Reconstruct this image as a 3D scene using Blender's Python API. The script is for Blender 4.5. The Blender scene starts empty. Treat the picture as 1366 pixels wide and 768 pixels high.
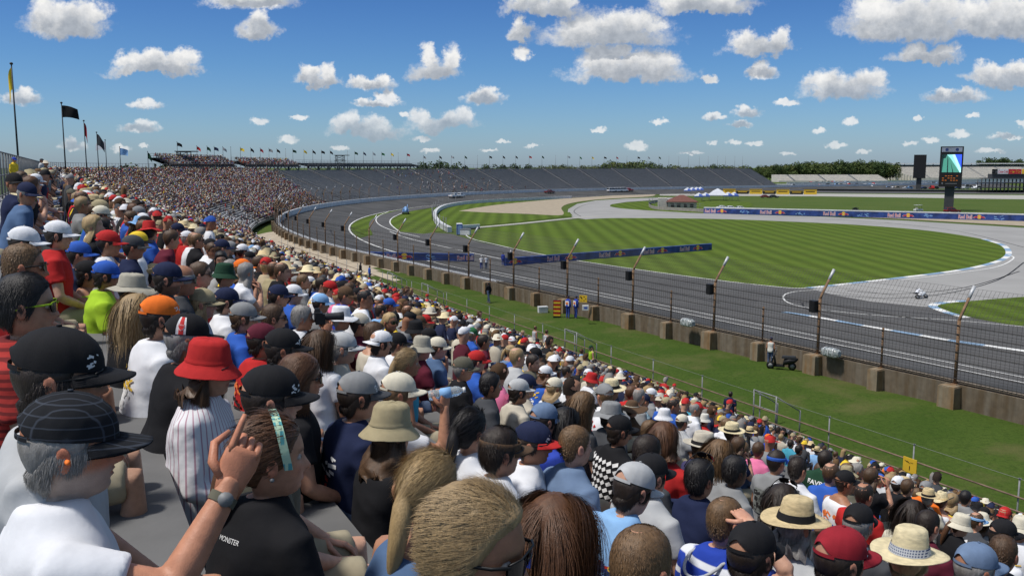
import bpy, bmesh, math, random
import numpy as np
from mathutils import Vector, Matrix, Euler
from mathutils.bvhtree import BVHTree

random.seed(7)
RNG = np.random.default_rng(11)
SC = bpy.context.scene
COL = SC.collection
R = math.radians

# ------------------------------------------------------------------ camera
F = 1200.0                       # focal length in pixels of the 1366 px wide photograph
CAM = np.array([0.0, 0.0, 14.0])
PITCH = math.atan(162.0 / F)
cam = bpy.data.objects.new("camera", bpy.data.cameras.new("camera"))
COL.objects.link(cam)
cam.location = CAM
cam.rotation_euler = (math.pi / 2 - PITCH, 0, 0)
cam.data.sensor_width = 36.0
cam.data.lens = 36.0 * F / 1366.0
cam.data.clip_start = 0.05
cam.data.clip_end = 9000
SC.camera = cam

def ray(px, py):
    x, y = (px - 683.0) / F, -(py - 384.0) / F
    c, s = math.cos(PITCH), math.sin(PITCH)
    return np.array([x, c + y * s, -s + y * c])
def at(px, py, z=0.0):           # where the sight line of a photo pixel meets height z
    d = ray(px, py)
    t = (z - CAM[2]) / d[2]
    return CAM + d * t
def at_depth(px, py, dep):       # the point of that sight line at a given depth
    return CAM + ray(px, py) * dep
def proj(p):
    v = np.asarray(p, float) - CAM
    c, s = math.cos(PITCH), math.sin(PITCH)
    dep = v[..., 1] * c - v[..., 2] * s
    up = v[..., 1] * s + v[..., 2] * c
    return 683 + F * v[..., 0] / dep, 384 - F * up / dep, dep

# ------------------------------------------------------------------ sky, clouds
SUN_EL, SUN_AZ = R(64), R(-112)   # azimuth clockwise from +Y
W = bpy.data.worlds.new("World")
SC.world = W
W.use_nodes = True
nt = W.node_tree
nt.nodes.clear()
NN = nt.nodes.new
def lk(a, b): nt.links.new(a, b)
def vmath(op, a, b=None, c=None):
    n = NN("ShaderNodeVectorMath"); n.operation = op
    for i, v in enumerate((a, b, c)):
        if v is None: continue
        if hasattr(v, "links"): lk(v, n.inputs[i])
        else: n.inputs[i].default_value = v
    return n.outputs["Value"] if op in ("LENGTH", "DOT_PRODUCT") else n.outputs[0]
def smath(op, a, b=None, c=None, clamp=False):
    n = NN("ShaderNodeMath"); n.operation = op; n.use_clamp = clamp
    for i, v in enumerate((a, b, c)):
        if v is None: continue
        if hasattr(v, "links"): lk(v, n.inputs[i])
        else: n.inputs[i].default_value = v
    return n.outputs[0]
def ramp(fac, stops):
    n = NN("ShaderNodeValToRGB")
    e = n.color_ramp.elements
    while len(e) < len(stops): e.new(0.5)
    for k, (p, c) in enumerate(stops):
        e[k].position = p; e[k].color = (*c, 1)
    lk(fac, n.inputs[0]); return n.outputs[0]
def mixc(fac, a, b, blend="MIX"):
    n = NN("ShaderNodeMix"); n.data_type = "RGBA"; n.blend_type = blend
    for i, v in ((0, fac), (6, a), (7, b)):
        if hasattr(v, "links"): lk(v, n.inputs[i])
        else: n.inputs[i].default_value = v if i == 0 else (*v, 1)
    return n.outputs[2]

sky = NN("ShaderNodeTexSky"); sky.sky_type = "NISHITA"; sky.sun_disc = False
sky.sun_elevation = SUN_EL; sky.sun_rotation = SUN_AZ
sky.altitude = 200; sky.air_density = 1.0; sky.dust_density = 0.6; sky.ozone_density = 1.6
tc = NN("ShaderNodeTexCoord")
DIR = vmath("NORMALIZE", tc.outputs["Generated"])
sep = NN("ShaderNodeSeparateXYZ"); lk(DIR, sep.inputs[0])
ay = smath("MAXIMUM", smath("ABSOLUTE", sep.outputs[1]), 0.05)
cmb = NN("ShaderNodeCombineXYZ")
lk(smath("DIVIDE", sep.outputs[0], ay), cmb.inputs[0])
lk(smath("DIVIDE", sep.outputs[2], ay), cmb.inputs[1])
P2 = cmb.outputs[0]
def noise(vec, scale, det=5.0, rough=0.55):
    n = NN("ShaderNodeTexNoise"); n.inputs["Scale"].default_value = scale
    n.inputs["Detail"].default_value = det; n.inputs["Roughness"].default_value = rough
    lk(vec, n.inputs["Vector"]); return n
n1 = noise(P2, 38, 8, 0.66)
n2 = noise(P2, 11, 2, 0.5)
w1 = vmath("MULTIPLY", vmath("SUBTRACT", n1.outputs["Color"], (0.5, 0.5, 0.5)), (0.042, 0.036, 0))
w2 = vmath("MULTIPLY", vmath("SUBTRACT", n2.outputs["Color"], (0.5, 0.5, 0.5)), (0.03, 0.016, 0))
PW = vmath("ADD", P2, vmath("ADD", w1, w2))
n3 = noise(P2, 110, 5, 0.6)
PS = vmath("ADD", P2, vmath("MULTIPLY", vmath("SUBTRACT", n3.outputs["Color"], (0.5, 0.5, 0.5)), (0.022, 0.012, 0)))
# cumulus: boxes x0, x1, y0, y1 given as seen from the seat, turned into sky directions
CL = [(30,150,-6,55),(140,272,68,104),(316,376,14,54),(272,398,-14,10),(0,56,114,138),(168,218,130,145),(158,217,158,177),
 (334,358,151,166),(386,456,88,120),(464,528,99,119),(498,532,116,135),(470,536,130,142),(544,616,66,113),(616,673,114,138),
 (437,544,152,190),(542,638,142,179),(371,399,175,191),(386,409,150,159),(533,549,146,156),(549,578,179,188),(442,464,191,200),
 (660,681,183,190),(76,116,182,200),(148,176,188,203),(182,198,189,197),(672,780,-16,26),(866,1010,-18,23),(716,906,13,69),
 (776,850,58,78),(672,721,24,56),(684,709,54,79),(751,927,66,117),(966,1060,40,81),(994,1039,80,104),(934,958,97,109),
 (1066,1184,91,141),(1113,1310,-12,63),(1240,1420,-10,58),(1182,1287,56,88),(1284,1400,80,119),(1228,1322,117,136),(977,1016,139,156),
 (937,973,149,160),(1032,1066,130,141),(969,1005,159,169),(1124,1146,153,167),(1082,1101,167,177),(1100,1131,187,197),
 (969,989,183,192),(993,1020,184,193),(944,958,186,194),(832,866,187,200),(787,813,168,176),(865,891,156,165),(1217,1234,151,160),
 (1287,1309,148,157),(1262,1296,172,183),(1316,1368,176,186),(1229,1254,181,190),(1356,1372,156,169),(1142,1161,196,206),
 (1205,1225,186,195),(640,665,196,202),(905,940,200,206),(1040,1060,200,207),(1300,1340,196,204),(700,720,190,197),(560,590,196,203)]
acc = None; shd = None
crnd = random.Random(5)
def g2(px, py):
    d = ray(px, py); return d[0] / d[1], d[2] / d[1]
def ell(px, py, rx, ry, small=False):
    cx, cy = g2(px, py)
    sx, sy = F / rx, F / ry
    v = vmath("MULTIPLY_ADD", PS if small else PW, (sx, sy, 0), (-cx * sx, -cy * sy, 0))
    if not small: v = vmath("MINIMUM", v, vmath("MULTIPLY", v, (1, 1.9, 1)))     # flat bases
    return vmath("LENGTH", v)
for (x0, x1, y0, y1) in CL:
    w, h = x1 - x0, y1 - y0
    es = [((x0 + x1) / 2, y0 + 0.70 * h, w * 0.56, h * 0.44)]
    if w > 60:
        k = 2 if w < 120 else 3
        for j in range(k):
            es.append((x0 + w * (0.3 + 0.42 * (j + crnd.uniform(-.2, .2)) / max(k - 1, 1)), y0 + h * crnd.uniform(0.34, 0.46), w * crnd.uniform(.2, .28), h * crnd.uniform(.42, .5)))
    elif w > 30:
        es.append((x0 + w * crnd.uniform(.4, .6), y0 + h * .42, w * .3, h * .46))
    for e in es:
        l = ell(*e, h < 26)
        acc = l if acc is None else smath("MINIMUM", acc, l)
    if w > 34:
        l = ell((x0 + x1) / 2 + .06 * w, y1 - 0.12 * h, w * 0.52, h * 0.52)
        shd = l if shd is None else smath("MINIMUM", shd, l)
nf = noise(P2, 90, 4, 0.6).outputs[0]
dens = smath("SUBTRACT", 1.0, acc)
alpha = NN("ShaderNodeMapRange"); alpha.interpolation_type = "SMOOTHSTEP"
n4 = noise(P2, 240, 4, 0.65).outputs[0]
lk(smath("ADD", smath("ADD", dens, smath("MULTIPLY", smath("SUBTRACT", nf, .5), .42)), smath("MULTIPLY", smath("SUBTRACT", n4, .5), .30)), alpha.inputs[0])
alpha.inputs[1].default_value = -0.04; alpha.inputs[2].default_value = 0.50
grey = NN("ShaderNodeMapRange"); grey.interpolation_type = "SMOOTHSTEP"
lk(smath("ADD", smath("SUBTRACT", 1.42, shd), smath("MULTIPLY", smath("SUBTRACT", n1.outputs[0], .5), 1.3)), grey.inputs[0])
grey.inputs[1].default_value = -0.1; grey.inputs[2].default_value = 1.1
ccol = mixc(grey.outputs[0], (1.0, 0.99, 0.97), (0.37, 0.41, 0.47))
ccol = mixc(smath("MULTIPLY", smath("SUBTRACT", .62, nf, clamp=True), 1.4), ccol, (0.62, 0.66, 0.72))
# deep polarised blue above a pale horizon; unseen zenith brightened as warm fill light
elev = sep.outputs[2]
tint = ramp(elev, [(0.0, (0.40, 0.53, 0.80)), (0.04, (0.34, 0.50, 0.74)), (0.105, (0.25, 0.43, 0.68)), (0.20, (0.17, 0.33, 0.60)), (0.34, (0.8, 0.8, 0.8)), (0.55, (1.05, 0.92, 0.76)), (1.0, (1.35, 1.1, 0.85))])
skyc = mixc(1.0, sky.outputs[0], tint, "MULTIPLY")
# warmer low clouds
lowm = NN("ShaderNodeMapRange"); lk(elev, lowm.inputs[0]); lowm.inputs[1].default_value = 0.0; lowm.inputs[2].default_value = 0.09
lowm.inputs[3].default_value = 0.5; lowm.inputs[4].default_value = 1.0
am = smath("MULTIPLY", alpha.outputs[0], lowm.outputs[0])
bg1 = NN("ShaderNodeBackground"); lk(skyc, bg1.inputs[0]); bg1.inputs[1].default_value = 0.105
bg2 = NN("ShaderNodeBackground"); lk(ccol, bg2.inputs[0]); bg2.inputs[1].default_value = 0.66
mx = NN("ShaderNodeMixShader"); lk(am, mx.inputs[0]); lk(bg1.outputs[0], mx.inputs[1]); lk(bg2.outputs[0], mx.inputs[2])
out = NN("ShaderNodeOutputWorld"); lk(mx.outputs[0], out.inputs[0])

sun = bpy.data.objects.new("sun", bpy.data.lights.new("sun", "SUN"))
COL.objects.link(sun)
sun.data.energy = 2.9
sun.data.angle = R(6)
sun.data.color = (1.0, 0.96, 0.9)
sdir = Vector((math.sin(SUN_AZ) * math.cos(SUN_EL), math.cos(SUN_AZ) * math.cos(SUN_EL), math.sin(SUN_EL)))
sun.rotation_euler = sdir.to_track_quat("Z", "Y").to_euler()
SC.view_settings.view_transform = "Standard"
SC.view_settings.look = "None"
SC.view_settings.gamma = 1.0
SC.view_settings.exposure = 0.52

# ------------------------------------------------------------------ helpers
def tag(o, label=None, cat=None, group=None, kind=None):
    for k, v in (("label", label), ("category", cat), ("group", group), ("kind", kind)):
        if v: o[k] = v
    return o
def empty(name, loc=(0, 0, 0), rz=0.0):
    o = bpy.data.objects.new(name, None); COL.objects.link(o)
    o.location = loc; o.rotation_euler = (0, 0, rz); o.empty_display_size = .2
    return o

MATS = {}
def mat(name, col, rough=0.8, var=0.18, scale=6.0, bump=0.0, bscale=60.0, metal=0.0, spec=0.3, det=5.0, stretch=None, attr=None, coord="Object", emit=0.0):
    if name in MATS: return MATS[name]
    m = bpy.data.materials.new(name); m.use_nodes = True
    t = m.node_tree; N = t.nodes; b = N["Principled BSDF"]
    L = t.links.new
    b.inputs["Roughness"].default_value = rough; b.inputs["Metallic"].default_value = metal
    b.inputs["Specular IOR Level"].default_value = spec
    tcn = N.new("ShaderNodeTexCoord"); vec = tcn.outputs[coord]
    if stretch:
        mp = N.new("ShaderNodeMapping"); mp.inputs["Scale"].default_value = stretch
        L(vec, mp.inputs[0]); vec = mp.outputs[0]
    nz = N.new("ShaderNodeTexNoise"); nz.inputs["Scale"].default_value = scale; nz.inputs["Detail"].default_value = det
    L(vec, nz.inputs["Vector"])
    mr = N.new("ShaderNodeMapRange"); L(nz.outputs[0], mr.inputs[0])
    mr.inputs[1].default_value = 0.25; mr.inputs[2].default_value = 0.75
    mr.inputs[3].default_value = 1 - var; mr.inputs[4].default_value = 1 + var
    mxn = N.new("ShaderNodeMix"); mxn.data_type = "RGBA"; mxn.blend_type = "MULTIPLY"; mxn.inputs[0].default_value = 1
    if attr:
        a = N.new("ShaderNodeAttribute"); a.attribute_name = attr; L(a.outputs["Color"], mxn.inputs[6])
    else:
        mxn.inputs[6].default_value = (*col, 1)
    cb = N.new("ShaderNodeCombineColor")
    for i in range(3): L(mr.outputs[0], cb.inputs[i])
    L(cb.outputs[0], mxn.inputs[7])
    L(mxn.outputs[2], b.inputs["Base Color"])
    if emit:
        L(mxn.outputs[2], b.inputs["Emission Color"]); b.inputs["Emission Strength"].default_value = emit
    if bump:
        nb = N.new("ShaderNodeTexNoise"); nb.inputs["Scale"].default_value = bscale; nb.inputs["Detail"].default_value = 4
        L(vec, nb.inputs["Vector"])
        bp = N.new("ShaderNodeBump"); bp.inputs["Strength"].default_value = bump; bp.inputs["Distance"].default_value = 0.02
        L(nb.outputs[0], bp.inputs["Height"]); L(bp.outputs[0], b.inputs["Normal"])
    MATS[name] = m
    return m

class MB:
    def __init__(s): s.v = []; s.f = []; s.m = []; s.sm = []
    def add(s, vs, fs, m=0, smooth=False):
        o = len(s.v); s.v.extend(tuple(map(float, p)) for p in vs)
        for f in fs: s.f.append(tuple(i + o for i in f)); s.m.append(m); s.sm.append(smooth)
        return s
    def box(s, c, d, rz=0.0, m=0, taper=1.0, rx=0.0):
        M = Matrix.Translation(c) @ Matrix.Rotation(rz, 4, "Z") @ Matrix.Rotation(rx, 4, "X")
        vs = []
        for z in (-1, 1):
            k = taper if z > 0 else 1
            for x, y in ((-1, -1), (1, -1), (1, 1), (-1, 1)):
                vs.append(M @ Vector((x * d[0] / 2 * k, y * d[1] / 2 * k, z * d[2] / 2)))
        return s.add(vs, [(3, 2, 1, 0), (4, 5, 6, 7), (0, 1, 5, 4), (1, 2, 6, 5), (2, 3, 7, 6), (3, 0, 4, 7)], m)
    def tube(s, pts, r, n=8, m=0, smooth=True, cap=True, sq=None):
        pts = [Vector(p) for p in pts]
        rs = r if isinstance(r, (list, tuple)) else [r] * len(pts)
        rings = []; ref = None
        for i, p in enumerate(pts):
            a = pts[max(i - 1, 0)]; b = pts[min(i + 1, len(pts) - 1)]
            t = (b - a).normalized()
            if ref is None: ref = Vector((0, 0, 1)) if abs(t.z) < .9 else Vector((1, 0, 0))
            u = (ref - t * ref.dot(t)).normalized(); w = t.cross(u); ref = u
            rr = rs[i]; ra, rb = rr if isinstance(rr, (tuple, list)) else (rr, rr)
            rings.append([p + u * math.cos(2 * math.pi * k / n) * ra + w * math.sin(2 * math.pi * k / n) * rb for k in range(n)])
        return s.rings(rings, m, smooth, cap)
    def rings(s, rings, m=0, smooth=True, cap=True, closed=True):
        n = len(rings[0]); vs = [p for r_ in rings for p in r_]; fs = []
        kk = n if closed else n - 1
        for i in range(len(rings) - 1):
            for k in range(kk):
                a, b = i * n + k, i * n + (k + 1) % n
                fs.append((a, b, b + n, a + n))
        if cap and closed:
            fs.append(tuple(reversed(range(n)))); fs.append(tuple((len(rings) - 1) * n + k for k in range(n)))
        return s.add(vs, fs, m, smooth)
    def lathe(s, prof, n=24, c=(0, 0, 0), m=0, ex=1.0, ey=1.0, smooth=True):
        rings = []
        for r_, z in prof:
            rings.append([(c[0] + ex * r_ * math.cos(2 * math.pi * k / n), c[1] + ey * r_ * math.sin(2 * math.pi * k / n), c[2] + z) for k in range(n)])
        return s.rings(rings, m, smooth, True)
    def prism(s, poly, h0, h1, m=0, M=None):
        n = len(poly); vs = [Vector((x, y, h0)) for x, y in poly] + [Vector((x, y, h1)) for x, y in poly]
        if M is not None: vs = [M @ v for v in vs]
        fs = [tuple(reversed(range(n))), tuple(range(n, 2 * n))] + [(k, (k + 1) % n, n + (k + 1) % n, n + k) for k in range(n)]
        return s.add(vs, fs, m)
    def build(s, name, mats, parent=None, loc=None, rz=0.0, **kw):
        me = bpy.data.meshes.new(name)
        me.from_pydata(s.v, [], s.f)
        if not isinstance(mats, (list, tuple)): mats = [mats]
        for mm in mats: me.materials.append(mm)
        me.polygons.foreach_set("material_index", s.m)
        me.polygons.foreach_set("use_smooth", s.sm)
        me.update()
        o = bpy.data.objects.new(name, me); COL.objects.link(o)
        if loc is not None: o.location = loc
        o.rotation_euler = (0, 0, rz)
        if parent is not None: o.parent = parent
        if kw: tag(o, **kw)
        return o
def np_mesh(name, V, Fq, mats, cols=None, smooth=False, midx=None):
    """Mesh from numpy vertices and equal-sized faces, or a list of such face blocks."""
    blocks = Fq if isinstance(Fq, list) else [Fq]
    me = bpy.data.meshes.new(name)
    nl = sum(b.size for b in blocks); nf_ = sum(len(b) for b in blocks)
    me.vertices.add(len(V)); me.vertices.foreach_set("co", np.ascontiguousarray(V, np.float32).ravel())
    me.loops.add(nl); me.polygons.add(nf_)
    me.loops.foreach_set("vertex_index", np.concatenate([b.ravel() for b in blocks]).astype(np.int32))
    tot = np.concatenate([np.full(len(b), b.shape[1], np.int32) for b in blocks])
    me.polygons.foreach_set("loop_start", np.concatenate([[0], np.cumsum(tot)[:-1]]).astype(np.int32))
    if midx is not None: me.polygons.foreach_set("material_index", midx.astype(np.int32))
    me.polygons.foreach_set("use_smooth", np.full(nf_, smooth, bool))
    for mm in (mats if isinstance(mats, (list, tuple)) else [mats]): me.materials.append(mm)
    if cols is not None:
        a = me.attributes.new("col", "FLOAT_COLOR", "POINT")
        c4 = np.ones((len(V), 4), np.float32); c4[:, :3] = cols
        a.data.foreach_set("color", c4.ravel())
    me.update(calc_edges=True)
    return me
def link(name, me, parent=None, **kw):
    o = bpy.data.objects.new(name, me); COL.objects.link(o)
    if parent is not None: o.parent = parent
    if kw: tag(o, **kw)
    return o
def copy_tree(o, parent=None):
    c = o.copy(); COL.objects.link(c)
    if parent is not None: c.parent = parent
    for ch in list(o.children): copy_tree(ch, c)
    return c
TXT = {}
def text_mesh(s, bold=0.0, shear=0.0, space=1.0):
    """(verts Nx2 centred, height 1 cap, faces) of a word in the built-in font."""
    key = (s, bold, shear, space)
    if key in TXT: return TXT[key]
    cu = bpy.data.curves.new("lettering", "FONT"); cu.body = s; cu.resolution_u = 2
    cu.offset = bold; cu.shear = shear; cu.space_character = space; cu.size = 1.0
    o = bpy.data.objects.new("lettering", cu); COL.objects.link(o)
    dg = bpy.context.evaluated_depsgraph_get()
    me = bpy.data.meshes.new_from_object(o.evaluated_get(dg))
    V = np.array([v.co[:2] for v in me.vertices]) if len(me.vertices) else np.zeros((0, 2))
    fs = [tuple(p.vertices) for p in me.polygons]
    bpy.data.objects.remove(o); bpy.data.curves.remove(cu); bpy.data.meshes.remove(me)
    if len(V): V = V - (V.min(0) + V.max(0)) / 2
    TXT[key] = (V, fs); return TXT[key]
def put_text(mb, s, org, right, up, w=None, h=None, m=0, off=0.0, **kw):
    """Lay a word on a plane; org = its centre, scaled to width w (and height h)."""
    V, fs = text_mesh(s, **kw)
    ext = V.max(0) - V.min(0)
    sx = (w / ext[0]) if w else h / ext[1]
    sy = (h / ext[1]) if h else sx
    if not w: sx = sy
    right = Vector(right).normalized(); up = Vector(up).normalized(); nrm = right.cross(up)
    vs = [Vector(org) + right * (x * sx) + up * (y * sy) + nrm * off for x, y in V]
    mb.add(vs, fs, m)
# ================================================================== SETTING
NF, DF = 31.0, None
def fence_pt(u, i=0.0):
    """Point u metres along the outer wall (turn starts at u = 0), i metres to its track side; and the direction along it."""
    th = R(31.0)
    if u <= 0:
        n = np.array([math.cos(th), math.sin(th)]); d = np.array([-math.sin(th), math.cos(th)])
        p = TC - TR * n + d * u
    else:
        ph = min(u / TR, R(90)); a = th - ph
        n = np.array([math.cos(a), math.sin(a)]); d = np.array([-math.sin(a), math.cos(a)])
        p = TC - TR * n
        ex = u - TR * R(90)
        if ex > 0: p = p + d * ex
    return p + n * i, d, n
TC = np.array([205.5, 248.0]); TR = 262.0
U0, U1 = -130.0, TR * R(90) + 320
def urange(a, b, step): 
    n = max(1, int(round((b - a) / step))); return [a + (b - a) * k / n for k in range(n + 1)]
def sweep(mb, prof, us, fn, m=0, smooth=False, closed=False):
    """Sweep a profile of (offset, z) along a curve."""
    rings = []
    for u in us:
        rr = []
        for (i, z) in prof:
            p = fn(u, i)[0]; rr.append((p[0], p[1], z))
        rings.append(rr)
    n = len(prof); vs = [p for r_ in rings for p in r_]; fs = []
    kk = n if closed else n - 1
    for a in range(len(rings) - 1):
        for k in range(kk):
            q, w = a * n + k, a * n + (k + 1) % n
            fs.append((q, w, w + n, q + n))
    mb.add(vs, fs, m, smooth)

M_conc = mat("concrete", (.27, .25, .22), .9, .25, 1.2, .3, 25)
M_steel = mat("galvanised_steel", (.22, .225, .23), .6, .2, 5, 0, metal=.2)
M_rust = mat("rusty_steel", (.19, .115, .065), .85, .45, 4, .3, 50)
M_black = mat("black_plastic", (.012, .012, .013), .5, .2, 5)
M_white = mat("white_paint", (.58, .59, .60), .6, .18, .8)
M_dark = mat("dark_metal", (.03, .032, .036), .6, .2, 3)
M_grey = mat("grey_metal", (.17, .175, .18), .6, .2, 3)
M_blue = mat("banner_blue", (.03, .06, .21), .5, .55, .7, det=3)
M_red = mat("red_paint", (.42, .018, .02), .5, .1, 4)
M_yel = mat("yellow_paint", (.62, .40, .03), .55, .1, 4)

def grass_mat(name, c1, c2, c3, s1=.35, s2=6.0, stripe=0.0, wear=None):
    m = bpy.data.materials.new(name); m.use_nodes = True
    t = m.node_tree; N = t.nodes; b = N["Principled BSDF"]; L = t.links.new
    b.inputs["Roughness"].default_value = .95; b.inputs["Specular IOR Level"].default_value = .1
    g = N.new("ShaderNodeNewGeometry"); pos = g.outputs["Position"]
    def nz(sc, d=6, st=None):
        n = N.new("ShaderNodeTexNoise"); n.inputs["Scale"].default_value = sc; n.inputs["Detail"].default_value = d
        n.inputs["Roughness"].default_value = .65
        if st:
            mp = N.new("ShaderNodeMapping"); mp.inputs["Scale"].default_value = st; L(pos, mp.inputs[0]); L(mp.outputs[0], n.inputs["Vector"])
        else: L(pos, n.inputs["Vector"])
        return n.outputs[0]
    def rp(f, a, b_, lo, hi):
        r = N.new("ShaderNodeMapRange"); L(f, r.inputs[0]); r.inputs[1].default_value = lo; r.inputs[2].default_value = hi
        x = N.new("ShaderNodeMix"); x.data_type = "RGBA"; L(r.outputs[0], x.inputs[0])
        for i, v in ((6, a), (7, b_)):
            if hasattr(v, "links"): L(v, x.inputs[i])
            else: x.inputs[i].default_value = (*v, 1)
        return x.outputs[2]
    c = rp(nz(s1), c1, c2, .35, .65)
    c = rp(nz(s2, 8), c, c3, .45, .8)
    if wear: c = rp(nz(.22, 6), c, wear, .50, .72)
    if stripe:
        w = N.new("ShaderNodeTexWave"); w.wave_type = "BANDS"; w.bands_direction = "X"; w.inputs["Scale"].default_value = 2 * math.pi / 20 / stripe
        w.inputs["Distortion"].default_value = .35; w.inputs["Detail"].default_value = 1; w.inputs["Detail Scale"].default_value = .4
        L(pos, w.inputs["Vector"])
        r = N.new("ShaderNodeMapRange"); L(w.outputs[1], r.inputs[0]); r.inputs[3].default_value = .79; r.inputs[4].default_value = 1.15
        x = N.new("ShaderNodeMix"); x.data_type = "RGBA"; x.blend_type = "MULTIPLY"; x.inputs[0].default_value = 1
        cb = N.new("ShaderNodeCombineColor")
        for i in range(3): L(r.outputs[0], cb.inputs[i])
        L(c, x.inputs[6]); L(cb.outputs[0], x.inputs[7]); c = x.outputs[2]
    L(c, b.inputs["Base Color"])
    bp = N.new("ShaderNodeBump"); bp.inputs["Strength"].default_value = .6; bp.inputs["Distance"].default_value = .12
    L(nz(9, 6), bp.inputs["Height"]); L(bp.outputs[0], b.inputs["Normal"])
    return m
M_verge = grass_mat("verge_grass", (.042, .077, .011), (.058, .092, .016), (.024, .046, .007), .3, 5, wear=(.10, .10, .036))
M_field = grass_mat("mown_field_grass", (.070, .112, .013), (.088, .126, .018), (.050, .082, .010), .12, 3, stripe=3.6)
M_infield = grass_mat("infield_grass", (.062, .098, .018), (.082, .112, .026), (.035, .062, .013), .05, 2)
def asphalt_mat(name, col, streak=0.2):
    m = mat(name, col, .85, streak, .12, .15, 30, spec=.35, det=8)
    return m
M_asph = asphalt_mat("asphalt_oval", (.056, .055, .054), .4)
M_apron = asphalt_mat("asphalt_apron", (.076, .074, .072), .22)
M_road = asphalt_mat("road_course_asphalt", (.27, .265, .255), .12)
M_gravel = mat("gravel_trap", (.31, .26, .19), .95, .18, .5, .3, 3)
M_path = mat("concrete_path", (.33, .32, .29), .9, .12, .5)
M_line = mat("road_marking", (.62, .62, .60), .7, .22, 1.5)
M_kblue = mat("kerb_blue", (.20, .30, .42), .7, .3, 1.0)
M_sand = mat("sandy_soil", (.34, .29, .22), .95, .2, .8, .3, 4)

# ground sheet to the horizon (inside the track level 0, the sheet lies just below)
mb = MB(); mb.add([(-5000, -1500, -.06), (5000, -1500, -.06), (5000, 8000, -.06), (-5000, 8000, -.06)], [(0, 1, 2, 3)])
mb.build("ground", M_infield, kind="structure")

def sheet(name, pxs, z, m, zz=None):
    """Flat sheet whose outline is a list of photo pixels brought down onto the ground at height 0."""
    pts = [at(x, y, 0.0) for x, y in pxs]
    mb = MB(); mb.add([(p[0], p[1], z) for p in pts], [tuple(range(len(pts)))])
    o = mb.build(name, m, kind="structure")
    bm = bmesh.new(); bm.from_mesh(o.data); bmesh.ops.triangulate(bm, faces=bm.faces[:]); 
    bmesh.ops.recalc_face_normals(bm, faces=bm.faces[:])
    for f in bm.faces:
        if f.normal.z < 0: f.normal_flip()
    bm.to_mesh(o.data); bm.free()
    return o
def strip(name, pts, w, z, m, mb=None, dash=None):
    """Painted band of width w along ground points."""
    own = mb is None
    if own: mb = MB()
    P = [np.array(p[:2], float) for p in pts]
    L_, R_ = [], []
    for i, p in enumerate(P):
        t = P[min(i + 1, len(P) - 1)] - P[max(i - 1, 0)]; t /= np.linalg.norm(t); n = np.array([-t[1], t[0]])
        L_.append(p + n * w / 2); R_.append(p - n * w / 2)
    for i in range(len(P) - 1):
        mi = 0 if dash is None else (int(i / dash) % 2)
        mb.add([(*R_[i], z), (*R_[i + 1], z), (*L_[i + 1], z), (*L_[i], z)], [(0, 1, 2, 3)], mi)
    if own: return mb.build(name, m, kind="structure")
def smooth_px(pxs, n=8):
    """Catmull-Rom through photo pixels -> dense pixel list."""
    P = [np.array(p, float) for p in pxs]; out = []
    for i in range(len(P) - 1):
        p0, p1, p2, p3 = P[max(i - 1, 0)], P[i], P[i + 1], P[min(i + 2, len(P) - 1)]
        for k in range(n):
            t = k / n
            out.append(.5 * ((2 * p1) + (-p0 + p2) * t + (2 * p0 - 5 * p1 + 4 * p2 - p3) * t * t + (-p0 + 3 * p1 - 3 * p2 + p3) * t ** 3))
    out.append(P[-1]); return [tuple(p) for p in out]

ZO = 2.1      # outer edge of the banked oval
TW = 16.0     # width of the oval
us = urange(U0, 0, 10) + urange(0, U1, 6)[1:]
# banked oval track
mb = MB()
prof = [(0.35, ZO), (3, ZO * .80), (6, ZO * .58), (9, ZO * .37), (12, ZO * .18), (14.5, ZO * .05), (TW, 0.012)]
sweep(mb, prof, us, fence_pt, 0, True)
mb.build("oval_track", M_asph, kind="structure")
# apron: flat asphalt inside the oval, wide on the near side
mb = MB()
ua = urange(-130, -10, 10)
sweep(mb, [(TW, .012), (62, .012)], ua, fence_pt)
mb.build("apron_asphalt", M_apron, kind="structure")
# road course, pale
FIELD = smooth_px([(618,309),(628,318),(660,326),(700,335),(760,346),(850,359.5),(950,373),(1020,381),(1060,384.5),(1078,384)], 4) + \
        smooth_px([(1078,384),(1120,379.5),(1200,370.5),(1280,360),(1325,350),(1343,340),(1337,328),(1310,319),(1240,308),(1150,300.5),(1050,295.5),(950,292),(850,291),(800,291.5),(760,294.5),(700,300),(650,304.5),(618,309)], 5)[1:-1]
GREYR = [(1078,384),(1110,393),(1160,402),(1230,409),(1300,412),(1500,424),(1800,440),(1800,330),(1500,312),(1366,304),(1300,300),(1200,294),(1100,289.3),(1000,286.5),(920,284),(860,280.5),(828,278),(814,275.5),(816,272.5),(836,269.5),(880,266.5),(905,266),(905,263.5),(880,263.6),(835,265),(795,267.5),(770,272),(758,279),(757,285),(764,290),(790,294),(1000,300),(1300,345),(1200,365)]
sheet("road_course", GREYR, .016, M_road)
sheet("warm_up_lane", [(474,300),(500,282),(560,272),(640,266.5),(800,260),(800,262),(700,267),(640,270),(585,275.5),(540,283),(522,291),(526,300),(545,308),(600,312),(640,324),(560,330),(500,318)], .014, M_apron)
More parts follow.
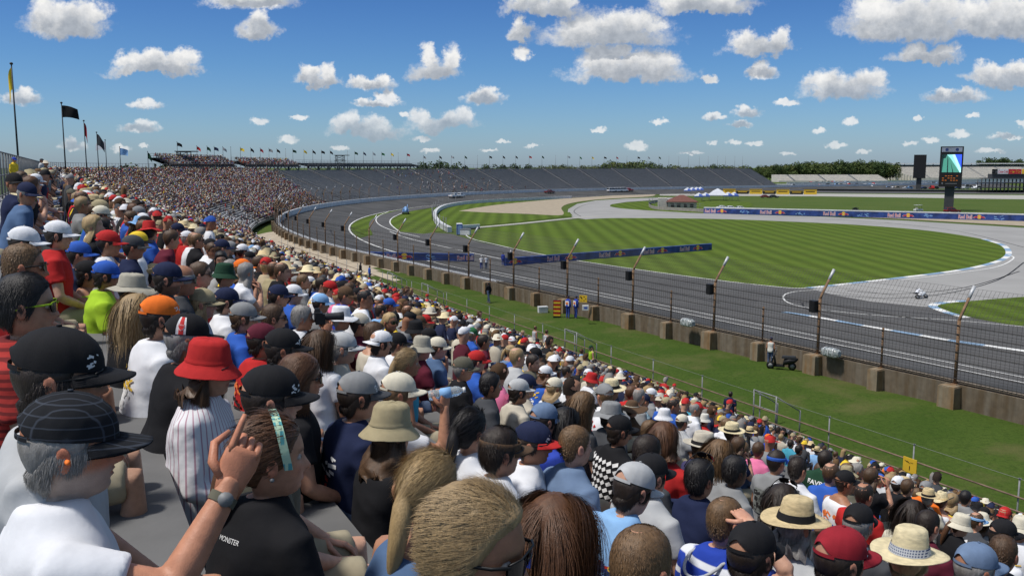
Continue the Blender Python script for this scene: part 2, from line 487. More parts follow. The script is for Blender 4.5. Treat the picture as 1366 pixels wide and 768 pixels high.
# the mown field
sheet("mown_field", FIELD, .020, M_field)
sheet("inner_asphalt", [(600,311.5),(640,323),(700,335.5),(760,346.5),(850,360),(930,371),(960,386),(800,380),(640,368),(520,346),(466,322),(497,313),(532,309),(565,312)], .015, M_apron)
sheet("turn_grass", smooth_px([(465,289),(476,284.5),(500,281),(530,276),(575,270.5),(560,276),(528,281.5),(500,290),(492,300),(497,314),(480,311),(466,300),(463,293),(465,289)], 3)[:-1], .020, M_field)
sheet("inner_grass", [(521,293),(540,283),(580,277),(640,270),(700,268.5),(700,287),(760,283),(764,288),(690,296.5),(630,301.5),(600,307),(565,312),(532,309),(521,301)], .020, M_field)
sheet("hairpin_grass", smooth_px([(814,275.5),(816,272.8),(836,270),(870,268),(905,267),(1000,270),(1000,281),(1060,287),(1000,286.2),(920,283.8),(860,280.4),(828,278),(814,275.5)], 3)[:-1], .024, M_field)
sheet("gravel_bed", smooth_px([(612,281.5),(650,275),(700,269.5),(760,264.5),(860,259),(868,262),(800,266),(762,271),(749,277),(752,284),(745,287.3),(700,285.3),(650,283.5),(612,281.5)], 4)[:-1], .024, M_gravel)
sheet("gravel_strip", [(960,283),(1366,292),(1700,299),(1800,318),(1500,305),(1366,301.5),(1200,292),(1080,287.2),(1000,285)], .024, M_gravel)
strip("infield_path", [at(*p) for p in smooth_px([(628,304.2),(690,298.7),(760,291.5),(800,288.5)], 4)], 2.6, .028, M_path)
sheet("back_straight", [(880,258.5),(1000,257.5),(1366,260.5),(1800,263),(1800,268),(1366,266),(1100,262),(880,261)], .016, M_path)
sheet("service_road", [(1060,253),(1366,256.5),(1800,258),(1800,261),(1366,259),(1060,257)], .020, M_apron)
# island on the right of the road course with its kerb
ISL = smooth_px([(1246,408),(1262,404.5),(1290,402),(1366,396),(1500,388)], 4) + smooth_px([(1520,450),(1366,435),(1300,424.5),(1262,415.5),(1246,408)], 4)[:-1]
sheet("island_grass", ISL, .024, M_field)
# painted lines and kerbs
mb = MB()
for i0, wdt in ((16.3, .13), (17.8, .13)):
    strip(None, [fence_pt(u, i0)[0] for u in urange(-118, -2, 6)], wdt, .032, None, mb)
strip(None, [fence_pt(u, 15.6)[0] for u in urange(0, 420, 5)], .35, .09, None, mb)
strip(None, [at(*p) for p in smooth_px([(520,309),(545,318),(600,331),(700,352)], 5)], .25, .032, None, mb)
strip(None, [at(*p) for p in FIELD[:38]], .28, .032, None, mb)
strip(None, [at(*p) for p in smooth_px([(1096,386.5),(1062,389),(1046,394),(1050,403),(1080,411),(1160,420),(1280,428),(1366,436)], 5)], .16, .032, None, mb)
strip(None, [at(*p) for p in smooth_px([(548,274),(522,281),(503,290),(505,299),(525,308),(560,316)], 4)], .25, .032, None, mb)
strip(None, [at(*p) for p in smooth_px([(540,283),(523,291),(521,299),(533,309)], 4)], .3, .036, None, mb)
strip(None, [at(*p) for p in smooth_px([(1345,340),(1352,345),(1330,356),(1280,364),(1200,374)], 6)], .25, .040, None, mb)
mb.build("road_markings", M_line, kind="structure")
mb = MB()
kp = smooth_px([(1078,384.3),(1120,379.8),(1200,370.8),(1280,360.5),(1327,350),(1345,340),(1339,328),(1312,319)], 10)
strip(None, [at(*p) for p in kp], .9, .036, None, mb, dash=3)
kp2 = smooth_px([(1290,401.5),(1262,403.5),(1244,408),(1262,416.5),(1290,424)], 8)
strip(None, [at(*p) for p in kp2], .9, .040, None, mb, dash=4)
kp3 = smooth_px([(1045,416.5),(1080,421.8),(1115,428),(1150,434.5),(1190,441),(1228,447.5),(1266,454),(1313,461),(1370,469),(1430,478)], 6)
strip(None, [at(*p) for p in kp3], .75, .044, None, mb, dash=6)
mb.build("painted_kerbs", [M_kblue, M_line], kind="structure")

# rubber laid down by tyres, seams
M_rub = mat("tyre_rubber", (.026, .025, .026), .8, .5, .5, det=6)
mb = MB(); srs = random.Random(31)
zb_ = lambda i: float(np.interp(i, [q[0] for q in prof], [q[1] for q in prof])) + .014
for k in range(16):
    i0 = srs.uniform(2, 14); a0 = srs.uniform(-110, 20); ln_ = srs.uniform(20, 90); w_ = srs.uniform(.12, .3)
    for u_ in urange(a0, a0 + ln_, 5)[:-1]:
        q = []
        for uu_, ww in ((u_, -w_), (u_ + 5, -w_), (u_ + 5, w_), (u_, w_)):
            i_ = i0 + (uu_ - a0) * .02 + ww / 2; q.append((*fence_pt(uu_, i_)[0], zb_(i_)))
        mb.add(q, [(0, 1, 2, 3)])
for pth in ([(1100, 392), (1180, 398), (1260, 392), (1330, 374), (1366, 350)], [(1040, 400), (1120, 408), (1230, 418), (1366, 428)], [(1130, 388), (1200, 392), (1290, 383), (1360, 362)], [(1180, 297), (1280, 309), (1366, 330)], [(860, 283), (960, 287), (1100, 292), (1240, 302)], [(775, 289), (766, 281), (790, 271), (850, 266)], [(1070, 404), (1076, 412), (1110, 424)], [(700, 352), (800, 366), (900, 383), (1010, 402)], [(640, 342), (740, 362), (860, 384), (960, 404)]):
    strip(None, [at(*p_) for p_ in smooth_px(pth, 6)], .22, .026, None, mb)
mb.build("tyre_marks", M_rub, kind="structure")

# ------------------------------------------------------------------ grandstand curve (row direction differs from the wall's)
TS = R(26.5); TRS = TR + 4.0
S_FRONT = 28.3
DEP = 30.6
def stand_pt(u, o=0.0):
    """u along the front rail (turn starts at u = 0), o metres outward (uphill)."""
    if u <= 0:
        n = np.array([math.cos(TS), math.sin(TS)]); d = np.array([-math.sin(TS), math.cos(TS)])
        p = TC - TRS * n + d * u
    else:
        ph = min(u / TRS, R(90)); a = TS - ph
        n = np.array([math.cos(a), math.sin(a)]); d = np.array([-math.sin(a), math.cos(a)])
        p = TC - TRS * n
        ex = u - TRS * R(90)
        if ex > 0: p = p + d * ex
    return p - n * o, d, n
def stand_uo(x, y):
    n = np.array([math.cos(TS), math.sin(TS)]); d = np.array([-math.sin(TS), math.cos(TS)])
    p0 = TC - TRS * n
    v = np.array([x, y]) - p0
    u = v @ d
    if u <= 0: return u, -(v @ n)
    w = np.array([x, y]) - TC
    rr = np.linalg.norm(w)
    a = math.atan2(-w[1], -w[0])
    return (TS - a) * TRS, rr - TRS
FLOOR_TOP, SLOPE = 12.24, 0.399
def floor_z(o):                      # tread height where a spectator's feet rest
    return FLOOR_TOP - SLOPE * (S_FRONT - o)
ROWP = 0.76
NROW = 38
END_U = TRS * R(90) + 78

# verge between the rail and the wall; it narrows towards the turn
M_v = [M_verge, M_sand]
mb = MB()
vu = urange(-130, 60, 3)
N_ACROSS = 10
rows_ = []
for u in vu:
    a = fence_pt(u, -.02)[0]
    # matching point on the front rail line
    us_, os_ = stand_uo(*a)
    b = stand_pt(us_, 0.4)[0]
    rows_.append([(a * (1 - k / N_ACROSS) + b * (k / N_ACROSS)) for k in range(N_ACROSS + 1)])
nz = random.Random(3)
vs, fs, ms = [], [], []
for i, r_ in enumerate(rows_):
    for k, p in enumerate(r_):
        z = 2.0 + .16 * math.sin(math.pi * k / N_ACROSS) * min(1, max(0, (-vu[i]) / 40)) - .06 * (k == 0) - .72 * (k / N_ACROSS) ** 1.5 + nz.uniform(-.03, .03)
        vs.append((p[0], p[1], z))
for i in range(len(rows_) - 1):
    for k in range(N_ACROSS):
        a = i * (N_ACROSS + 1) + k
        q = (a, a + N_ACROSS + 1, a + N_ACROSS + 2, a + 1)
        sand = vu[i] > -14 + 5 * math.sin(k * 1.3) 
        mb.add([vs[j] for j in q], [(0, 1, 2, 3)], int(sand), True)
mb.build("grass_verge", M_v, kind="structure")

# ---- far treeline ground / hills are handled with the trees

# ------------------------------------------------------------------ retaining wall with buttresses
def stained(name, base, stain, sc=(1.2, 1.2, .12)):
    m = bpy.data.materials.new(name); m.use_nodes = True
    t = m.node_tree; N = t.nodes; b = N["Principled BSDF"]; L = t.links.new
    b.inputs["Roughness"].default_value = .9
    g = N.new("ShaderNodeNewGeometry")
    mp = N.new("ShaderNodeMapping"); mp.inputs["Scale"].default_value = sc; L(g.outputs["Position"], mp.inputs[0])
    n = N.new("ShaderNodeTexNoise"); n.inputs["Scale"].default_value = 2.2; n.inputs["Detail"].default_value = 6; L(mp.outputs[0], n.inputs[0])
    cr = N.new("ShaderNodeValToRGB"); L(n.outputs[0], cr.inputs[0])
    e = cr.color_ramp.elements; e[0].position = .36; e[0].color = (*base, 1); e[1].position = .66; e[1].color = (*stain, 1)
    n2_ = N.new("ShaderNodeTexNoise"); n2_.inputs["Scale"].default_value = 3; n2_.inputs["Detail"].default_value = 8; L(g.outputs["Position"], n2_.inputs[0])
    mr = N.new("ShaderNodeMapRange"); L(n2_.outputs[0], mr.inputs[0]); mr.inputs[3].default_value = .6; mr.inputs[4].default_value = 1.35
    x = N.new("ShaderNodeMix"); x.data_type = "RGBA"; x.blend_type = "MULTIPLY"; x.inputs[0].default_value = 1
    cb = N.new("ShaderNodeCombineColor")
    for i in range(3): L(mr.outputs[0], cb.inputs[i])
    L(cr.outputs[0], x.inputs[6]); L(cb.outputs[0], x.inputs[7]); L(x.outputs[2], b.inputs["Base Color"])
    return m
M_wall = stained("weathered_wall_concrete", (.150, .124, .092), (.10, .07, .04))
M_block = stained("rust_streaked_block", (.22, .185, .13), (.19, .11, .045))
WT = 3.15       # wall top
wall = empty("track_wall", (*fence_pt(-60)[0], 0)); 
tag(wall, "brown stained concrete track wall with square buttress blocks above the grass verge", "wall")
def wparent(o, root):
    o.parent = root; o.matrix_parent_inverse = Matrix.Translation(root.location).inverted() if root.rotation_euler.z == 0 else root.matrix_world.inverted()
    return o
mb = MB(); wus = urange(-130, 0, 5) + urange(0, U1, 6)[1:]
sweep(mb, [(-.02, 1.2), (-.02, WT), (.34, WT), (.34, 1.2)], wus, fence_pt)
wparent(mb.build("wall_panel", M_wall), wall)
POSTU = [-8.62 * k - 1.0 + 0.0 for k in range(-44, 15)]
POST0 = None
def blocks(u_list, size):
    for u in u_list:
        p, d, n = fence_pt(u, -.32)
        mb = MB(); mb.box((0, 0, 0), (size, .62, 1.45), m=0); mb.box((0, 0, .745), (size - .08, .55, .05), m=0)
        o = mb.build("buttress", M_block, loc=(p[0], p[1], WT - .80), rz=math.atan2(d[1], d[0]))
        wparent(o, wall)
POSTS = []
u = -1.0
# tall posts measured on the straight: first one stands where the photo's right-hand post does
pA = at(1257, 515, WT); uA = float((pA[:2] - fence_pt(0)[0]) @ fence_pt(0)[1])
TALL = [uA + 8.62 * k for k in range(-4, 46)]
SHORT = [t + 4.31 for t in TALL]
blocks([t for t in TALL if t < 75], .9); blocks([t for t in SHORT if t < 75], .62)
# white energy-absorbing barrier along the inside of the wall, rusty pipe rail on top of the near part
mb = MB()
bus = urange(-34, 0, 6) + urange(0, U1, 6)[1:]
sweep(mb, [(.36, 1.2), (.36, WT + .10), (.95, WT + .10), (.95, 1.0)], bus, fence_pt)
barrier = mb.build("white_barrier", M_white)
tag(barrier, "long white energy absorbing barrier curving round the outside of the banked turn", "barrier")
mb = MB()
rus = urange(-130, -34, 4.3)
for dz, di in ((.16, .12), (.05, .28)):
    mb.tube([(*fence_pt(u_, di)[0], WT + dz) for u_ in rus], .055, 8)
rail = mb.build("pipe_rail", mat("weathered_rail", (.20, .165, .13), .8, .35, 3), kind=None)
wparent(rail, wall)

# ------------------------------------------------------------------ catch fence
fence = empty("catch_fence", (*fence_pt(-60, .1)[0], WT)); 
tag(fence, "tall wire catch fence on bent rusty posts along the track wall", "fence")
M_tip = mat("pale_pipe", (.48, .49, .50), .5, .15, 5, metal=.2)
M_cable = mat("fence_cable", (.045, .04, .036), .6, .3, 5)
def tall_post():
    mb = MB()
    mb.tube([(0, 0, -.1), (0, 0, 3.25)], .085, 8, 0)
    mb.tube([(0, 0, 3.2), (0, .12, 3.45), (0, .78, 4.42)], .075, 8, 0)
    mb.tube([(0, .70, 4.30), (0, 1.08, 4.88)], .085, 8, 1)
    for z in (.3, .75, 1.2, 1.65, 2.1, 2.55, 3.0):
        mb.tube([(-.07, -.09, z), (.10, -.09, z)], .025, 5, 2)
    mb.box((0, 0, -.02), (.3, .3, .06), m=0)
    return mb
def short_post():
    mb = MB(); mb.tube([(0, 0, -.1), (0, 0, 2.2)], .06, 8, 0)
    for z in (.3, .75, 1.2, 1.65, 2.05): mb.tube([(-.05, -.07, z), (.08, -.07, z)], .022, 5, 2)
    mb.box((0, 0, -.02), (.24, .24, .05), m=0)
    return mb
tp = sp = bx_ = None
for k, u_ in enumerate(TALL):
    p, d, n = fence_pt(u_, .1)
    rz = math.atan2(n[1], n[0]) - math.pi / 2
    if tp is None:
        tp = tall_post().build("fence_post", [M_rust, M_tip, M_cable]); o = tp
        mbx = MB(); mbx.box((-.26, -.20, 2.78), (.42, .34, .68)); mbx.box((-.26, -.38, 2.78), (.34, .03, .58)); mbx.box((-.08, -.1, 2.78), (.10, .1, .12))
        bx_ = mbx.build("loudspeaker", M_black); b = bx_
    else:
        o = tp.copy(); COL.objects.link(o); b = bx_.copy(); COL.objects.link(b)
    for q in (o, b):
        q.location = (p[0], p[1], WT); q.rotation_euler = (0, 0, rz)
        q.parent = fence; q.matrix_parent_inverse = Matrix.Translation(fence.location).inverted()
    if k % 9 == 4 or u_ > 190: bpy.data.objects.remove(b)
for u_ in SHORT:
    if u_ > 170: continue
    p, d, n = fence_pt(u_, .1)
    if sp is None: sp = short_post().build("short_post", [M_rust, M_tip, M_cable]); o = sp
    else: o = sp.copy(); COL.objects.link(o)
    o.location = (p[0], p[1], WT); o.rotation_euler = (0, 0, math.atan2(n[1], n[0]) - math.pi / 2)
    wparent(o, fence)
# wire mesh: real thin wires
V = []; Q = []
def wire(pa, pb, r_):
    pa, pb = np.array(pa), np.array(pb); t = pb - pa; t = t / np.linalg.norm(t)
    a = np.array([0, 0, 1.0]) if abs(t[2]) < .9 else np.array([1.0, 0, 0])
    x = np.cross(t, a); x /= np.linalg.norm(x); y = np.cross(t, x)
    b0 = len(V)
    for p in (pa, pb):
        for k in range(3):
            an = 2 * math.pi * k / 3; V.append(p + r_ * (x * math.cos(an) + y * math.sin(an)))
    for k in range(3): Q.append((b0 + k, b0 + (k + 1) % 3, b0 + 3 + (k + 1) % 3, b0 + 3 + k))
fus = urange(-112, 0, 2.155) + urange(0, 200, 4)[1:]
for z in [.3, .75, 1.2, 1.65, 2.1, 2.55, 3.0]:
    for a, b in zip(fus[:-1], fus[1:]):
        wire((*fence_pt(a, .0)[0], WT + z), (*fence_pt(b, .0)[0], WT + z), .018)
for z in [.1 + .15 * k for k in range(21)]:
    for a, b in zip(fus[:-1], fus[1:]):
        wire((*fence_pt(a, .03)[0], WT + z), (*fence_pt(b, .03)[0], WT + z), .0078)
for z, i_ in ((3.45, .2), (3.7, .35), (3.95, .5), (4.2, .68), (4.45, .85), (4.75, 1.05)):
    for a, b in zip(fus[:-1], fus[1:]):
        wire((*fence_pt(a, i_ + .1)[0], WT + z), (*fence_pt(b, i_ + .1)[0], WT + z), .006)
x = -112.0
while x < 150:
    a = fence_pt(x, .03)[0]; b = fence_pt(x, 1.12)[0]; c_ = fence_pt(x, .12)[0]
    wire((*a, WT + .05), (*c_, WT + 3.4), .0078)
    if x < -10: wire((*c_, WT + 3.4), (*b, WT + 4.75), .0078)
    x += .22 if x < -20 else .5
me = np_mesh("wire_mesh", np.array(V), np.array(Q, np.int32), M_cable)
wparent(link("wire_mesh", me), fence)

# ------------------------------------------------------------------ grandstand
M_bench = mat("aluminium_bench", (.30, .305, .31), .55, .14, .6, spec=.4)
M_tread = mat("stand_tread", (.25, .25, .255), .85, .2, .8)
M_aisle = mat("aisle_step", (.17, .17, .175), .85, .2, 1)
stand = empty("grandstand", (*stand_pt(-60, 15)[0], 0)); 
tag(stand, "huge curved grandstand of grey aluminium benches filled with spectators up to the empty far part", "grandstand")
sus = urange(-175, 0, 12) + urange(0, END_U, 5)[1:]
def row_o(k): return 1.0 + ROWP * k           # bench line of row k, metres uphill of the rail
M_bench2 = mat("dark_plank", (.115, .115, .115), .8, .25, 1.5, .2, 12); M_tread2 = mat("dark_concrete_tread", (.085, .086, .085), .9, .3, 1.2, .2, 20)  # plank and tread colours darker along the straight than round the turn
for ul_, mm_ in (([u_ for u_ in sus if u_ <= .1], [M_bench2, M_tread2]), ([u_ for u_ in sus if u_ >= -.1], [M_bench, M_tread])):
    mb = MB()
    for k in range(NROW):
        o0 = row_o(k) - .48; z = floor_z(row_o(k)) - .02
        # tread of this row and riser up to the next
        sweep(mb, [(-o0 - 0, z - .31 if k else .8), (-o0, z), (-(o0 + ROWP), z)], ul_, lambda u_, i_: stand_pt(u_, -i_), 1)
        # bench plank on the tread
        ob = row_o(k)
        sweep(mb, [(-(ob - .15), z + .37), (-(ob - .15), z + .42), (-(ob + .12), z + .42), (-(ob + .12), z + .37)], ul_, lambda u_, i_: stand_pt(u_, -i_), 0, closed=True)
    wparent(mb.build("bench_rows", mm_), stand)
# back wall, top walkway and mesh rail
top_o = row_o(NROW - 1) + .3
zt = floor_z(row_o(NROW - 1)) + .05
mb = MB()
sweep(mb, [(-top_o, zt), (-(top_o + 1.6), zt), (-(top_o + 1.6), -.5)], sus, lambda u_, i_: stand_pt(u_, -i_))
wparent(mb.build("top_walkway", M_tread), stand)
mb = MB()
for i, u_ in enumerate(urange(-110, END_U, 2.4)):
    p, d, n = stand_pt(u_, top_o + 1.4)
    mb.tube([(p[0], p[1], zt), (p[0], p[1], zt + 2.0)], .045, 5, 0)
for z in (.15, 1.0, 2.0):
    pts = [(*stand_pt(u_, top_o + 1.4)[0], zt + z) for u_ in urange(-110, END_U, 4)]
    mb.tube(pts, .035, 5, 0)
wparent(mb.build("back_rail", M_grey), stand)
V = []; Q = []
for u_ in np.arange(-110, 40, .40):
    p = stand_pt(u_, top_o + 1.42)[0]; wire((*p, zt + .1), (*p, zt + 2.0), .006)
for z in np.arange(.2, 2.0, .36):
    for a in np.arange(-110, 40, 5.0):
        wire((*stand_pt(a, top_o + 1.42)[0], zt + z), (*stand_pt(a + 5.0, top_o + 1.42)[0], zt + z), .006)
wparent(link("chain_link", np_mesh("chain_link", np.array(V), np.array(Q, np.int32), M_grey)), stand)
# stair aisles
AISLES = [12 + 21.5 * k for k in range(0, 30) if 12 + 21.5 * k < END_U - 4]
for ua_ in AISLES:
    mb = MB()
    for k in range(NROW):
        for h in (0, 1):
            oo = row_o(k) - .48 + h * ROWP / 2
            z = floor_z(row_o(k)) - .02
            p, d, n = stand_pt(ua_, oo + ROWP / 4)
            mb.box((p[0], p[1], z + .24 + h * .1), (1.25, ROWP / 2, .5 + h * .2), rz=math.atan2(d[1], d[0]))
    pts = [(*stand_pt(ua_ + .7, row_o(k))[0], floor_z(row_o(k)) + .95) for k in (1, 12, 13, 25, 26, 37)]
    for a, b in ((0, 1), (2, 3), (4, 5)): mb.tube([pts[a], pts[b]], .03, 5)
    wparent(mb.build("aisle_stairs", M_aisle), stand)
# ================================================================== PEOPLE
from mathutils import noise as mnoise
M_skin = mat("skin", (.4, .24, .16), .5, .15, 38, .12, 260, spec=.35, attr="col")
M_hair = mat("hair", (.1, .06, .03), .5, .22, 14, .25, 60, spec=.4, stretch=(7, 7, 1.2), attr="col")
CLOTH = {}
COLR = dict(white=(.66,.67,.70), offwhite=(.58,.57,.52), black=(.012,.012,.014), navy=(.014,.020,.055), blue=(.03,.10,.42), royal=(.03,.06,.36),
 lblue=(.22,.40,.66), red=(.42,.022,.022), dred=(.26,.015,.025), maroon=(.10,.014,.028), grey=(.22,.225,.23), lgrey=(.40,.41,.42), dgrey=(.055,.058,.065),
 olive=(.105,.10,.075), khaki=(.33,.28,.17), tan=(.40,.33,.22), cream=(.60,.56,.45), beige=(.48,.44,.36), lime=(.33,.52,.03), green=(.03,.14,.05), dgreen=(.015,.05,.028),
 orange=(.75,.16,.02), yellow=(.75,.52,.04), pink=(.62,.16,.30), teal=(.06,.30,.42), bluegrey=(.13,.19,.30), denim=(.07,.12,.22), straw=(.58,.46,.26), lstraw=(.66,.57,.36), brown=(.10,.06,.035), stone=(.36,.34,.28),
 purple=(.045,.04,.10), salmon=(.50,.11,.09), sage=(.26,.25,.17))
def cloth(cn, kind="cloth"):
    key = (cn, kind)
    if key in CLOTH: return CLOTH[key]
    c = COLR[cn]
    if kind == "straw":
        m = mat("woven_straw_" + cn, c, .8, .22, 30, .5, 220, stretch=(1, 1, 3))
    elif kind == "cap":
        m = mat("cap_twill_" + cn, c, .85, .12, 20, .25, 500, spec=.2)
    else:
        m = mat("cotton_" + cn, c, .9, .12, 9, .18, 14, spec=.15)
    CLOTH[key] = m; return m
def striped(name, base, line, scale, axis="X", thick=.75, second=None):
    m = bpy.data.materials.new(name); m.use_nodes = True
    t = m.node_tree; N = t.nodes; b = N["Principled BSDF"]; L = t.links.new
    b.inputs["Roughness"].default_value = .9; b.inputs["Specular IOR Level"].default_value = .15
    tcn = N.new("ShaderNodeTexCoord"); col = None
    for ax, sc in ((axis, scale),) + ((second,) if second else ()):
        w = N.new("ShaderNodeTexWave"); w.bands_direction = ax if ax in "XYZ" else "X"; w.inputs["Scale"].default_value = sc; w.inputs["Distortion"].default_value = 0
        L(tcn.outputs["Object"], w.inputs[0]); wo = w.outputs[1]
        if ax == "A":      # stripes that run down the body all the way round
            sx_ = N.new("ShaderNodeSeparateXYZ"); L(tcn.outputs["Object"], sx_.inputs[0]); at2 = N.new("ShaderNodeMath"); at2.operation = "ARCTAN2"; L(sx_.outputs[0], at2.inputs[0]); L(sx_.outputs[1], at2.inputs[1])
            ml = N.new("ShaderNodeMath"); ml.operation = "MULTIPLY"; L(at2.outputs[0], ml.inputs[0]); ml.inputs[1].default_value = sc
            sn_ = N.new("ShaderNodeMath"); sn_.operation = "SINE"; L(ml.outputs[0], sn_.inputs[0]); wo = sn_.outputs[0]
        r = N.new("ShaderNodeMapRange"); L(wo, r.inputs[0]); r.inputs[1].default_value = thick; r.inputs[2].default_value = thick + .1
        x = N.new("ShaderNodeMix"); x.data_type = "RGBA"; L(r.outputs[0], x.inputs[0])
        if col is None: x.inputs[6].default_value = (*base, 1)
        else: L(col, x.inputs[6])
        x.inputs[7].default_value = (*line, 1); col = x.outputs[2]
    nz_ = N.new("ShaderNodeTexNoise"); nz_.inputs["Scale"].default_value = 14; bp = N.new("ShaderNodeBump"); bp.inputs["Strength"].default_value = .3; bp.inputs["Distance"].default_value = .02
    L(tcn.outputs["Object"], nz_.inputs[0]); L(nz_.outputs[0], bp.inputs["Height"]); L(bp.outputs[0], b.inputs["Normal"])
    L(col, b.inputs["Base Color"]); CLOTH[(name, "cloth")] = m; CLOTH[(name, "cap")] = m; COLR[name] = base
    return m
striped("pinstripe", (.62, .62, .64), (.40, .25, .30), 44, "A", .72)
striped("plaid", (.014, .015, .018), (.055, .065, .085), 13, "X", .93, ("Z", 13))
striped("redstripe", (.34, .035, .03), (.14, .02, .02), 11, "Z", .55)
striped("bluewhite", (.02, .05, .33), (.62, .64, .68), 2.6, "Z", .80)
striped("checkplaid", (.30, .40, .45), (.10, .17, .22), 9, "X", .6, ("Z", 9))
M_denim = mat("denim_trousers", (.06, .09, .16), .9, .25, 20)
M_khaki = mat("khaki_shorts", (.30, .26, .18), .9, .15, 12)
M_shoe = mat("shoes", (.10, .10, .11), .7, .3, 8)
M_lens = mat("sunglass_lens", (.008, .008, .010), .08, .05, 3, spec=.6)
M_lettering = mat("white_lettering", (.68, .68, .68), .8, .05, 5)
M_ink_red = mat("red_print", (.5, .03, .03), .8, .08, 5)
M_ink_org = mat("orange_print", (.72, .17, .04), .8, .08, 5)
M_ink_yel = mat("yellow_print", (.75, .48, .05), .8, .08, 5)
M_ink_navy = mat("navy_print", (.02, .04, .14), .8, .08, 5)
M_ink_blue = mat("blue_print", (.05, .10, .40), .8, .08, 5)
M_ink_grey = mat("grey_print", (.16, .17, .16), .8, .4, 25)
M_ink_black = mat("black_print", (.015, .015, .015), .8, .05, 5)

# ---------- heads
HEADTAB = np.array([  # z, front y, back y, half width
 (.1215, -.012, -.014, .001), (.118, .018, -.040, .024), (.110, .042, -.060, .042), (.095, .063, -.080, .058), (.075, .079, -.093, .068), (.050, .088, -.099, .0735),
 (.030, .092, -.100, .0755), (.012, .092, -.099, .076), (-.004, .086, -.096, .0755), (-.020, .088, -.091, .0735), (-.038, .090, -.084, .071), (-.052, .089, -.077, .068),
 (-.066, .088, -.071, .064), (-.080, .085, -.066, .058), (-.094, .083, -.062, .051), (-.106, .079, -.060, .043), (-.116, .066, -.060, .038), (-.122, .038, -.062, .044),
 (-.135, .028, -.066, .051), (-.155, .026, -.071, .054), (-.185, .028, -.080, .057), (-.215, .034, -.092, .068), (-.245, .040, -.100, .085)])
def head_shape(z, a, grow=0.0):
    """Skull surface at height z, angle a from the front (towards +x). Arrays ok."""
    f = np.interp(-z, -HEADTAB[:, 0], HEADTAB[:, 1]); b = np.interp(-z, -HEADTAB[:, 0], HEADTAB[:, 2]); w = np.interp(-z, -HEADTAB[:, 0], HEADTAB[:, 3])
    c = np.where(z > -.11, -.006, -.03); sa, ca = np.sin(a), np.cos(a)
    p = np.where(ca > 0, .80, .95)
    sx = np.sign(sa) * np.abs(sa) ** np.where(ca > 0, 1.12, .92); cy = np.sign(ca) * np.abs(ca) ** p
    x = (w + grow) * sx; y = np.where(ca > 0, c + (f - c + grow) * cy, c + (c - b + grow) * cy)
    return x, y
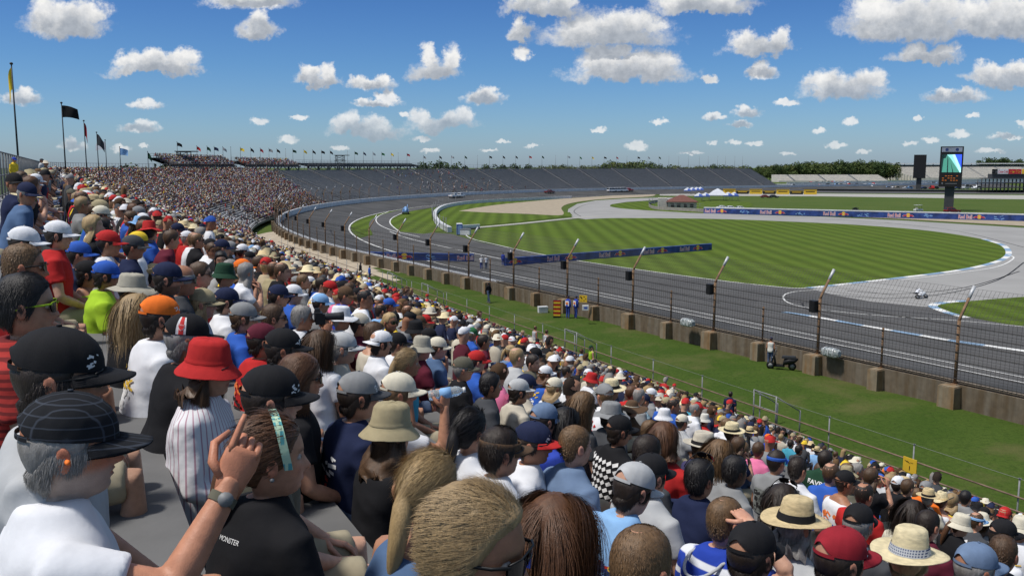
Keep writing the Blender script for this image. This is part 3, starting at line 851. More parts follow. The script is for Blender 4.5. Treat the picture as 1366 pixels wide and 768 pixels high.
def make_head(nu, zs_n, skin, lip=True, beard=None, brow=(.05, .03, .02), female=False, tired=0.0):
    t = np.linspace(0, 1, zs_n)
    zs = np.interp(t, np.linspace(0, 1, len(HEADTAB)), HEADTAB[:, 0])
    s = np.linspace(-1, 1, nu, endpoint=False)
    a = math.pi * np.sign(s) * np.abs(s) ** 1.45
    Z, A = np.meshgrid(zs, a, indexing="ij")
    X, Y = head_shape(Z, A)
    front = np.clip(np.cos(A), 0, 1)
    g = lambda x0, z0, sx, sz: np.exp(-((np.abs(X) - x0) / sx) ** 2 - ((Z - z0) / sz) ** 2) * (front > .05)
    nose = np.clip((.012 - Z) / .052, 0, 1) * (Z > -.047) + np.clip(1 - (-.047 - Z) / .008, 0, 1) * (Z <= -.047) * (Z > -.055)
    Y = Y + .024 * nose * np.exp(-(X / (.008 + .008 * np.clip(nose, 0, 1))) ** 2) * (front > 0)
    Y = Y - .010 * g(.032, -.001, .016, .011) + .004 * g(.03, .020, .022, .008) + .004 * g(.040, -.030, .018, .018)
    Y = Y + .0045 * np.exp(-(X / .022) ** 2) * (np.exp(-((Z + .062) / .004) ** 2) + np.exp(-((Z + .0745) / .0045) ** 2)) * (front > 0)
    Y = Y - .003 * np.exp(-(X / .02) ** 2) * np.exp(-((Z + .0685) / .002) ** 2) * (front > 0)
    Y = Y - .004 * np.exp(-(X / .02) ** 2) * np.exp(-((Z + .086) / .006) ** 2) * (front > 0)
    C = np.ones(X.shape + (3,)) * np.array(skin)
    def paint(mask, c): C[:] = C * (1 - mask[..., None]) + np.array(c) * mask[..., None]
    paint(np.clip(.55 * (g(.04, -.035, .02, .02) + np.exp(-(X / .012) ** 2 - ((Z + .042) / .01) ** 2) * (front > 0)), 0, .5), np.array(skin) * np.array((1.15, .82, .78)))
    paint(np.clip(.85 * np.exp(-((np.abs(X) - .033) / .018) ** 4 - ((Z - .019) / .0045) ** 2) * (front > .2), 0, 1), brow)
    paint(np.clip(.8 * np.exp(-(X / .021) ** 4 - ((Z + .068) / .0085) ** 2) * (front > .4), 0, 1), np.array(skin) * np.array((1.0, .52, .52)) if not female else (.32, .07, .07))
    if beard is not None:
        bm_ = np.clip((-.038 - Z) / .02, 0, 1) * (Z > -.135) * (front > -.1) * (1 - np.exp(-(X / .02) ** 4 - ((Z + .068) / .006) ** 2)) * (1 - np.exp(-(X / .014) ** 2) * (Z > -.056))
        paint(np.clip(bm_ * .75, 0, 1), beard)
    V = np.stack([X, Y, Z], -1).reshape(-1, 3); nr = len(zs)
    i = np.arange(nr - 1)[:, None] * nu; k = np.arange(nu)[None, :]; k2 = (k + 1) % nu
    Q = np.stack([(i + k), (i + k2), (i + nu + k2), (i + nu + k)], -1).reshape(-1, 4)[:, ::-1]
    C = C.reshape(-1, 3)
    # ears
    def blob(c, rx, ry, rz, n1, n2, col, rot=0.0):
        th = np.linspace(0, math.pi, n1); ph = np.linspace(0, 2 * math.pi, n2, endpoint=False)
        T, Pp = np.meshgrid(th, ph, indexing="ij")
        v = np.stack([rx * np.sin(T) * np.cos(Pp), ry * np.sin(T) * np.sin(Pp), rz * np.cos(T)], -1).reshape(-1, 3)
        ca, sa = math.cos(rot), math.sin(rot)
        v = np.stack([v[:, 0] * ca - v[:, 1] * sa, v[:, 0] * sa + v[:, 1] * ca, v[:, 2]], -1) + np.array(c)
        ii = np.arange(n1 - 1)[:, None] * n2; kk = np.arange(n2)[None, :]; k3 = (kk + 1) % n2
        q = np.stack([(ii + kk), (ii + n2 + kk), (ii + n2 + k3), (ii + k3)], -1).reshape(-1, 4)
        return v, q, np.ones((len(v), 3)) * np.array(col)
    VV, QQ, CC = [V], [Q], [C]; off = len(V)
    ne = (9, 12) if nu > 30 else (5, 6)
    for sgn in (-1, 1):
        v, q, c = blob((sgn * .079, -.012, -.010), .011, .019, .032, *ne, np.array(skin) * np.array((1.08, .86, .84)), sgn * -.35)
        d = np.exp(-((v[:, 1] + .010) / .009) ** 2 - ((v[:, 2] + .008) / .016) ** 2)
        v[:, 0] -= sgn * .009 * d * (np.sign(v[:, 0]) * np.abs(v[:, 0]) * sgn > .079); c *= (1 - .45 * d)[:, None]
        VV.append(v); QQ.append(q + off); CC.append(c); off += len(v)
        if nu > 30:
            v, q, c = blob((sgn * .031, .0705, -.001), .0125, .0125, .0100, 9, 12, (.42, .38, .35))
            u_ = (v - np.array((sgn * .031, .0705, -.001))) / .0125
            c[u_[:, 1] > .74] = (.05, .035, .02)
            VV.append(v); QQ.append(q + off); CC.append(c); off += len(v)
    return np.concatenate(VV), np.concatenate(QQ), np.concatenate(CC)

# ---------- bodies through voxel remesh
REM = {}
def remesh(mb, voxel, smooth=4):
    me = bpy.data.meshes.new("tmp"); me.from_pydata(mb.v, [], mb.f); me.update()
    o = bpy.data.objects.new("tmp", me); COL.objects.link(o)
    m = o.modifiers.new("r", "REMESH"); m.mode = "VOXEL"; m.voxel_size = voxel
    s = o.modifiers.new("s", "SMOOTH"); s.iterations = smooth; s.factor = .5
    dg = bpy.context.evaluated_depsgraph_get()
    r_ = bpy.data.meshes.new_from_object(o.evaluated_get(dg))
    V = np.empty(len(r_.vertices) * 3, np.float32); r_.vertices.foreach_get("co", V); V = V.reshape(-1, 3).astype(float)
    NV = np.empty(len(r_.vertices) * 3, np.float32); r_.vertices.foreach_get("normal", NV); NV = NV.reshape(-1, 3)
    Fq = np.empty(len(r_.loops), np.int32); r_.loops.foreach_get("vertex_index", Fq)
    ok = all(p.loop_total == 4 for p in r_.polygons)
    Fq = Fq.reshape(-1, 4) if ok else None
    bpy.data.objects.remove(o); bpy.data.meshes.remove(me); bpy.data.meshes.remove(r_)
    return V, NV, Fq
def pose_arms(pose):
    """(shoulder, elbow, wrist, hand direction, palm normal, curl) for the two arms, +x first."""
    S = lambda s: np.array((s * .185, -.005, .985))
    lap = lambda s: (S(s), np.array((s * .265, .06, .72)), np.array((s * .12, .27, .60)), np.array((-s * .35, .9, -.2)), np.array((0, -.1, -1)), .45)
    if pose == "lap": return [lap(1), lap(-1)]
    if pose == "knees":
        k = lambda s: (S(s) + (0, .02, 0), np.array((s * .22, .26, .74)), np.array((s * .06, .44, .66)), np.array((-s * .5, .8, -.1)), np.array((0, 0, -1)), .7)
        return [k(1), k(-1)]
    if pose == "chin":
        return [(S(1), np.array((.20, .24, .76)), np.array((.07, .20, 1.00)), np.array((-.3, -.2, .9)), np.array((-.4, -.9, 0)), .9), lap(-1)]
    if pose == "camera":
        k = lambda s: (S(s), np.array((s * .25, .20, .84)), np.array((s * .09, .24, 1.07)), np.array((-s * .2, .25, .9)), np.array((-s, 0, .2)), .75)
        return [k(1), k(-1)]
    if pose == "point":
        return [(S(1), np.array((.235, .215, .93)), np.array((.17, .345, 1.115)), np.array((-.10, .50, 1.0)), np.array((-.95, .1, -.1)), .8), lap(-1)]
    if pose == "drink":
        return [(S(1), np.array((.22, .26, .88)), np.array((.16, .26, 1.13)), np.array((-.15, .1, 1.0)), np.array((-.8, -.5, .1)), .85), lap(-1)]
    if pose == "hathand":
        return [(S(1), np.array((.42, .06, 1.06)), np.array((.17, .0, 1.27)), np.array((-.95, .1, .25)), np.array((-.1, 0, -1)), .3), lap(-1)]
    if pose == "side":
        k = lambda s: (S(s) + (0, 0, 0), np.array((s * .235, -.02, .69)), np.array((s * .235, .10, .43)), np.array((0, .15, -1)), np.array((-s, 0, 0)), .35)
        return [k(1), k(-1)]
    if pose == "walk":
        return [(S(1), np.array((.25, -.10, .71)), np.array((.23, -.04, .46)), np.array((0, .1, -1)), np.array((-1, 0, 0)), .35),
                (S(-1), np.array((-.25, .10, .72)), np.array((-.22, .24, .52)), np.array((0, .5, -.8)), np.array((1, 0, 0)), .35)]
def lean_f(lean, z0=.5):
    def f(p):
        p = np.array(p, float); h = max(p[2] - z0, 0)
        return np.array((p[0], p[1] + math.sin(lean) * h, z0 + (p[2] - z0) * (math.cos(lean) if p[2] > z0 else 1)))
    return f
TORSO = [(.43, 0, .165, .125), (.52, -.005, .178, .138), (.62, 0, .172, .130), (.72, .005, .168, .125), (.82, .004, .178, .126), (.90, -.002, .188, .124), (.96, -.008, .192, .114), (1.005, -.012, .178, .100), (1.04, -.016, .142, .084), (1.07, -.018, .100, .072), (1.10, -.016, .070, .062)]
def torso_rings(lf, grow, fat, wide, zmax=2, zmin=0, n=28, neck_grow=None):
    out = []
    for z, y, w, d in TORSO:
        if z > zmax or z < zmin: continue
        b = fat * math.exp(-((z - .62) / .16) ** 2)
        g_ = grow if (neck_grow is None or z < 1.03) else neck_grow
        r_ = []
        for k in range(n):
            an = 2 * math.pi * k / n; ca, sa = math.cos(an), math.sin(an)
            x = (w * wide + b * .8 + g_) * math.copysign(abs(ca) ** .80, ca)
            yy = y + (d + b + g_) * math.copysign(abs(sa) ** .9, sa) + (b * .5 if sa > 0 else 0)
            r_.append(tuple(lf((x, yy, z))))
        out.append(r_)
    return out
def arm_pts(arm, lf, wide):
    s, e, w, hd, pn, cu = arm
    adj = np.array((wide, 1, 1))
    return lf(s * adj), lf(e * adj), lf(w * np.array((1, 1, 1))), hd / np.linalg.norm(hd), pn / np.linalg.norm(pn), cu
def leg_pts(pose, s):
    if pose in ("side", "walk"):
        st = 0 if pose == "side" else s * .22
        return [(s * .09, 0, .50), (s * .10, .03 + st * .6, .02), (s * .10, -.02 + st, -.40)], (s * .10 + s * .02, .12 + st, -.45)
    return [(s * .09, .02, .51), (s * .14, .42, .53), (s * .14, .40, .09)], (s * .15, .52, .04)
def hand_mb(mb, w, hd, pn, curl, side, point=False, n=7):
    """Palm, four fingers and a thumb. hd: from wrist to knuckles, pn: palm normal (the way the fingers close)."""
    hd = Vector(hd); pn = Vector(pn); pn = (pn - hd * pn.dot(hd)).normalized(); sd = hd.cross(pn) * (1 if side > 0 else -1)
    w = Vector(w)
    rr = [(.029, .020), (.036, .016), (.043, .015), (.042, .013), (.036, .010)]
    rings = []
    for (a, b), t in zip(rr, (-.02, .02, .055, .085, .098)):
        c = w + hd * t
        rings.append([c + sd * math.cos(2 * math.pi * k / 12) * a + pn * math.sin(2 * math.pi * k / 12) * b for k in range(12)])
    mb.rings(rings, 0, True)
    for i, (off, L_) in enumerate(((.030, .074), (.010, .083), (-.010, .077), (-.030, .060))):
        c = curl * (1.0 + .08 * i); 
        if point and i == 0: c = .06
        p = w + hd * .080 + sd * off; pts = [p]; ang = c * .35; rad = [.0095]
        pts.append(w + hd * .097 + sd * off); rad.append(.0095)
        for j, fr in enumerate((.42, .32, .26)):
            ang += c * (1.0 if j else .55) * 1.05
            d = hd * math.cos(ang) + pn * math.sin(ang) + sd * off * (.6 if not curl > .6 else .2)
            p = pts[-1] + d.normalized() * L_ * fr; pts.append(p); rad.append(.0088 - .0009 * j)
        rad[-1] = .0055
        mb.tube(pts, rad, n, 0)
    p = w + hd * .022 + sd * .026
    pts = [p, p + (sd * .75 + hd * .55 + pn * .30) * .040, p + (sd * .62 + hd * .95 + pn * (.35 + .4 * curl)) * .062, p + (sd * (.45 - .35 * curl) + hd * 1.2 + pn * (.35 + .75 * curl)) * .078]
    mb.tube(pts, [.014, .0125, .0105, .006], n, 0)
def body_template(pose, lean, lod, fat, wide):
    key = ("b", pose, round(lean, 2), lod, fat, wide)
    if key in REM: return REM[key]
    lf = lean_f(lean); mb = MB()
    mb.rings(torso_rings(lf, -.012, fat, wide, n=20), 0)
    hands = MB()
    for s, arm in zip((1, -1), pose_arms(pose)):
        S, E, Wr, hd, pn, cu = arm_pts(arm, lf, wide)
        mid = (np.array(E) + np.array(Wr)) / 2 * .4 + np.array(E) * .6
        mb.tube([S * np.array((.72, 1, 1)), S, (S * .6 + E * .4), E, mid, Wr, Wr + hd * .03], [.055, .055, .048, .040, .042, (.030, .027), (.028, .022)], 12, 0)
        hand_mb(hands, Wr, hd, pn, cu, s, pose == "point" and s > 0, 7 if lod == 0 else 4)
    for s in (1, -1):
        pts, toe = leg_pts(pose, s)
        m1 = np.array(pts[1]) * .65 + np.array(pts[2]) * .35
        mb.tube([pts[0], np.array(pts[0]) * .45 + np.array(pts[1]) * .55, pts[1], m1, pts[2]], [.088, .074, .056, .055, .036], 12, 0)
        mb.tube([pts[2], (np.array(pts[2]) + np.array(toe)) / 2 - np.array((0, 0, .005)), toe], [.036, .04, .028], 10, 0)
    V, NV, Q = remesh(mb, .011 if lod == 0 else .024, 4 if lod == 0 else 2)
    hv = np.array([tuple(v) for v in hands.v]); 
    REM[key] = (V, Q, hv, hands.f); return REM[key]
def wrinkle(V, NV, amp, seed):
    out = V.copy()
    for i in range(len(V)):
        x, y, z = V[i]
        f = mnoise.noise((x * 5 + seed, y * 5, z * 11)) + .5 * mnoise.noise((x * 13, y * 13 + seed, z * 21))
        f2 = 1 - abs(mnoise.noise((x * 4 + z * 5 + seed, y * 4 - z * 3, z * 3 + x * 2)))
        out[i] = V[i] + NV[i] * amp * (f * .7 + (f2 - .75) * 1.6)
    return out
def shirt_mesh(pose, lean, sleeve, lod, fat, wide, seed=0):
    key = ("s", pose, round(lean, 2), sleeve, lod, fat, wide, seed if lod == 0 else 0)
    if key in REM: return REM[key]
    lf = lean_f(lean); mb = MB()
    if sleeve == "tank":
        mb.rings([[tuple(lf(Vector((p[0] * (.86 if z > .93 else 1), p[1], p[2])))) if 0 else p for p in r_] for r_, z in zip(torso_rings(lf, .010, fat, wide * .97, 1.045), [t[0] for t in TORSO])], 0)
    else:
        mb.rings(torso_rings(lf, .014, fat, wide, 1.12, neck_grow=.013), 0)
        for s, arm in zip((1, -1), pose_arms(pose)):
            S, E, Wr, hd, pn, cu = arm_pts(arm, lf, wide)
            if sleeve == "long":
                mb.tube([S * np.array((.72, 1, 1)), S, (S * .5 + E * .5), E, Wr * .5 + E * .5, Wr], [.068, .070, .062, .055, .048, .040], 14, 0)
            else:
                t = .72 if sleeve == "half" else .58
                e = S * (1 - t) + E * t
                mb.tube([S * np.array((.72, 1, 1)), S, (S + e) / 2, e], [.068, .071, .069, .067], 14, 0)
    V, NV, Q = remesh(mb, .0125 if lod == 0 else .026, 5 if lod == 0 else 2)
    V = wrinkle(V, NV, .0085 if lod == 0 else .010, seed * 3.7)
    me = np_mesh("shirt", V, Q, [None], smooth=True)
    REM[key] = me; return me
def trouser_mesh(pose, kind, lod):
    key = ("t", pose in ("side", "walk") and pose, kind, lod)
    if key in REM: return REM[key]
    mb = MB(); lf = lean_f(0)
    mb.rings(torso_rings(lf, .006, 0, 1, .63), 0)
    for s in (1, -1):
        pts, toe = leg_pts(pose, s); pts = [np.array(p) for p in pts]
        if kind == "long": mb.tube([pts[0], pts[0] * .45 + pts[1] * .55, pts[1], pts[1] * .5 + pts[2] * .5, pts[2] * .95 + pts[1] * .05], [.102, .090, .075, .068, .062], 12, 0)
        else: mb.tube([pts[0], pts[0] * .45 + pts[1] * .55, pts[1] * .95 + pts[0] * .05], [.104, .098, .085], 12, 0)
    V, NV, Q = remesh(mb, .024, 2)
    me = np_mesh("trousers", V, Q, [None], smooth=True); REM[key] = me; return me
def shoe_mesh(pose):
    key = ("shoe", pose in ("side", "walk") and pose)
    if key in REM: return REM[key]
    mb = MB()
    for s in (1, -1):
        pts, toe = leg_pts(pose, s); a = np.array(pts[2]); t = np.array(toe); bz = t[2] - .04
        d = (t - a); d[2] = 0; d /= np.linalg.norm(d)
        base = a.copy(); base[2] = bz
        mb.tube([base - d * .07 + (0, 0, .045), base - d * .02 + (0, 0, .055), base + d * .07 + (0, 0, .05), base + d * .17 + (0, 0, .035), base + d * .205 + (0, 0, .025)], [(.045, .038), (.055, .045), (.05, .048), (.035, .045), (.018, .025)], 12, 0)
    me = bpy.data.meshes.new("shoes"); me.from_pydata(mb.v, [], mb.f); me.materials.append(None)
    for p in me.polygons: p.use_smooth = True
    REM[key] = me; return me

# ---------- hair
HL_A = np.radians([0, 30, 50, 66, 76, 88, 100, 116, 140, 180]); HL_Z = np.array([.070, .064, .052, .020, -.018, -.022, .000, -.045, -.080, -.084])
def hair_shell(kind, nu, nr, seed, thick, hairline=0.0, zlow=None, wave=0.0):
    rs = np.random.default_rng(seed)
    a = np.linspace(-math.pi, math.pi, nu, endpoint=False)
    hz = np.interp(np.abs(a), HL_A, HL_Z) + hairline
    if kind == "bald": hz = np.where(np.abs(a) < R(95), -.02, np.minimum(hz, .055 * 0 - .03)); 
    t = np.linspace(0, 1, nr)[:, None]
    ztop = .1215 if kind != "bald" else .045
    Z = ztop * (1 - t ** 1.25) + hz[None, :] * t ** 1.25
    A = np.broadcast_to(a[None, :], Z.shape)
    env = np.clip((1 - t) * 6, .12, 1) * np.ones_like(Z)
    if kind == "bald": env = env * np.clip(t * 5, .1, 1)
    x, y = head_shape(Z, A, 0)
    r0 = np.hypot(x, y + .006); ux, uy = x / np.maximum(r0, 1e-4), (y + .006) / np.maximum(r0, 1e-4)
    up = np.clip((Z - .03) / .09, 0, 1)
    nz_ = np.array([[mnoise.noise((ux[i, k] * 5 + seed, uy[i, k] * 5, Z[i, k] * 18)) + .6 * mnoise.noise((ux[i, k] * 16, uy[i, k] * 16 + seed, Z[i, k] * 30)) for k in range(nu)] for i in range(nr)])
    th = thick * env * (1 + .18 * nz_)
    X = x + ux * th * (1 - .5 * up); Y = y + uy * th * (1 - .5 * up); Zz = Z + th * up * .9
    V = np.stack([X, Y, Zz], -1)
    rows = [V[i] for i in range(nr)]
    if zlow is not None:
        # long hair hangs from the sides and back
        last = rows[-1]; n_d = 9 if nr > 8 else 5
        back = np.clip((np.abs(a) - R(62)) / R(25), 0, 1)
        for j in range(1, n_d + 1):
            tt = j / n_d
            z = last[:, 2] * (1 - tt) + (zlow + .03 * rs.standard_normal(nu) * (tt > .8)) * tt
            rr = .100 + .030 * tt + wave * np.sin(tt * 9 + a * 5 + seed) * .5
            tx = np.sin(a) * rr * 1.0; ty = np.cos(a) * rr * .85 - .045
            k = np.minimum(tt * 2.2, 1)
            nx = last[:, 0] * (1 - k) + tx * k; ny = last[:, 1] * (1 - k) + ty * k
            b = back
            rows.append(np.stack([nx * b + last[:, 0] * (1 - b), ny * b + last[:, 1] * (1 - b), z * b + last[:, 2] * (1 - b)], -1))
    V = np.concatenate(rows); nrr = len(rows)
    i = np.arange(nrr - 1)[:, None] * nu; k = np.arange(nu)[None, :]; k2 = (k + 1) % nu
    Q = np.stack([(i + k), (i + nu + k), (i + nu + k2), (i + k2)], -1).reshape(-1, 4)
    return V, Q
def strands(kind, n, seed, length, thick, zlow=None, width=.0007, hatted=False):
    """Many fine tapered locks combed over the scalp."""
    rs = np.random.default_rng(seed); VV = []; QQ = []; CC = []
    a = rs.uniform(-math.pi, math.pi, n)
    hz = np.interp(np.abs(a), HL_A, HL_Z)
    t = rs.uniform(0.0, 1, n) ** (.7 if hatted else 1.25)
    if hatted:
        ok = hz < .012
        a = a[ok]; hz = hz[ok]; t = t[ok]; n = len(a)
        z = np.minimum(.016, hz + .045) * (1 - t) + hz * t
    else: z = .118 * (1 - t) + hz * t
    x, y = head_shape(z, a)
    P = np.stack([x, y, z], -1)
    ctr = np.array((0, -.006, .0)); nrm = (P - ctr) / np.array((.076 ** 2, .098 ** 2, .12 ** 2)); nrm /= np.linalg.norm(nrm, axis=1)[:, None]
    fr_ = np.clip(np.cos(a), 0, 1)[:, None]
    if kind in ("swept", "pony"): dn = np.broadcast_to(np.array((.0, -1.0, -.22)), (n, 3)).copy()
    elif zlow is not None: dn = np.stack([np.sign(np.sin(a)) * (.25 + .9 * fr_[:, 0]), -.25 - .55 * fr_[:, 0], -.9 + .3 * fr_[:, 0]], -1)
    else: dn = np.stack([.35 + 0 * a, -.25 - .6 * fr_[:, 0], -.85 + .6 * fr_[:, 0]], -1)
    if hatted and zlow is None: dn[:] = (0, -.25, -1.0)
    dot = lambda u_, w_: (u_ * w_).sum(1)[:, None]
    seg = 4 if zlow is None else 8
    base_n = 0
    pts = [P + nrm * .002]
    d = dn - nrm * dot(nrm, dn); d /= np.maximum(np.linalg.norm(d, axis=1), .15)[:, None]
    jit = rs.normal(0, .15 if zlow is None else .11, (n, 3))
    cur = pts[0]; Ls = length * rs.uniform(.6, 1.25, n)
    for j in range(seg):
        nn = (cur - ctr) / np.array((.076 ** 2, .098 ** 2, .12 ** 2)); nn /= np.linalg.norm(nn, axis=1)[:, None]
        g = dn - nn * dot(nn, dn); g /= np.maximum(np.linalg.norm(g, axis=1), .15)[:, None]
        dirv = g + jit + nn * ((.04 if kind == 'pony' else .16 * (1 - j / seg)) if zlow is None else .10)
        if zlow is not None:
            low = np.clip((.02 - cur[:, 2]) / .05, 0, 1)[:, None]
            fall = np.array((0, -.05, -1.0)) + .25 * np.sin(cur[:, 2:3] * 38 + a[:, None] * 3) * np.stack([np.sin(a), np.cos(a), 0 * a], -1)
            dirv = dirv * (1 - low) + (fall + jit * .4) * low
        dirv /= np.linalg.norm(dirv, axis=1)[:, None]
        cur = cur + dirv * (Ls / seg)[:, None]
        q = ((cur - ctr) / np.array((.076 + thick, .098 + thick, .12 + thick)))
        m_ = np.linalg.norm(q, axis=1); f_ = np.where((m_ < 1) & (cur[:, 2] > -.06), 1 / np.maximum(m_, .3), 1)
        cur = ctr + (cur - ctr) * f_[:, None]
        pts.append(cur)
    T = np.stack(pts)                                  # seg+1, n, 3
    sidev = np.cross(T[-1] - T[0], nrm); sidev /= np.maximum(np.linalg.norm(sidev, axis=1), 1e-6)[:, None]
    wv = width * rs.uniform(.7, 1.5, n)
    A_, B_ = [], []
    for j in range(seg + 1):
        k = (1 - (j / seg) ** 2 * .9)
        A_.append(T[j] + sidev * (wv * k)[:, None]); B_.append(T[j] - sidev * (wv * k)[:, None])
    V = np.stack([np.stack(A_), np.stack(B_)], 2).transpose(1, 0, 2, 3).reshape(-1, 3)   # n, seg+1, 2
    base = (np.arange(n) * (seg + 1) * 2)[:, None]; j = (np.arange(seg) * 2)[None, :]
    Q = np.stack([base + j, base + j + 1, base + j + 3, base + j + 2], -1).reshape(-1, 4)
    cv = np.repeat(rs.uniform(.72, 1.3, n), (seg + 1) * 2)
    return V, Q, cv
def hair_object(style, color, lod, seed, near, hatted=False):
    """Hair in head space. Returns mesh with colours."""
    c = np.array(color); key = ("h", style, tuple(color), lod, seed if near else seed % 3, near, hatted)
    if key in REM: return REM[key]
    nu, nr = (44, 12) if lod == 0 else (20, 6)
    sd = seed if near else seed % 3
    th = dict(short=.009, buzz=.0025, curly=.020, long=.013, pony=.009, bald=.004, swept=.013, bob=.014).get(style, .009)
    if hatted: th = min(th, .008)
    zl = dict(long=-.30, bob=-.13, curly=-.22).get(style)
    V, Q = hair_shell("bald" if style == "bald" else "s", nu, nr, sd, th, .0, zl, .02 if style == "curly" else .006)
    if hatted:      # pressed flat under the hat
        hi = V[:, 2] > .022
        k = np.where(hi, np.clip(1 - (V[:, 2] - .022) * 3.2, .78, 1), 1)
        V[:, 0] *= k; V[:, 1] *= k; V[:, 2] = np.where(hi, .022 + (V[:, 2] - .022) * .80, V[:, 2])
    cols = np.ones((len(V), 1)) * c[None] * (1 + .15 * np.random.default_rng(sd).standard_normal((len(V), 1)))
    if style == "pony":
        mb = MB(); k = 10
        pts = [(.012 * math.sin(4 * t), -.108 - .055 * t - .02 * math.sin(t * 3), .035 - .29 * t) for t in np.linspace(0, 1, 7)]
        mb.tube(pts, [.022, .034, .034, .031, .027, .021, .008], k, 0)
        v2 = np.array([tuple(p) for p in mb.v]); q2 = np.array([f for f in mb.f if len(f) == 4]) + len(V)
        V = np.concatenate([V, v2]); Q = np.concatenate([Q, q2]); cols = np.concatenate([cols, np.ones((len(v2), 1)) * c[None]])
    if near == 1 and style != "bald":
        L_ = dict(short=.035, buzz=.010, curly=.34, long=.40, pony=.09, swept=.06, bob=.22).get(style, .035)
        v2, q2, cv = strands(style, 2400, sd, L_, th * .8, zl, width=.0018, hatted=hatted)
        V = np.concatenate([V, v2]); Q = np.concatenate([Q, q2 + len(V) - len(v2)]); cols = np.concatenate([cols, cv[:, None] * c[None]])
    if near == 2 and style != "bald":
        n = 15000 if style != "buzz" else 3500
        L_ = dict(short=.035, buzz=.010, curly=.34, long=.40, pony=.09, swept=.06, bob=.22).get(style, .035)
        v2, q2, cv = strands(style, n, sd, L_, th * .8, zl, hatted=hatted)
        V = np.concatenate([V, v2]); Q = np.concatenate([Q, q2 + len(V) - len(v2)])
        cols = np.concatenate([cols, cv[:, None] * c[None]])
    me = np_mesh("hair", V, Q, M_hair, np.clip(cols, 0, 1), smooth=True)
    REM[key] = me; return me

# ---------- hats (head space)
def cap_parts(lod, grow=0.0, flat=False):
    key = ("cap", lod, flat)
    if key in REM: return REM[key]
    n = 48 if lod == 0 else 18
    zz = [.030, .036, .055, .078, .100, .118, .130, .136, .1375] if lod == 0 else [.030, .055, .090, .120, .134, .1375]
    mb = MB(); rings = []
    for z in zz:
        t = (z - .03) / .1075; k = math.sqrt(max(1 - t ** 2.4, 0.0)) if z < .1374 else .0
        row = []
        for j in range(n):
            a = 2 * math.pi * j / n
            lift = 0
            seam = -.0026 * math.exp(-((((a / (math.pi / 3)) + .5) % 1 - .5) / .06) ** 2) * (k > .2) if lod == 0 else 0
            w = (.0835 + seam) * k; dp = (.109 + seam) * k; back = math.exp(-((a - math.pi) / .42) ** 2)
            zr = .03 + (z - .03) * .92 + (.040 * back * (1 - t) ** 3 if z < .06 else 0) - .006 * math.cos(a) * (1 - t)
            q_ = 1 + .012 * mnoise.noise((math.sin(a) * 2.4, math.cos(a) * 2.4, z * 24)) * (t > .05)
            row.append((w * q_ * math.sin(a), dp * q_ * math.cos(a) * (1.0 if math.cos(a) > 0 else .98) - .004, zr))
        rings.append(row)
    mb.rings(rings, 0, True, False)
    if lod == 0:
        mb.lathe([(.001, .1345), (.006, .1335), (.007, .130)], 10, (0, -.004, 0), 0)
        # inner sweat band and rear strap
    st = [[(.0875 * math.sin(a), -.004 + .110 * math.cos(a), z) for z in (.026, .040)] for a in np.linspace(math.pi - .75, math.pi + .75, 10)]
    mb.rings([list(r_) for r_ in st], 0, True, False, False)
    crown = bpy.data.meshes.new("cap"); crown.from_pydata(mb.v, [], mb.f); crown.materials.append(None)
    for p in crown.polygons: p.use_smooth = True
    mb = MB(); nb = 17 if lod == 0 else 7; mr = 6 if lod == 0 else 3
    top, bot = [], []
    for i in range(mr + 1):
        t = i / mr; row = []
        for j in range(nb):
            s = -1 + 2 * j / (nb - 1); a = s * R(68)
            ex = .072 * (1 - abs(s) ** 3.2) ** .5 if abs(s) < 1 else 0
            x = .0865 * math.sin(a) * (1 + .02 * t); y = -.004 + .1115 * math.cos(a) + ex * t
            z = .031 - .006 * math.cos(a) - (.026 * (0 if flat else 1) * s * s) * (.3 + .7 * t) - .010 * t
            row.append((x, y, z))
        top.append(row); bot.append([(x, y, z - .004) for x, y, z in row])
    full = [t_ + b_[::-1] for t_, b_ in zip(top, bot)]
    mb.rings(full, 0, True, True)
    brim = bpy.data.meshes.new("brim"); brim.from_pydata(mb.v, [], mb.f); brim.materials.append(None)
    for p in brim.polygons: p.use_smooth = True
    REM[key] = (crown, brim); return REM[key]
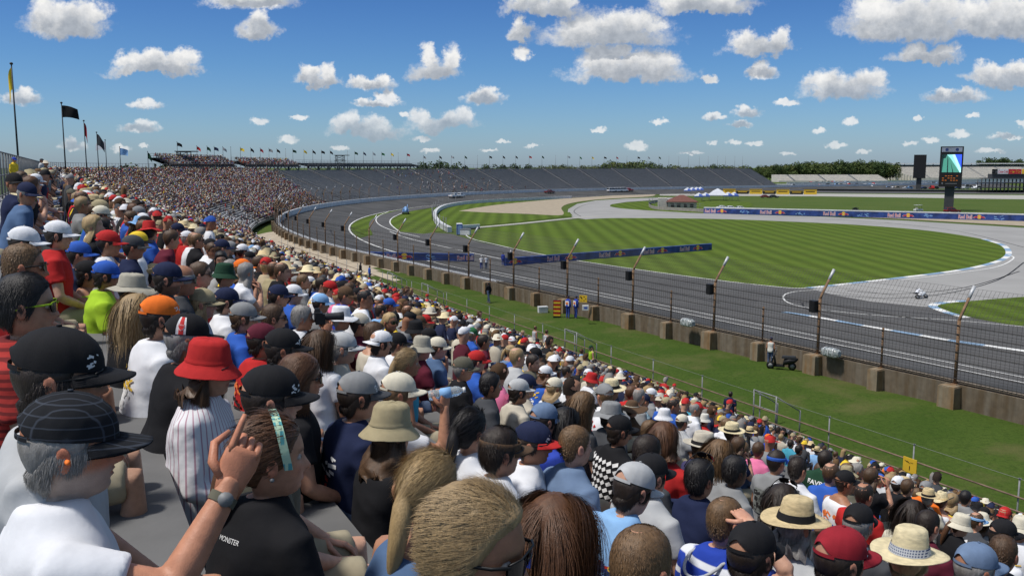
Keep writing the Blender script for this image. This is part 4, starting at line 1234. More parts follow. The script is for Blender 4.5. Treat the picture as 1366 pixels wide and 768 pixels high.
def hat_mesh(kind, lod, seed=0):
    key = ("hat", kind, lod, seed % 3)
    if key in REM: return REM[key]
    n = 48 if lod == 0 else 18; mb = MB(); bd = MB()
    prof = dict(bucket=[(.0, .142), (.045, .141), (.066, .136), (.078, .118), (.086, .060), (.092, .034), (.104, .020), (.120, .002), (.134, -.016), (.136, -.019), (.132, -.019), (.104, .012), (.088, .022)],
                boonie=[(.0, .136), (.040, .137), (.068, .132), (.080, .116), (.087, .050), (.092, .036), (.120, .030), (.150, .018), (.172, .004), (.174, .001), (.150, .012), (.118, .024), (.088, .028)],
                fedora=[(.0, .136), (.030, .140), (.060, .148), (.072, .140), (.080, .110), (.088, .048), (.093, .038), (.120, .038), (.150, .041), (.165, .046), (.166, .043), (.148, .036), (.118, .033), (.088, .034)],
                panama=[(.0, .158), (.040, .158), (.066, .154), (.076, .145), (.083, .110), (.091, .050), (.097, .038), (.125, .034), (.155, .034), (.182, .038), (.184, .034), (.154, .029), (.124, .029), (.090, .034)],
                sunhat=[(.0, .128), (.030, .127), (.058, .118), (.076, .098), (.088, .060), (.096, .040), (.130, .030), (.170, .022), (.210, .012), (.230, .006), (.230, .002), (.170, .017), (.128, .025), (.090, .034)],
                cowboy=[(.0, .140), (.030, .146), (.055, .152), (.068, .142), (.078, .110), (.088, .050), (.094, .040), (.120, .040), (.150, .044), (.170, .050), (.171, .046), (.148, .039), (.118, .035), (.088, .036)])[kind]
    rings = []
    for r_, z in prof:
        row = []
        for k in range(n):
            a = 2 * math.pi * k / n; ca, sa = math.cos(a), math.sin(a)
            ax, ay = (r_ * (.93 if r_ < .1 else .95)), r_ * 1.16 if r_ < .1 else r_ * 1.06 + .008
            zz = z
            if r_ > .1:
                e = (r_ - .1) / .1
                zz += e * dict(bucket=.006 * math.sin(3 * a + seed), boonie=.016 * math.sin(2 * a + seed) + .008 * math.sin(5 * a), fedora=.006 * math.cos(2 * a), panama=.012 * math.sin(2 * a + .5 + seed), sunhat=.02 * math.sin(2 * a + 1 + seed), cowboy=-.075 * math.cos(2 * a) + .02)[kind]
            if kind in ("fedora", "cowboy") and r_ < .07: zz -= .020 * math.exp(-(ax * sa / .022) ** 2) * (1 if r_ < .062 else .5)
            q_ = 1 + (.022 if kind in ("bucket", "boonie", "cowboy") else .010) * mnoise.noise((sa * 2.2 + seed, ca * 2.2, z * 26)) * (r_ > .03)
            zz += (.004 if kind in ("bucket", "boonie") else .002) * mnoise.noise((sa * 3.5, ca * 3.5 + seed, r_ * 14))
            row.append((ax * sa * q_, ay * ca * q_ - .004, zz))
        rings.append(row)
    mb.rings(rings, 0, True, False)
    me = bpy.data.meshes.new("hat"); me.from_pydata(mb.v, [], mb.f); me.materials.append(None)
    for p in me.polygons: p.use_smooth = True
    z0, z1, r0, r1 = dict(bucket=(.036, .046, .0925, .0905), boonie=(.038, .056, .0930, .0885), fedora=(.041, .070, .0945, .088), panama=(.040, .078, .099, .0895), sunhat=(.042, .05, .098, .0945), cowboy=(.043, .062, .0955, .089))[kind]
    bd.rings([[(r_ * .93 * 1.01 * math.sin(2 * math.pi * k / n), r_ * 1.16 * 1.01 * math.cos(2 * math.pi * k / n) - .004, z) for k in range(n)] for r_, z in ((r0, z0), (r0 * .5 + r1 * .5 + .0008, (z0 + z1) / 2), (r1 + .0005, z1))], 0, True, False)
    b = bpy.data.meshes.new("band"); b.from_pydata(bd.v, [], bd.f); b.materials.append(None)
    for p in b.polygons: p.use_smooth = True
    REM[key] = (me, b); return REM[key]
def visor_mesh(lod):
    key = ("visor", lod)
    if key in REM: return REM[key]
    mb = MB(); n = 36
    mb.rings([[((.083 + gx) * math.sin(2 * math.pi * k / n), (.107 + gx) * math.cos(2 * math.pi * k / n) - .004, z - .006 * math.cos(2 * math.pi * k / n)) for k in range(n)] for z, gx in ((.026, .002), (.040, .003), (.058, .002), (.058, -.002), (.026, -.002), (.026, .002))], 0, True, False)
    me = bpy.data.meshes.new("visor"); me.from_pydata(mb.v, [], mb.f); me.materials.append(None)
    for p in me.polygons: p.use_smooth = True
    REM[key] = me; return me
def glasses_mesh(lod):
    key = ("gl", lod)
    if key in REM: return REM[key]
    mb = MB()
    for s in (-1, 1):
        # lens: curved rounded patch
        rows = []
        for i, z in enumerate((.016, .010, -.004, -.018, -.023)):
            hw = (.024, .029, .030, .025, .016)[i]; row = []
            for j in range(7):
                x = .034 + hw * (-1 + 2 * j / 6); row.append((s * x, .104 - 5.2 * max(x - .02, 0) ** 2 * 1.6 - .1 * abs(z) * .3, z))
            rows.append(row)
        back = [[(x, y - .004, z) for x, y, z in r_] for r_ in rows]
        mb.rings(rows, 0, True, False, False); mb.rings([r_[::-1] for r_ in back], 0, True, False, False)
        mb.tube([(s * .062, .092, .010), (s * .077, .06, .008), (s * .082, .0, .006), (s * .082, -.03, -.004)], [(.004, .002)] * 4, 5, 1)
    mb.tube([(-.012, .107, .008), (0, .110, .010), (.012, .107, .008)], .0025, 5, 1)
    mb.tube([(-.062, .090, .015), (-.034, .103, .0175), (.034, .103, .0175), (.062, .090, .015)], .0022, 5, 1)
    me = bpy.data.meshes.new("sunglasses"); me.from_pydata(mb.v, [], mb.f); me.materials.append(None); me.materials.append(None)
    me.polygons.foreach_set("material_index", mb.m)
    for p in me.polygons: p.use_smooth = True
    REM[key] = me; return me
def inst(name, me, mats, parent, M=None):
    o = bpy.data.objects.new(name, me); COL.objects.link(o); o.parent = parent
    for i, m in enumerate(mats if isinstance(mats, (list, tuple)) else [mats]):
        o.material_slots[i].link = "OBJECT"; o.material_slots[i].material = m
    if M is not None: o.matrix_local = M
    return o
HAIRC = dict(black=(.010, .008, .008), dark=(.022, .014, .010), brown=(.07, .038, .019), lbrown=(.13, .075, .035), blond=(.36, .25, .12), dblond=(.29, .20, .10), grey=(.22, .21, .20), lgrey=(.42, .41, .39), red=(.13, .035, .014), auburn=(.095, .042, .019))
SKINS = [(.42, .215, .135), (.46, .25, .165), (.37, .18, .108), (.48, .27, .185), (.33, .155, .09)]

def make_person(loc, body_yaw, head_yaw=0.0, head_pitch=0.0, head_roll=0.0, hat=None, hatcol="black", brimcol=None, bandcol="black", backwards=False, shirt="white", sleeve="short", hair="short", haircol="brown", glasses=None,
                pose="lap", lean=0.08, fat=.0, scale=1.0, female=False, lod=0, near=False, seed=0, skin=None, beard=None, legs="shorts", hat_tilt=-.10, label=None, group=None, no_shirt=False, shorts_mat=None):
    skin = np.array(skin if skin is not None else SKINS[seed % len(SKINS)])
    wide = .88 if female else 1.0
    V, Q, hv, hf = body_template(pose, lean, lod, fat, wide)
    nu, nz2 = (56, 46) if near == 2 else ((40, 34) if lod == 0 else (18, 18))
    hV, hQ, hC = make_head(nu, nz2, skin, beard=HAIRC.get(beard) if isinstance(beard, str) else beard, brow=np.array(HAIRC[haircol]) * .8, female=female)
    lf = lean_f(lean); nb = lf((0, -.008, 1.075))
    Mh = Matrix.Translation(Vector(nb)) @ Euler((head_pitch, head_roll, -head_yaw), "YXZ").to_matrix().to_4x4() @ Matrix.Translation((0, .035, .142))
    Mb = Matrix.Translation(Vector(nb)) @ Euler((-lean * .6, 0, -head_yaw * .25), "YXZ").to_matrix().to_4x4() @ Matrix.Translation((0, .035, .142))
    A, B = np.array(Mh), np.array(Mb)
    w = np.clip((hV[:, 2] + .225) / .10, 0, 1); w = w * w * (3 - 2 * w)
    h4 = np.c_[hV, np.ones(len(hV))]
    hW = (h4 @ A.T)[:, :3] * w[:, None] + (h4 @ B.T)[:, :3] * (1 - w)[:, None]
    sc = np.ones((len(V), 3)) * skin
    hn = np.ones((len(hv), 3)) * skin * np.array((1.04, .95, .93))
    allV = np.concatenate([V, hv, hW]); 
    q2 = [f for f in hf if len(f) == 4]; q3 = [f for f in hf if len(f) != 4]
    blocks = [np.concatenate([Q, np.array(q2, np.int64) + len(V), hQ + len(V) + len(hv)])]
    byl = {}
    for f in q3: byl.setdefault(len(f), []).append(f)
    for kf, fl in byl.items(): blocks.append(np.array(fl, np.int64) + len(V))
    me = np_mesh("person", allV, blocks, M_skin, np.concatenate([sc, hn, hC]), smooth=True)
    root = bpy.data.objects.new("person", me); COL.objects.link(root)
    root.location = loc; root.rotation_euler = (0, 0, -body_yaw); root.scale = (scale,) * 3
    tag(root, label, "person", group)
    if not no_shirt:
        sm = inst("shirt", shirt_mesh(pose, lean, sleeve, lod, fat, wide, seed % 6), cloth(shirt), root)
        root["_s"] = 1
    else: sm = None
    inst("trousers" if legs == "long" else "shorts", trouser_mesh(pose, legs, 1), (M_denim if (legs == "long" or seed % 3 == 0) else M_khaki) if shorts_mat is None else shorts_mat, root)
    inst("shoes", shoe_mesh(pose), M_shoe, root)
    parts = dict(shirt=sm, Mh=Mh)
    if hair and not (hair == "none"):
        hm = hair_object(hair, HAIRC[haircol], lod, seed, near, bool(hat) and hat != 'visor')
        o = bpy.data.objects.new("hair", hm); COL.objects.link(o); o.parent = root; o.matrix_local = Mh; parts["hair"] = o
    if hat:
        Rt = Matrix.Rotation(hat_tilt, 4, "X") @ (Matrix.Rotation(math.pi, 4, "Z") if backwards else Matrix.Identity(4))
        Mk = Mh @ Rt
        if hat in ("cap", "flatcap"):
            cr, br = cap_parts(lod, flat=(hat == "flatcap"))
            c = inst("cap", cr, cloth(hatcol, "cap"), root, Mk); b = inst("brim", br, cloth(brimcol or hatcol, "cap"), c)
        elif hat == "visor":
            c = inst("visor", visor_mesh(lod), cloth(hatcol, "cap"), root, Mk); b = inst("brim", cap_parts(lod)[1], cloth(brimcol or hatcol, "cap"), c)
        else:
            hm, bm_ = hat_mesh(hat, lod, seed)
            kind = "straw" if hatcol in ("straw", "lstraw") else "cap"
            c = inst("hat", hm, cloth(hatcol, kind), root, Mk)
            if bandcol: b = inst("hat_band", bm_, cloth(bandcol, "cap") if isinstance(bandcol, str) else bandcol, c)
        parts["hat"] = c
    if glasses:
        g_ = Mh.copy()
        if glasses == "up": g_ = Mh @ Matrix.Translation((0, -.028, .085)) @ Matrix.Rotation(R(30), 4, "X")
        lm, fm = (M_lens, M_black) if glasses in ("dark", "up") else (M_lens, cloth(glasses, "cap"))
        parts["glasses"] = inst("sunglasses", glasses_mesh(lod), [lm, fm], root, g_)
    parts["root"] = root
    return parts

# ---------- decals: prints that follow the cloth
def decal_back(parts, name, shapes, mats, cx, cz, side=-1, ax=0.0):
    """shapes: list of (verts2d in metres, faces, material index) laid on the shirt's back (side -1) or chest (+1)."""
    sh = parts["shirt"]; me = sh.data
    bvh = BVHTree.FromPolygons([v.co for v in me.vertices], [tuple(p.vertices) for p in me.polygons])
    mb = MB()
    ca, sa = math.cos(ax), math.sin(ax)
    for li, (V2, fs, mi) in enumerate(shapes):
        vs = []
        for x, z in V2:
            lx, lz = x * (-side if False else (1 if side < 0 else -1)), z
            # ray from behind (or front), optionally turned about the vertical axis
            o = Vector((cx + lx, .6 * side, cz + lz)); d = Vector((0, -side, 0))
            if ax:
                o = Matrix.Rotation(ax, 3, "Z") @ (o - Vector((0, 0, 0))); d = Matrix.Rotation(ax, 3, "Z") @ d
            hit = bvh.ray_cast(o, d)
            p = hit[0] if hit[0] is not None else o + d * .5
            vs.append(p - d * (.004 + .0012 * mi + .0004 * (li % 5)))
        mb.add(vs, fs, mi)
    o = mb.build(name, mats, parts["root"]); return o
def decal_cap(parts, name, shapes, mats, a0, z0):
    cp = parts["hat"]; me = cp.data
    bvh = BVHTree.FromPolygons([v.co for v in me.vertices], [tuple(p.vertices) for p in me.polygons])
    mb = MB()
    for li, (V2, fs, mi) in enumerate(shapes):
        vs = []
        for x, z in V2:
            a = a0 + x / .098; zz = z0 + z
            el = (zz - .03) / .115
            dd = Vector((math.sin(a), math.cos(a), 0)) * math.cos(el * 1.2) + Vector((0, 0, 1)) * math.sin(el * 1.2)
            o = Vector((0, -.004, .03)) + dd * .4
            hit = bvh.ray_cast(o, -dd)
            p = hit[0] if hit[0] is not None else o - dd * .3
            vs.append(p + dd * (.0012 + .0006 * mi))
        mb.add(vs, fs, mi)
    return mb.build(name, mats, cp)
def grid_rect(x0, x1, z0, z1, nx=6, nz=2, mi=0):
    V2 = [(x0 + (x1 - x0) * i / nx, z0 + (z1 - z0) * j / nz) for j in range(nz + 1) for i in range(nx + 1)]
    fs = [(j * (nx + 1) + i, j * (nx + 1) + i + 1, (j + 1) * (nx + 1) + i + 1, (j + 1) * (nx + 1) + i) for j in range(nz) for i in range(nx)]
    return V2, fs, mi
def word(s, w, cx=0, cz=0, mi=0, h=None, **kw):
    V, fs = text_mesh(s, **kw); e = V.max(0) - V.min(0); k = w / e[0]; kh = h / e[1] if h else k
    return [(cx + x * k, cz + y * kh) for x, y in V], fs, mi
def poly(pts, mi=0): return list(pts), [tuple(range(len(pts)))], mi
def disc(cx, cz, r, mi=0, n=14, ry=None): return poly([(cx + r * math.cos(2 * math.pi * k / n), cz + (ry or r) * math.sin(2 * math.pi * k / n)) for k in range(n)], mi)
def bull(cx, cz, s, flip, mi=0):
    P = [(-.9,-.10),(-.62,.22),(-.30,.34),(.10,.30),(.35,.42),(.52,.36),(.60,.18),(.98,.26),(.70,.02),(.46,-.02),(.40,-.30),(.62,-.44),(.40,-.42),(.16,-.16),(-.20,-.10),(-.36,-.40),(-.58,-.46),(-.46,-.30),(-.56,-.06),(-.86,-.36),(-1.05,-.24)]
    pts = [(cx + s * x * (1 if not flip else -1), cz + s * y) for x, y in P]
    return poly(pts if not flip else pts[::-1], mi)
def squiggle(seed, w, h, mi=0, n=10):
    rs = random.Random(seed); out = []
    for k in range(n):
        x = rs.uniform(-w / 2, w / 2); z = rs.uniform(-h / 2, h / 2); a = rs.uniform(-.5, .5); l = rs.uniform(.12, .35) * w; t = rs.uniform(.05, .12) * h
        c, s_ = math.cos(a), math.sin(a)
        out.append(poly([(x + c * i * l / 2 - s_ * j * t, z + s_ * i * l / 2 + c * j * t) for i, j in ((-1, -1), (1, -1), (1, 1), (-1, 1))], mi))
    return out
# ================================================================== THINGS ROUND THE TRACK
# ---------- raised decks with braces behind the top of the grandstand
M_decks = mat("deck_steel", (.055, .058, .062), .7, .2, 2)
ZTOP = zt
def deck(u0, u1, label, z0=12.9, rise=3.2):
    c = stand_pt((u0 + u1) / 2, DEP + 3)[0]
    root = empty("upper_deck", (c[0], c[1], 0)); tag(root, label, "grandstand deck", "raised decks behind the grandstand")
    ul = urange(u0, u1, 4)
    mb = MB(); o0 = DEP - 1.0
    prof = [(-o0, z0 - .45), (-o0, z0)]
    for k in range(5): prof += [(-(o0 + 1.0 * k), z0 + rise / 5 * k), (-(o0 + 1.0 * (k + 1)), z0 + rise / 5 * k)]
    prof += [(-(o0 + 5.6), z0 + rise * .8), (-(o0 + 5.6), z0 + rise * .8 - .5), (-o0, z0 - .45)]
    sweep(mb, prof, ul, lambda u_, i_: stand_pt(u_, -i_))
    wparent(mb.build("tiers", M_decks), root)
    mb = MB()
    for u_ in urange(u0 + .5, u1 - .5, 6.5):
        for oo_ in (o0 + .6, o0 + 4.6):
            p = stand_pt(u_, oo_)[0]; mb.tube([(p[0], p[1], 8), (p[0], p[1], z0 + .2)], .24, 6)
        p = stand_pt(u_, o0 + .6)[0]; q = stand_pt(min(u_ + 3.0, u1), o0 + .6)[0]; q2 = stand_pt(max(u_ - 3.0, u0), o0 + .6)[0]
        mb.tube([(p[0], p[1], z0 - 1.9), (q[0], q[1], z0 - .2)], .16, 6); mb.tube([(p[0], p[1], z0 - 1.9), (q2[0], q2[1], z0 - .2)], .16, 6)
    wparent(mb.build("brace", M_decks), root)
    mb = MB()
    for zz in (.5, 1.1):
        for oo_, zb in ((o0, z0), (o0 + 5.5, z0 + rise * .8)):
            mb.tube([(*stand_pt(u_, oo_)[0], zb + zz) for u_ in ul], .05, 5)
    for u_ in urange(u0, u1, 2.2):
        for oo_, zb in ((o0, z0), (o0 + 5.5, z0 + rise * .8)):
            p = stand_pt(u_, oo_)[0]; mb.tube([(p[0], p[1], zb), (p[0], p[1], zb + 1.1)], .04, 5)
    wparent(mb.build("rail", M_grey), root)
    return root
def u_at_px(px, o, z):
    best = min(urange(-60, END_U, .5), key=lambda u_: abs(proj(np.array([*stand_pt(u_, o)[0], z]))[0] - px)); return best
UD = [(u_at_px(222, 31, 13), u_at_px(311, 31, 13)), (u_at_px(324, 31, 13), u_at_px(397, 31, 13)), (u_at_px(407, 31, 13), u_at_px(556, 31, 13))]
deck(*UD[0], "raised dark steel deck crowded with people, first one along the rim", 14.2, 2.6)
deck(*UD[1], "raised dark steel deck half full of people, middle one of three", 14.2, 2.0)
deck(*UD[2], "long empty raised steel deck with braced legs", 14.3, 1.2)
# camera towers on the decks
def tower(px, zb, h, label):
    u_ = u_at_px(px, 33, 14); p = stand_pt(u_, 33)[0]
    root = empty("camera_tower", (p[0], p[1], zb)); tag(root, label, "tower")
    mb = MB()
    for x in (-1.5, 1.5):
        for y in (-1.5, 1.5): mb.tube([(x, y, 0), (x, y, h)], .12, 5)
    for z in (.3, h * .66, h - .2):
        for a, b in (((-1.5, -1.5), (1.5, -1.5)), ((1.5, -1.5), (1.5, 1.5)), ((1.5, 1.5), (-1.5, 1.5)), ((-1.5, 1.5), (-1.5, -1.5))): mb.tube([(*a, z), (*b, z)], .08, 5)
    for z in (h * .35, h * .7):
        mb.tube([(-1.5, -1.5, z), (1.5, -1.5, z + h * .25)], .08, 5); mb.tube([(1.5, -1.5, z), (-1.5, -1.5, z + h * .25)], .08, 5)
    mb.build("tower_frame", M_decks, root)
    mb = MB(); mb.box((0, 0, h * .62), (4.2, 4, .2)); mb.box((.8, 0, h), (5.4, 4, .25)); mb.tube([(-2, -2, h * .62 + 1), (2, -2, h * .62 + 1)], .05, 5); mb.build("platform", M_decks, root)
tower(246, 13, 5.2, "open steel camera tower rising from the crowded deck")
tower(454, 13, 5.4, "dark steel camera tower in the middle of the empty deck")

# ---------- flags
def flag(px, py_top, py_base, col, label, dist=None, group=None, u_=None, w=1.5, hgt=1.0, limp=0.0, flip=1):
    if dist is None:
        p = stand_pt(u_, DEP + 2.2)[0]
        dep = proj(np.array([p[0], p[1], 14.0]))[2]
    else:
        q = at_depth(px, py_base, dist); p = q[:2]; dep = dist
    zb_ = ZTOP - .3; ztop_ = 14 + (222 - py_top) * dep / F
    root = empty("flagpole", (p[0], p[1], zb_)); tag(root, label, "flagpole", group)
    mb = MB(); H_ = ztop_ - zb_; r0 = .075 if dep < 160 else .085
    mb.tube([(0, 0, 0), (0, 0, H_ * .5), (0, 0, H_)], [r0, r0 * .8, r0 * .55], 8)
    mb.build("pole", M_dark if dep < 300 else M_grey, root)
    mb = MB(); mb.lathe([(.001, -.1), (.09, -.06), (.12, 0), (.09, .07), (.001, .1)], 8, (0, 0, H_ + .08)); mb.build("finial", M_dark, root)
    if col is not None:
        mb = MB(); n = 9; top = []
        rs = random.Random(int(px)); ph = rs.uniform(0, 6)
        rings = []
        for i in range(n):
            t = i / (n - 1); x = flip * t * w * (1 - limp * .75); drop = t * t * w * (.25 + limp * 1.0)
            rings.append([(x, .16 * math.sin(t * 5 + ph + k * .4) * t, H_ - .15 - drop - k / 4 * hgt * (1 - .15 * t)) for k in range(5)])
        mb.rings(rings, 0, True, False, False)
        mb.build("flag", cloth(col), root)
    return root
flag(25, 90, 222, "yellow", "tall flagpole with a drooping yellow flag at the upper rail", 62, w=1.1, hgt=1.5, limp=.9, flip=-1)
flag(87, 140, 216, "black", "flagpole with a black flag blowing out, next after the yellow one", 84, w=1.5, hgt=1.1)
flag(115, 163, 214, "dred", "flagpole with a limp dark red flag, third along the rail", 108, w=1.0, hgt=1.6, limp=.85)
flag(131, 178, 214, "dgrey", "flagpole with a black and white flag, fourth along the rail", 128, w=1.6, hgt=1.6, limp=.55)
flag(142, 188, 217, "white", "flagpole with a white flag, fifth along the rail", 146, w=1.6, hgt=1.3, flip=-1)
flag(161, 197, 222, "lblue", "flagpole with a pale blue and white flag before the trees", 170, w=1.5, hgt=1.3)
flag(198, 203, 224, "dgreen", "flagpole with a small dark flag just before the first deck", 190, w=1.3, hgt=1.3, limp=.5)
fp = [239,265,278,288,299,310,322,336,348,360,371,382,392,406,418,430,441,464,474,486,498,510,522,532,543,566,587,603,620,637,653,671,688,706,723,741,758,774,790,806,822,836,851,865,879,892,905,918,933,945,957,968,980,991]
FC = ["black", "red", "dgreen", "navy", "lgrey", "green", "yellow", "black", "dred", "grey", "black", "lgrey", "dgreen", "yellow", "black", "black"]
for k, px in enumerate(fp):
    u_ = u_at_px(px, DEP + 2, 14); hpx = (190 if px == 239 else 195 + (px - 260) * .035) if px < 560 else (208 if px < 760 else 209)
    c = FC[k % 16] if px < 880 and k % 6 != 5 else None
    flag(px, hpx, 224, c, {None: "bare thin flagpole on the rim of the far grandstand"}.get(c, f"thin flagpole with a small {c} flag on the grandstand rim") if c else "bare thin flagpole on the rim of the far grandstand", None, "flagpoles along the grandstand rim", u_, w=1.5, hgt=.95, limp=.3 if k % 3 else .1)

# ---------- front rail of the stand
M_rail2 = mat("rusty_front_rail", (.16, .11, .08), .8, .4, 3)
fr = empty("front_rail", (*stand_pt(-60, 0)[0], 1.7)); tag(fr, "rusty pipe rail with galvanised posts and a wire along the front of the grandstand", "railing")
mb = MB(); mw = MB()
fu = urange(-150, 6, 2.15)
for z in (.55, 1.05): mb.tube([(*stand_pt(u_, -.1)[0], 1.75 + z) for u_ in fu], .035, 6)
wparent(mb.build("pipe_rail", M_rail2), fr)
mw.tube([(*stand_pt(u_, -.25)[0], 1.75 + 1.65) for u_ in fu], .007, 4)
wparent(mw.build("wire", M_steel), fr)
for k, u_ in enumerate(urange(-150, 4, 4.3)):
    p, d, n = stand_pt(u_, -.18); mb = MB(); mb.tube([(p[0], p[1], 1.0), (p[0], p[1], 3.45)], .03, 7); mb.box((p[0], p[1], 3.44), (.09, .09, .02))
    wparent(mb.build("rail_post", M_steel), fr)
def gate(px, py):
    a = at(px, py, 3.0); u_, o_ = stand_uo(a[0], a[1]); p, d, n = stand_pt(u_, -.4)
    root = empty("stair_gate", (p[0], p[1], 1.75)); root.rotation_euler = (0, 0, math.atan2(d[1], d[0])); tag(root, None, "gate", "steel stair rails along the front of the grandstand")
    mb = MB()
    for x in (0, 1.5): mb.tube([(x, 0, 0), (x, 0, 1.75)], .035, 7)
    mb.tube([(0, 0, 1.0), (1.5, 0, 1.0)], .025, 6); mb.tube([(0, 0, 1.72), (1.5, 0, 1.72)], .03, 6)
    for x in (0, 1.5): mb.tube([(x, 0, 1.72), (x, -1.5, .85)], .025, 6); mb.tube([(x, -1.5, -.4), (x, -1.5, .9)], .035, 7)
    mb.build("gate_frame", M_steel, root)
    mb = MB()
    for k in range(4): mb.box((.75, -.25 - .36 * k, .1 - .1 * k), (1.4, .34, .05))
    mb.build("steps", M_grey, root); return root
for (px, py, lb) in ((1000, 548, "galvanised stair rail by the man in the navy shirt"), (722, 458, "galvanised stair rail by the two grey tank tops"), (552, 388, "galvanised stair rail at the end of the grass verge"), (505, 372, "galvanised stair rail by the sandy patch")):
    tag(gate(px, py), lb)
# yellow section sign on the rail
a = at(1163, 622, 2.9); us_, os_ = stand_uo(a[0], a[1]); p, d, n = stand_pt(us_, .02)
sg = empty("section_sign", (p[0], p[1], 2.35)); sg.rotation_euler = (0, 0, math.atan2(d[1], d[0]) + math.pi); tag(sg, "small yellow section sign tied to the front rail", "sign")
mb = MB(); mb.box((0, 0, .28), (.62, .03, .58)); mb.build("sign_board", M_yel, sg)
mb = MB(); [mb.add([(x, -.0205 - .0004 * k, .40 + z) for x, z in v], f) for k, (v, f, _) in enumerate(squiggle(41, .40, .07, 0, 8))]; put_text(mb, "1", (0, -.02, .18), (1, 0, 0), (0, 0, 1), h=.17, off=.002, bold=.02)
mb.build("sign_lettering", M_black, sg)
bpy.context.view_layer.update()

# ---------- banners with the red lettering and emblem
M_bw = mat("banner_white", (.70, .70, .72), .6, .06, 2); M_br = mat("banner_red", (.50, .025, .04), .6, .08, 3); M_by = mat("banner_yellow", (.80, .50, .04), .6, .08, 3)
def emblem(mb, org, right, up, s, off):
    right = Vector(right).normalized(); up = Vector(up).normalized(); nr = right.cross(up)
    def lay(shape, mi, o_):
        V2, fs, _ = shape; mb.add([Vector(org) + right * (x * s) + up * (z * s) + nr * o_ for x, z in V2], fs, mi)
    lay(disc(0, .06, .46, n=20), 2, off)
    for fl in (False, True):
        cx = -.62 if not fl else .62
        lay(bull(cx, -.05, .66, fl), 0, off + .006); lay(bull(cx, -.05, .60, fl), 1, off + .012)
def banner(pa, pb, h, items, label, thick=.5, name="trackside_banner", top_white=False, ml=None):
    pa, pb = np.array(pa), np.array(pb); dv = pb - pa; L_ = float(np.linalg.norm(dv[:2])); rz = math.atan2(dv[1], dv[0])
    root = empty(name, pa); root.rotation_euler = (0, 0, rz); tag(root, label, "banner")
    mb = MB(); sl = (pb[2] - pa[2]) / L_
    n = max(2, int(L_ / 4)); rings = []
    for i in range(n + 1):
        x = L_ * i / n; z = sl * x; b = .03 * math.sin(i * 2.1)
        rings.append([(x, -thick / 2 + b * 0, z), (x, -thick / 2, z + h), (x, 0, z + h + thick * .12), (x, thick / 2, z + h), (x, thick / 2, z)])
    mb.rings(rings, 0, False, True); mb.build("banner_body", M_blue, root)
    if top_white:
        mb = MB(); mb.rings([[(x, -thick / 2 - .04, sl * x + h + .03), (x, -thick / 2 - .04, sl * x + h + .30), (x, thick, sl * x + h + .30), (x, thick, sl * x + h + .03)] for x in (0, L_)], 0, False, True); mb.build("white_top", M_white, root)
    mb = MB()
    for kind, fr_, wd in items:
        x = fr_ * L_; z = sl * x + h * .5; y = -thick / 2 - .012
        if kind == "t":
            for s_, bo, mi, of in (("Red Bull", .055, 0, .0), ("Red Bull", .0, 1, .008)):
                put_text(mb, s_, (x, y, z), (1, 0, 0), (0, 0, 1), w=wd * (1.03 if mi == 0 else 1), h=h * (.70 if mi == 0 else .60), m=mi, off=of, bold=bo)
        elif kind == "e": emblem(mb, (x, y, z), (1, 0, 0), (0, 0, 1), wd, .0)
        elif kind == "s":
            for k, (v, f, mi) in enumerate(squiggle(int(x), wd, h * .6, 0, 8)):
                mb.add([(x + a_, y - .001 * k, z + b_) for a_, b_ in v], f, 3)
    mb.build("banner_lettering", [M_bw, M_br, M_by, cloth("lblue")], root)
    return root
pa = at(474, 345.5, .75); pb = at(632, 348.5, 0.02)
def fr(px, x0, x1): return (px - x0) / (x1 - x0)
banner(pa, pb, 1.05, [("t", fr(513, 474, 632), 2.9), ("e", fr(538, 474, 632), 1.0), ("s", fr(576, 474, 632), 1.8), ("t", fr(620, 474, 632), 2.4)], "blue inflatable banner with red lettering lying across the oval beside the white barrier")
pa = at(673, 354.3, .02); pb = at(948, 333.2, .02)
# perspective: positions measured on the photo turned into fractions of the real length
def frac(px): 
    best, bt = 1e9, 0
    for i in range(401):
        t = i / 400; x = proj(pa * (1 - t) + pb * t)[0]
        if abs(x - px) < best: best, bt = abs(x - px), t
    return bt
banner(pa, pb, 1.05, [("e", frac(686), .92), ("t", frac(737), 2.2), ("e", frac(760), .92), ("t", frac(805), 2.2), ("e", frac(826), .92), ("t", frac(864), 2.2), ("e", frac(882), .92), ("t", frac(912), 2.2), ("e", frac(929), .92)], "long blue inflatable banner with red lettering reaching onto the mown field")
pa = at(939, 284.5, .02); pb = at(1470, 297.5, .02)
it = []
for px in (948, 1022 + 0, 1106, 1193, 1287, 1385): it += [("t", frac(px), 3.2), ("e", frac(px + 15 if px < 1000 else px + 19), 1.15), ("s", frac(px + 45), 2.6)]
banner(pa, pb, 1.55, it, "white topped blue sponsor wall along the far gravel strip", .8, "sponsor_wall", True)

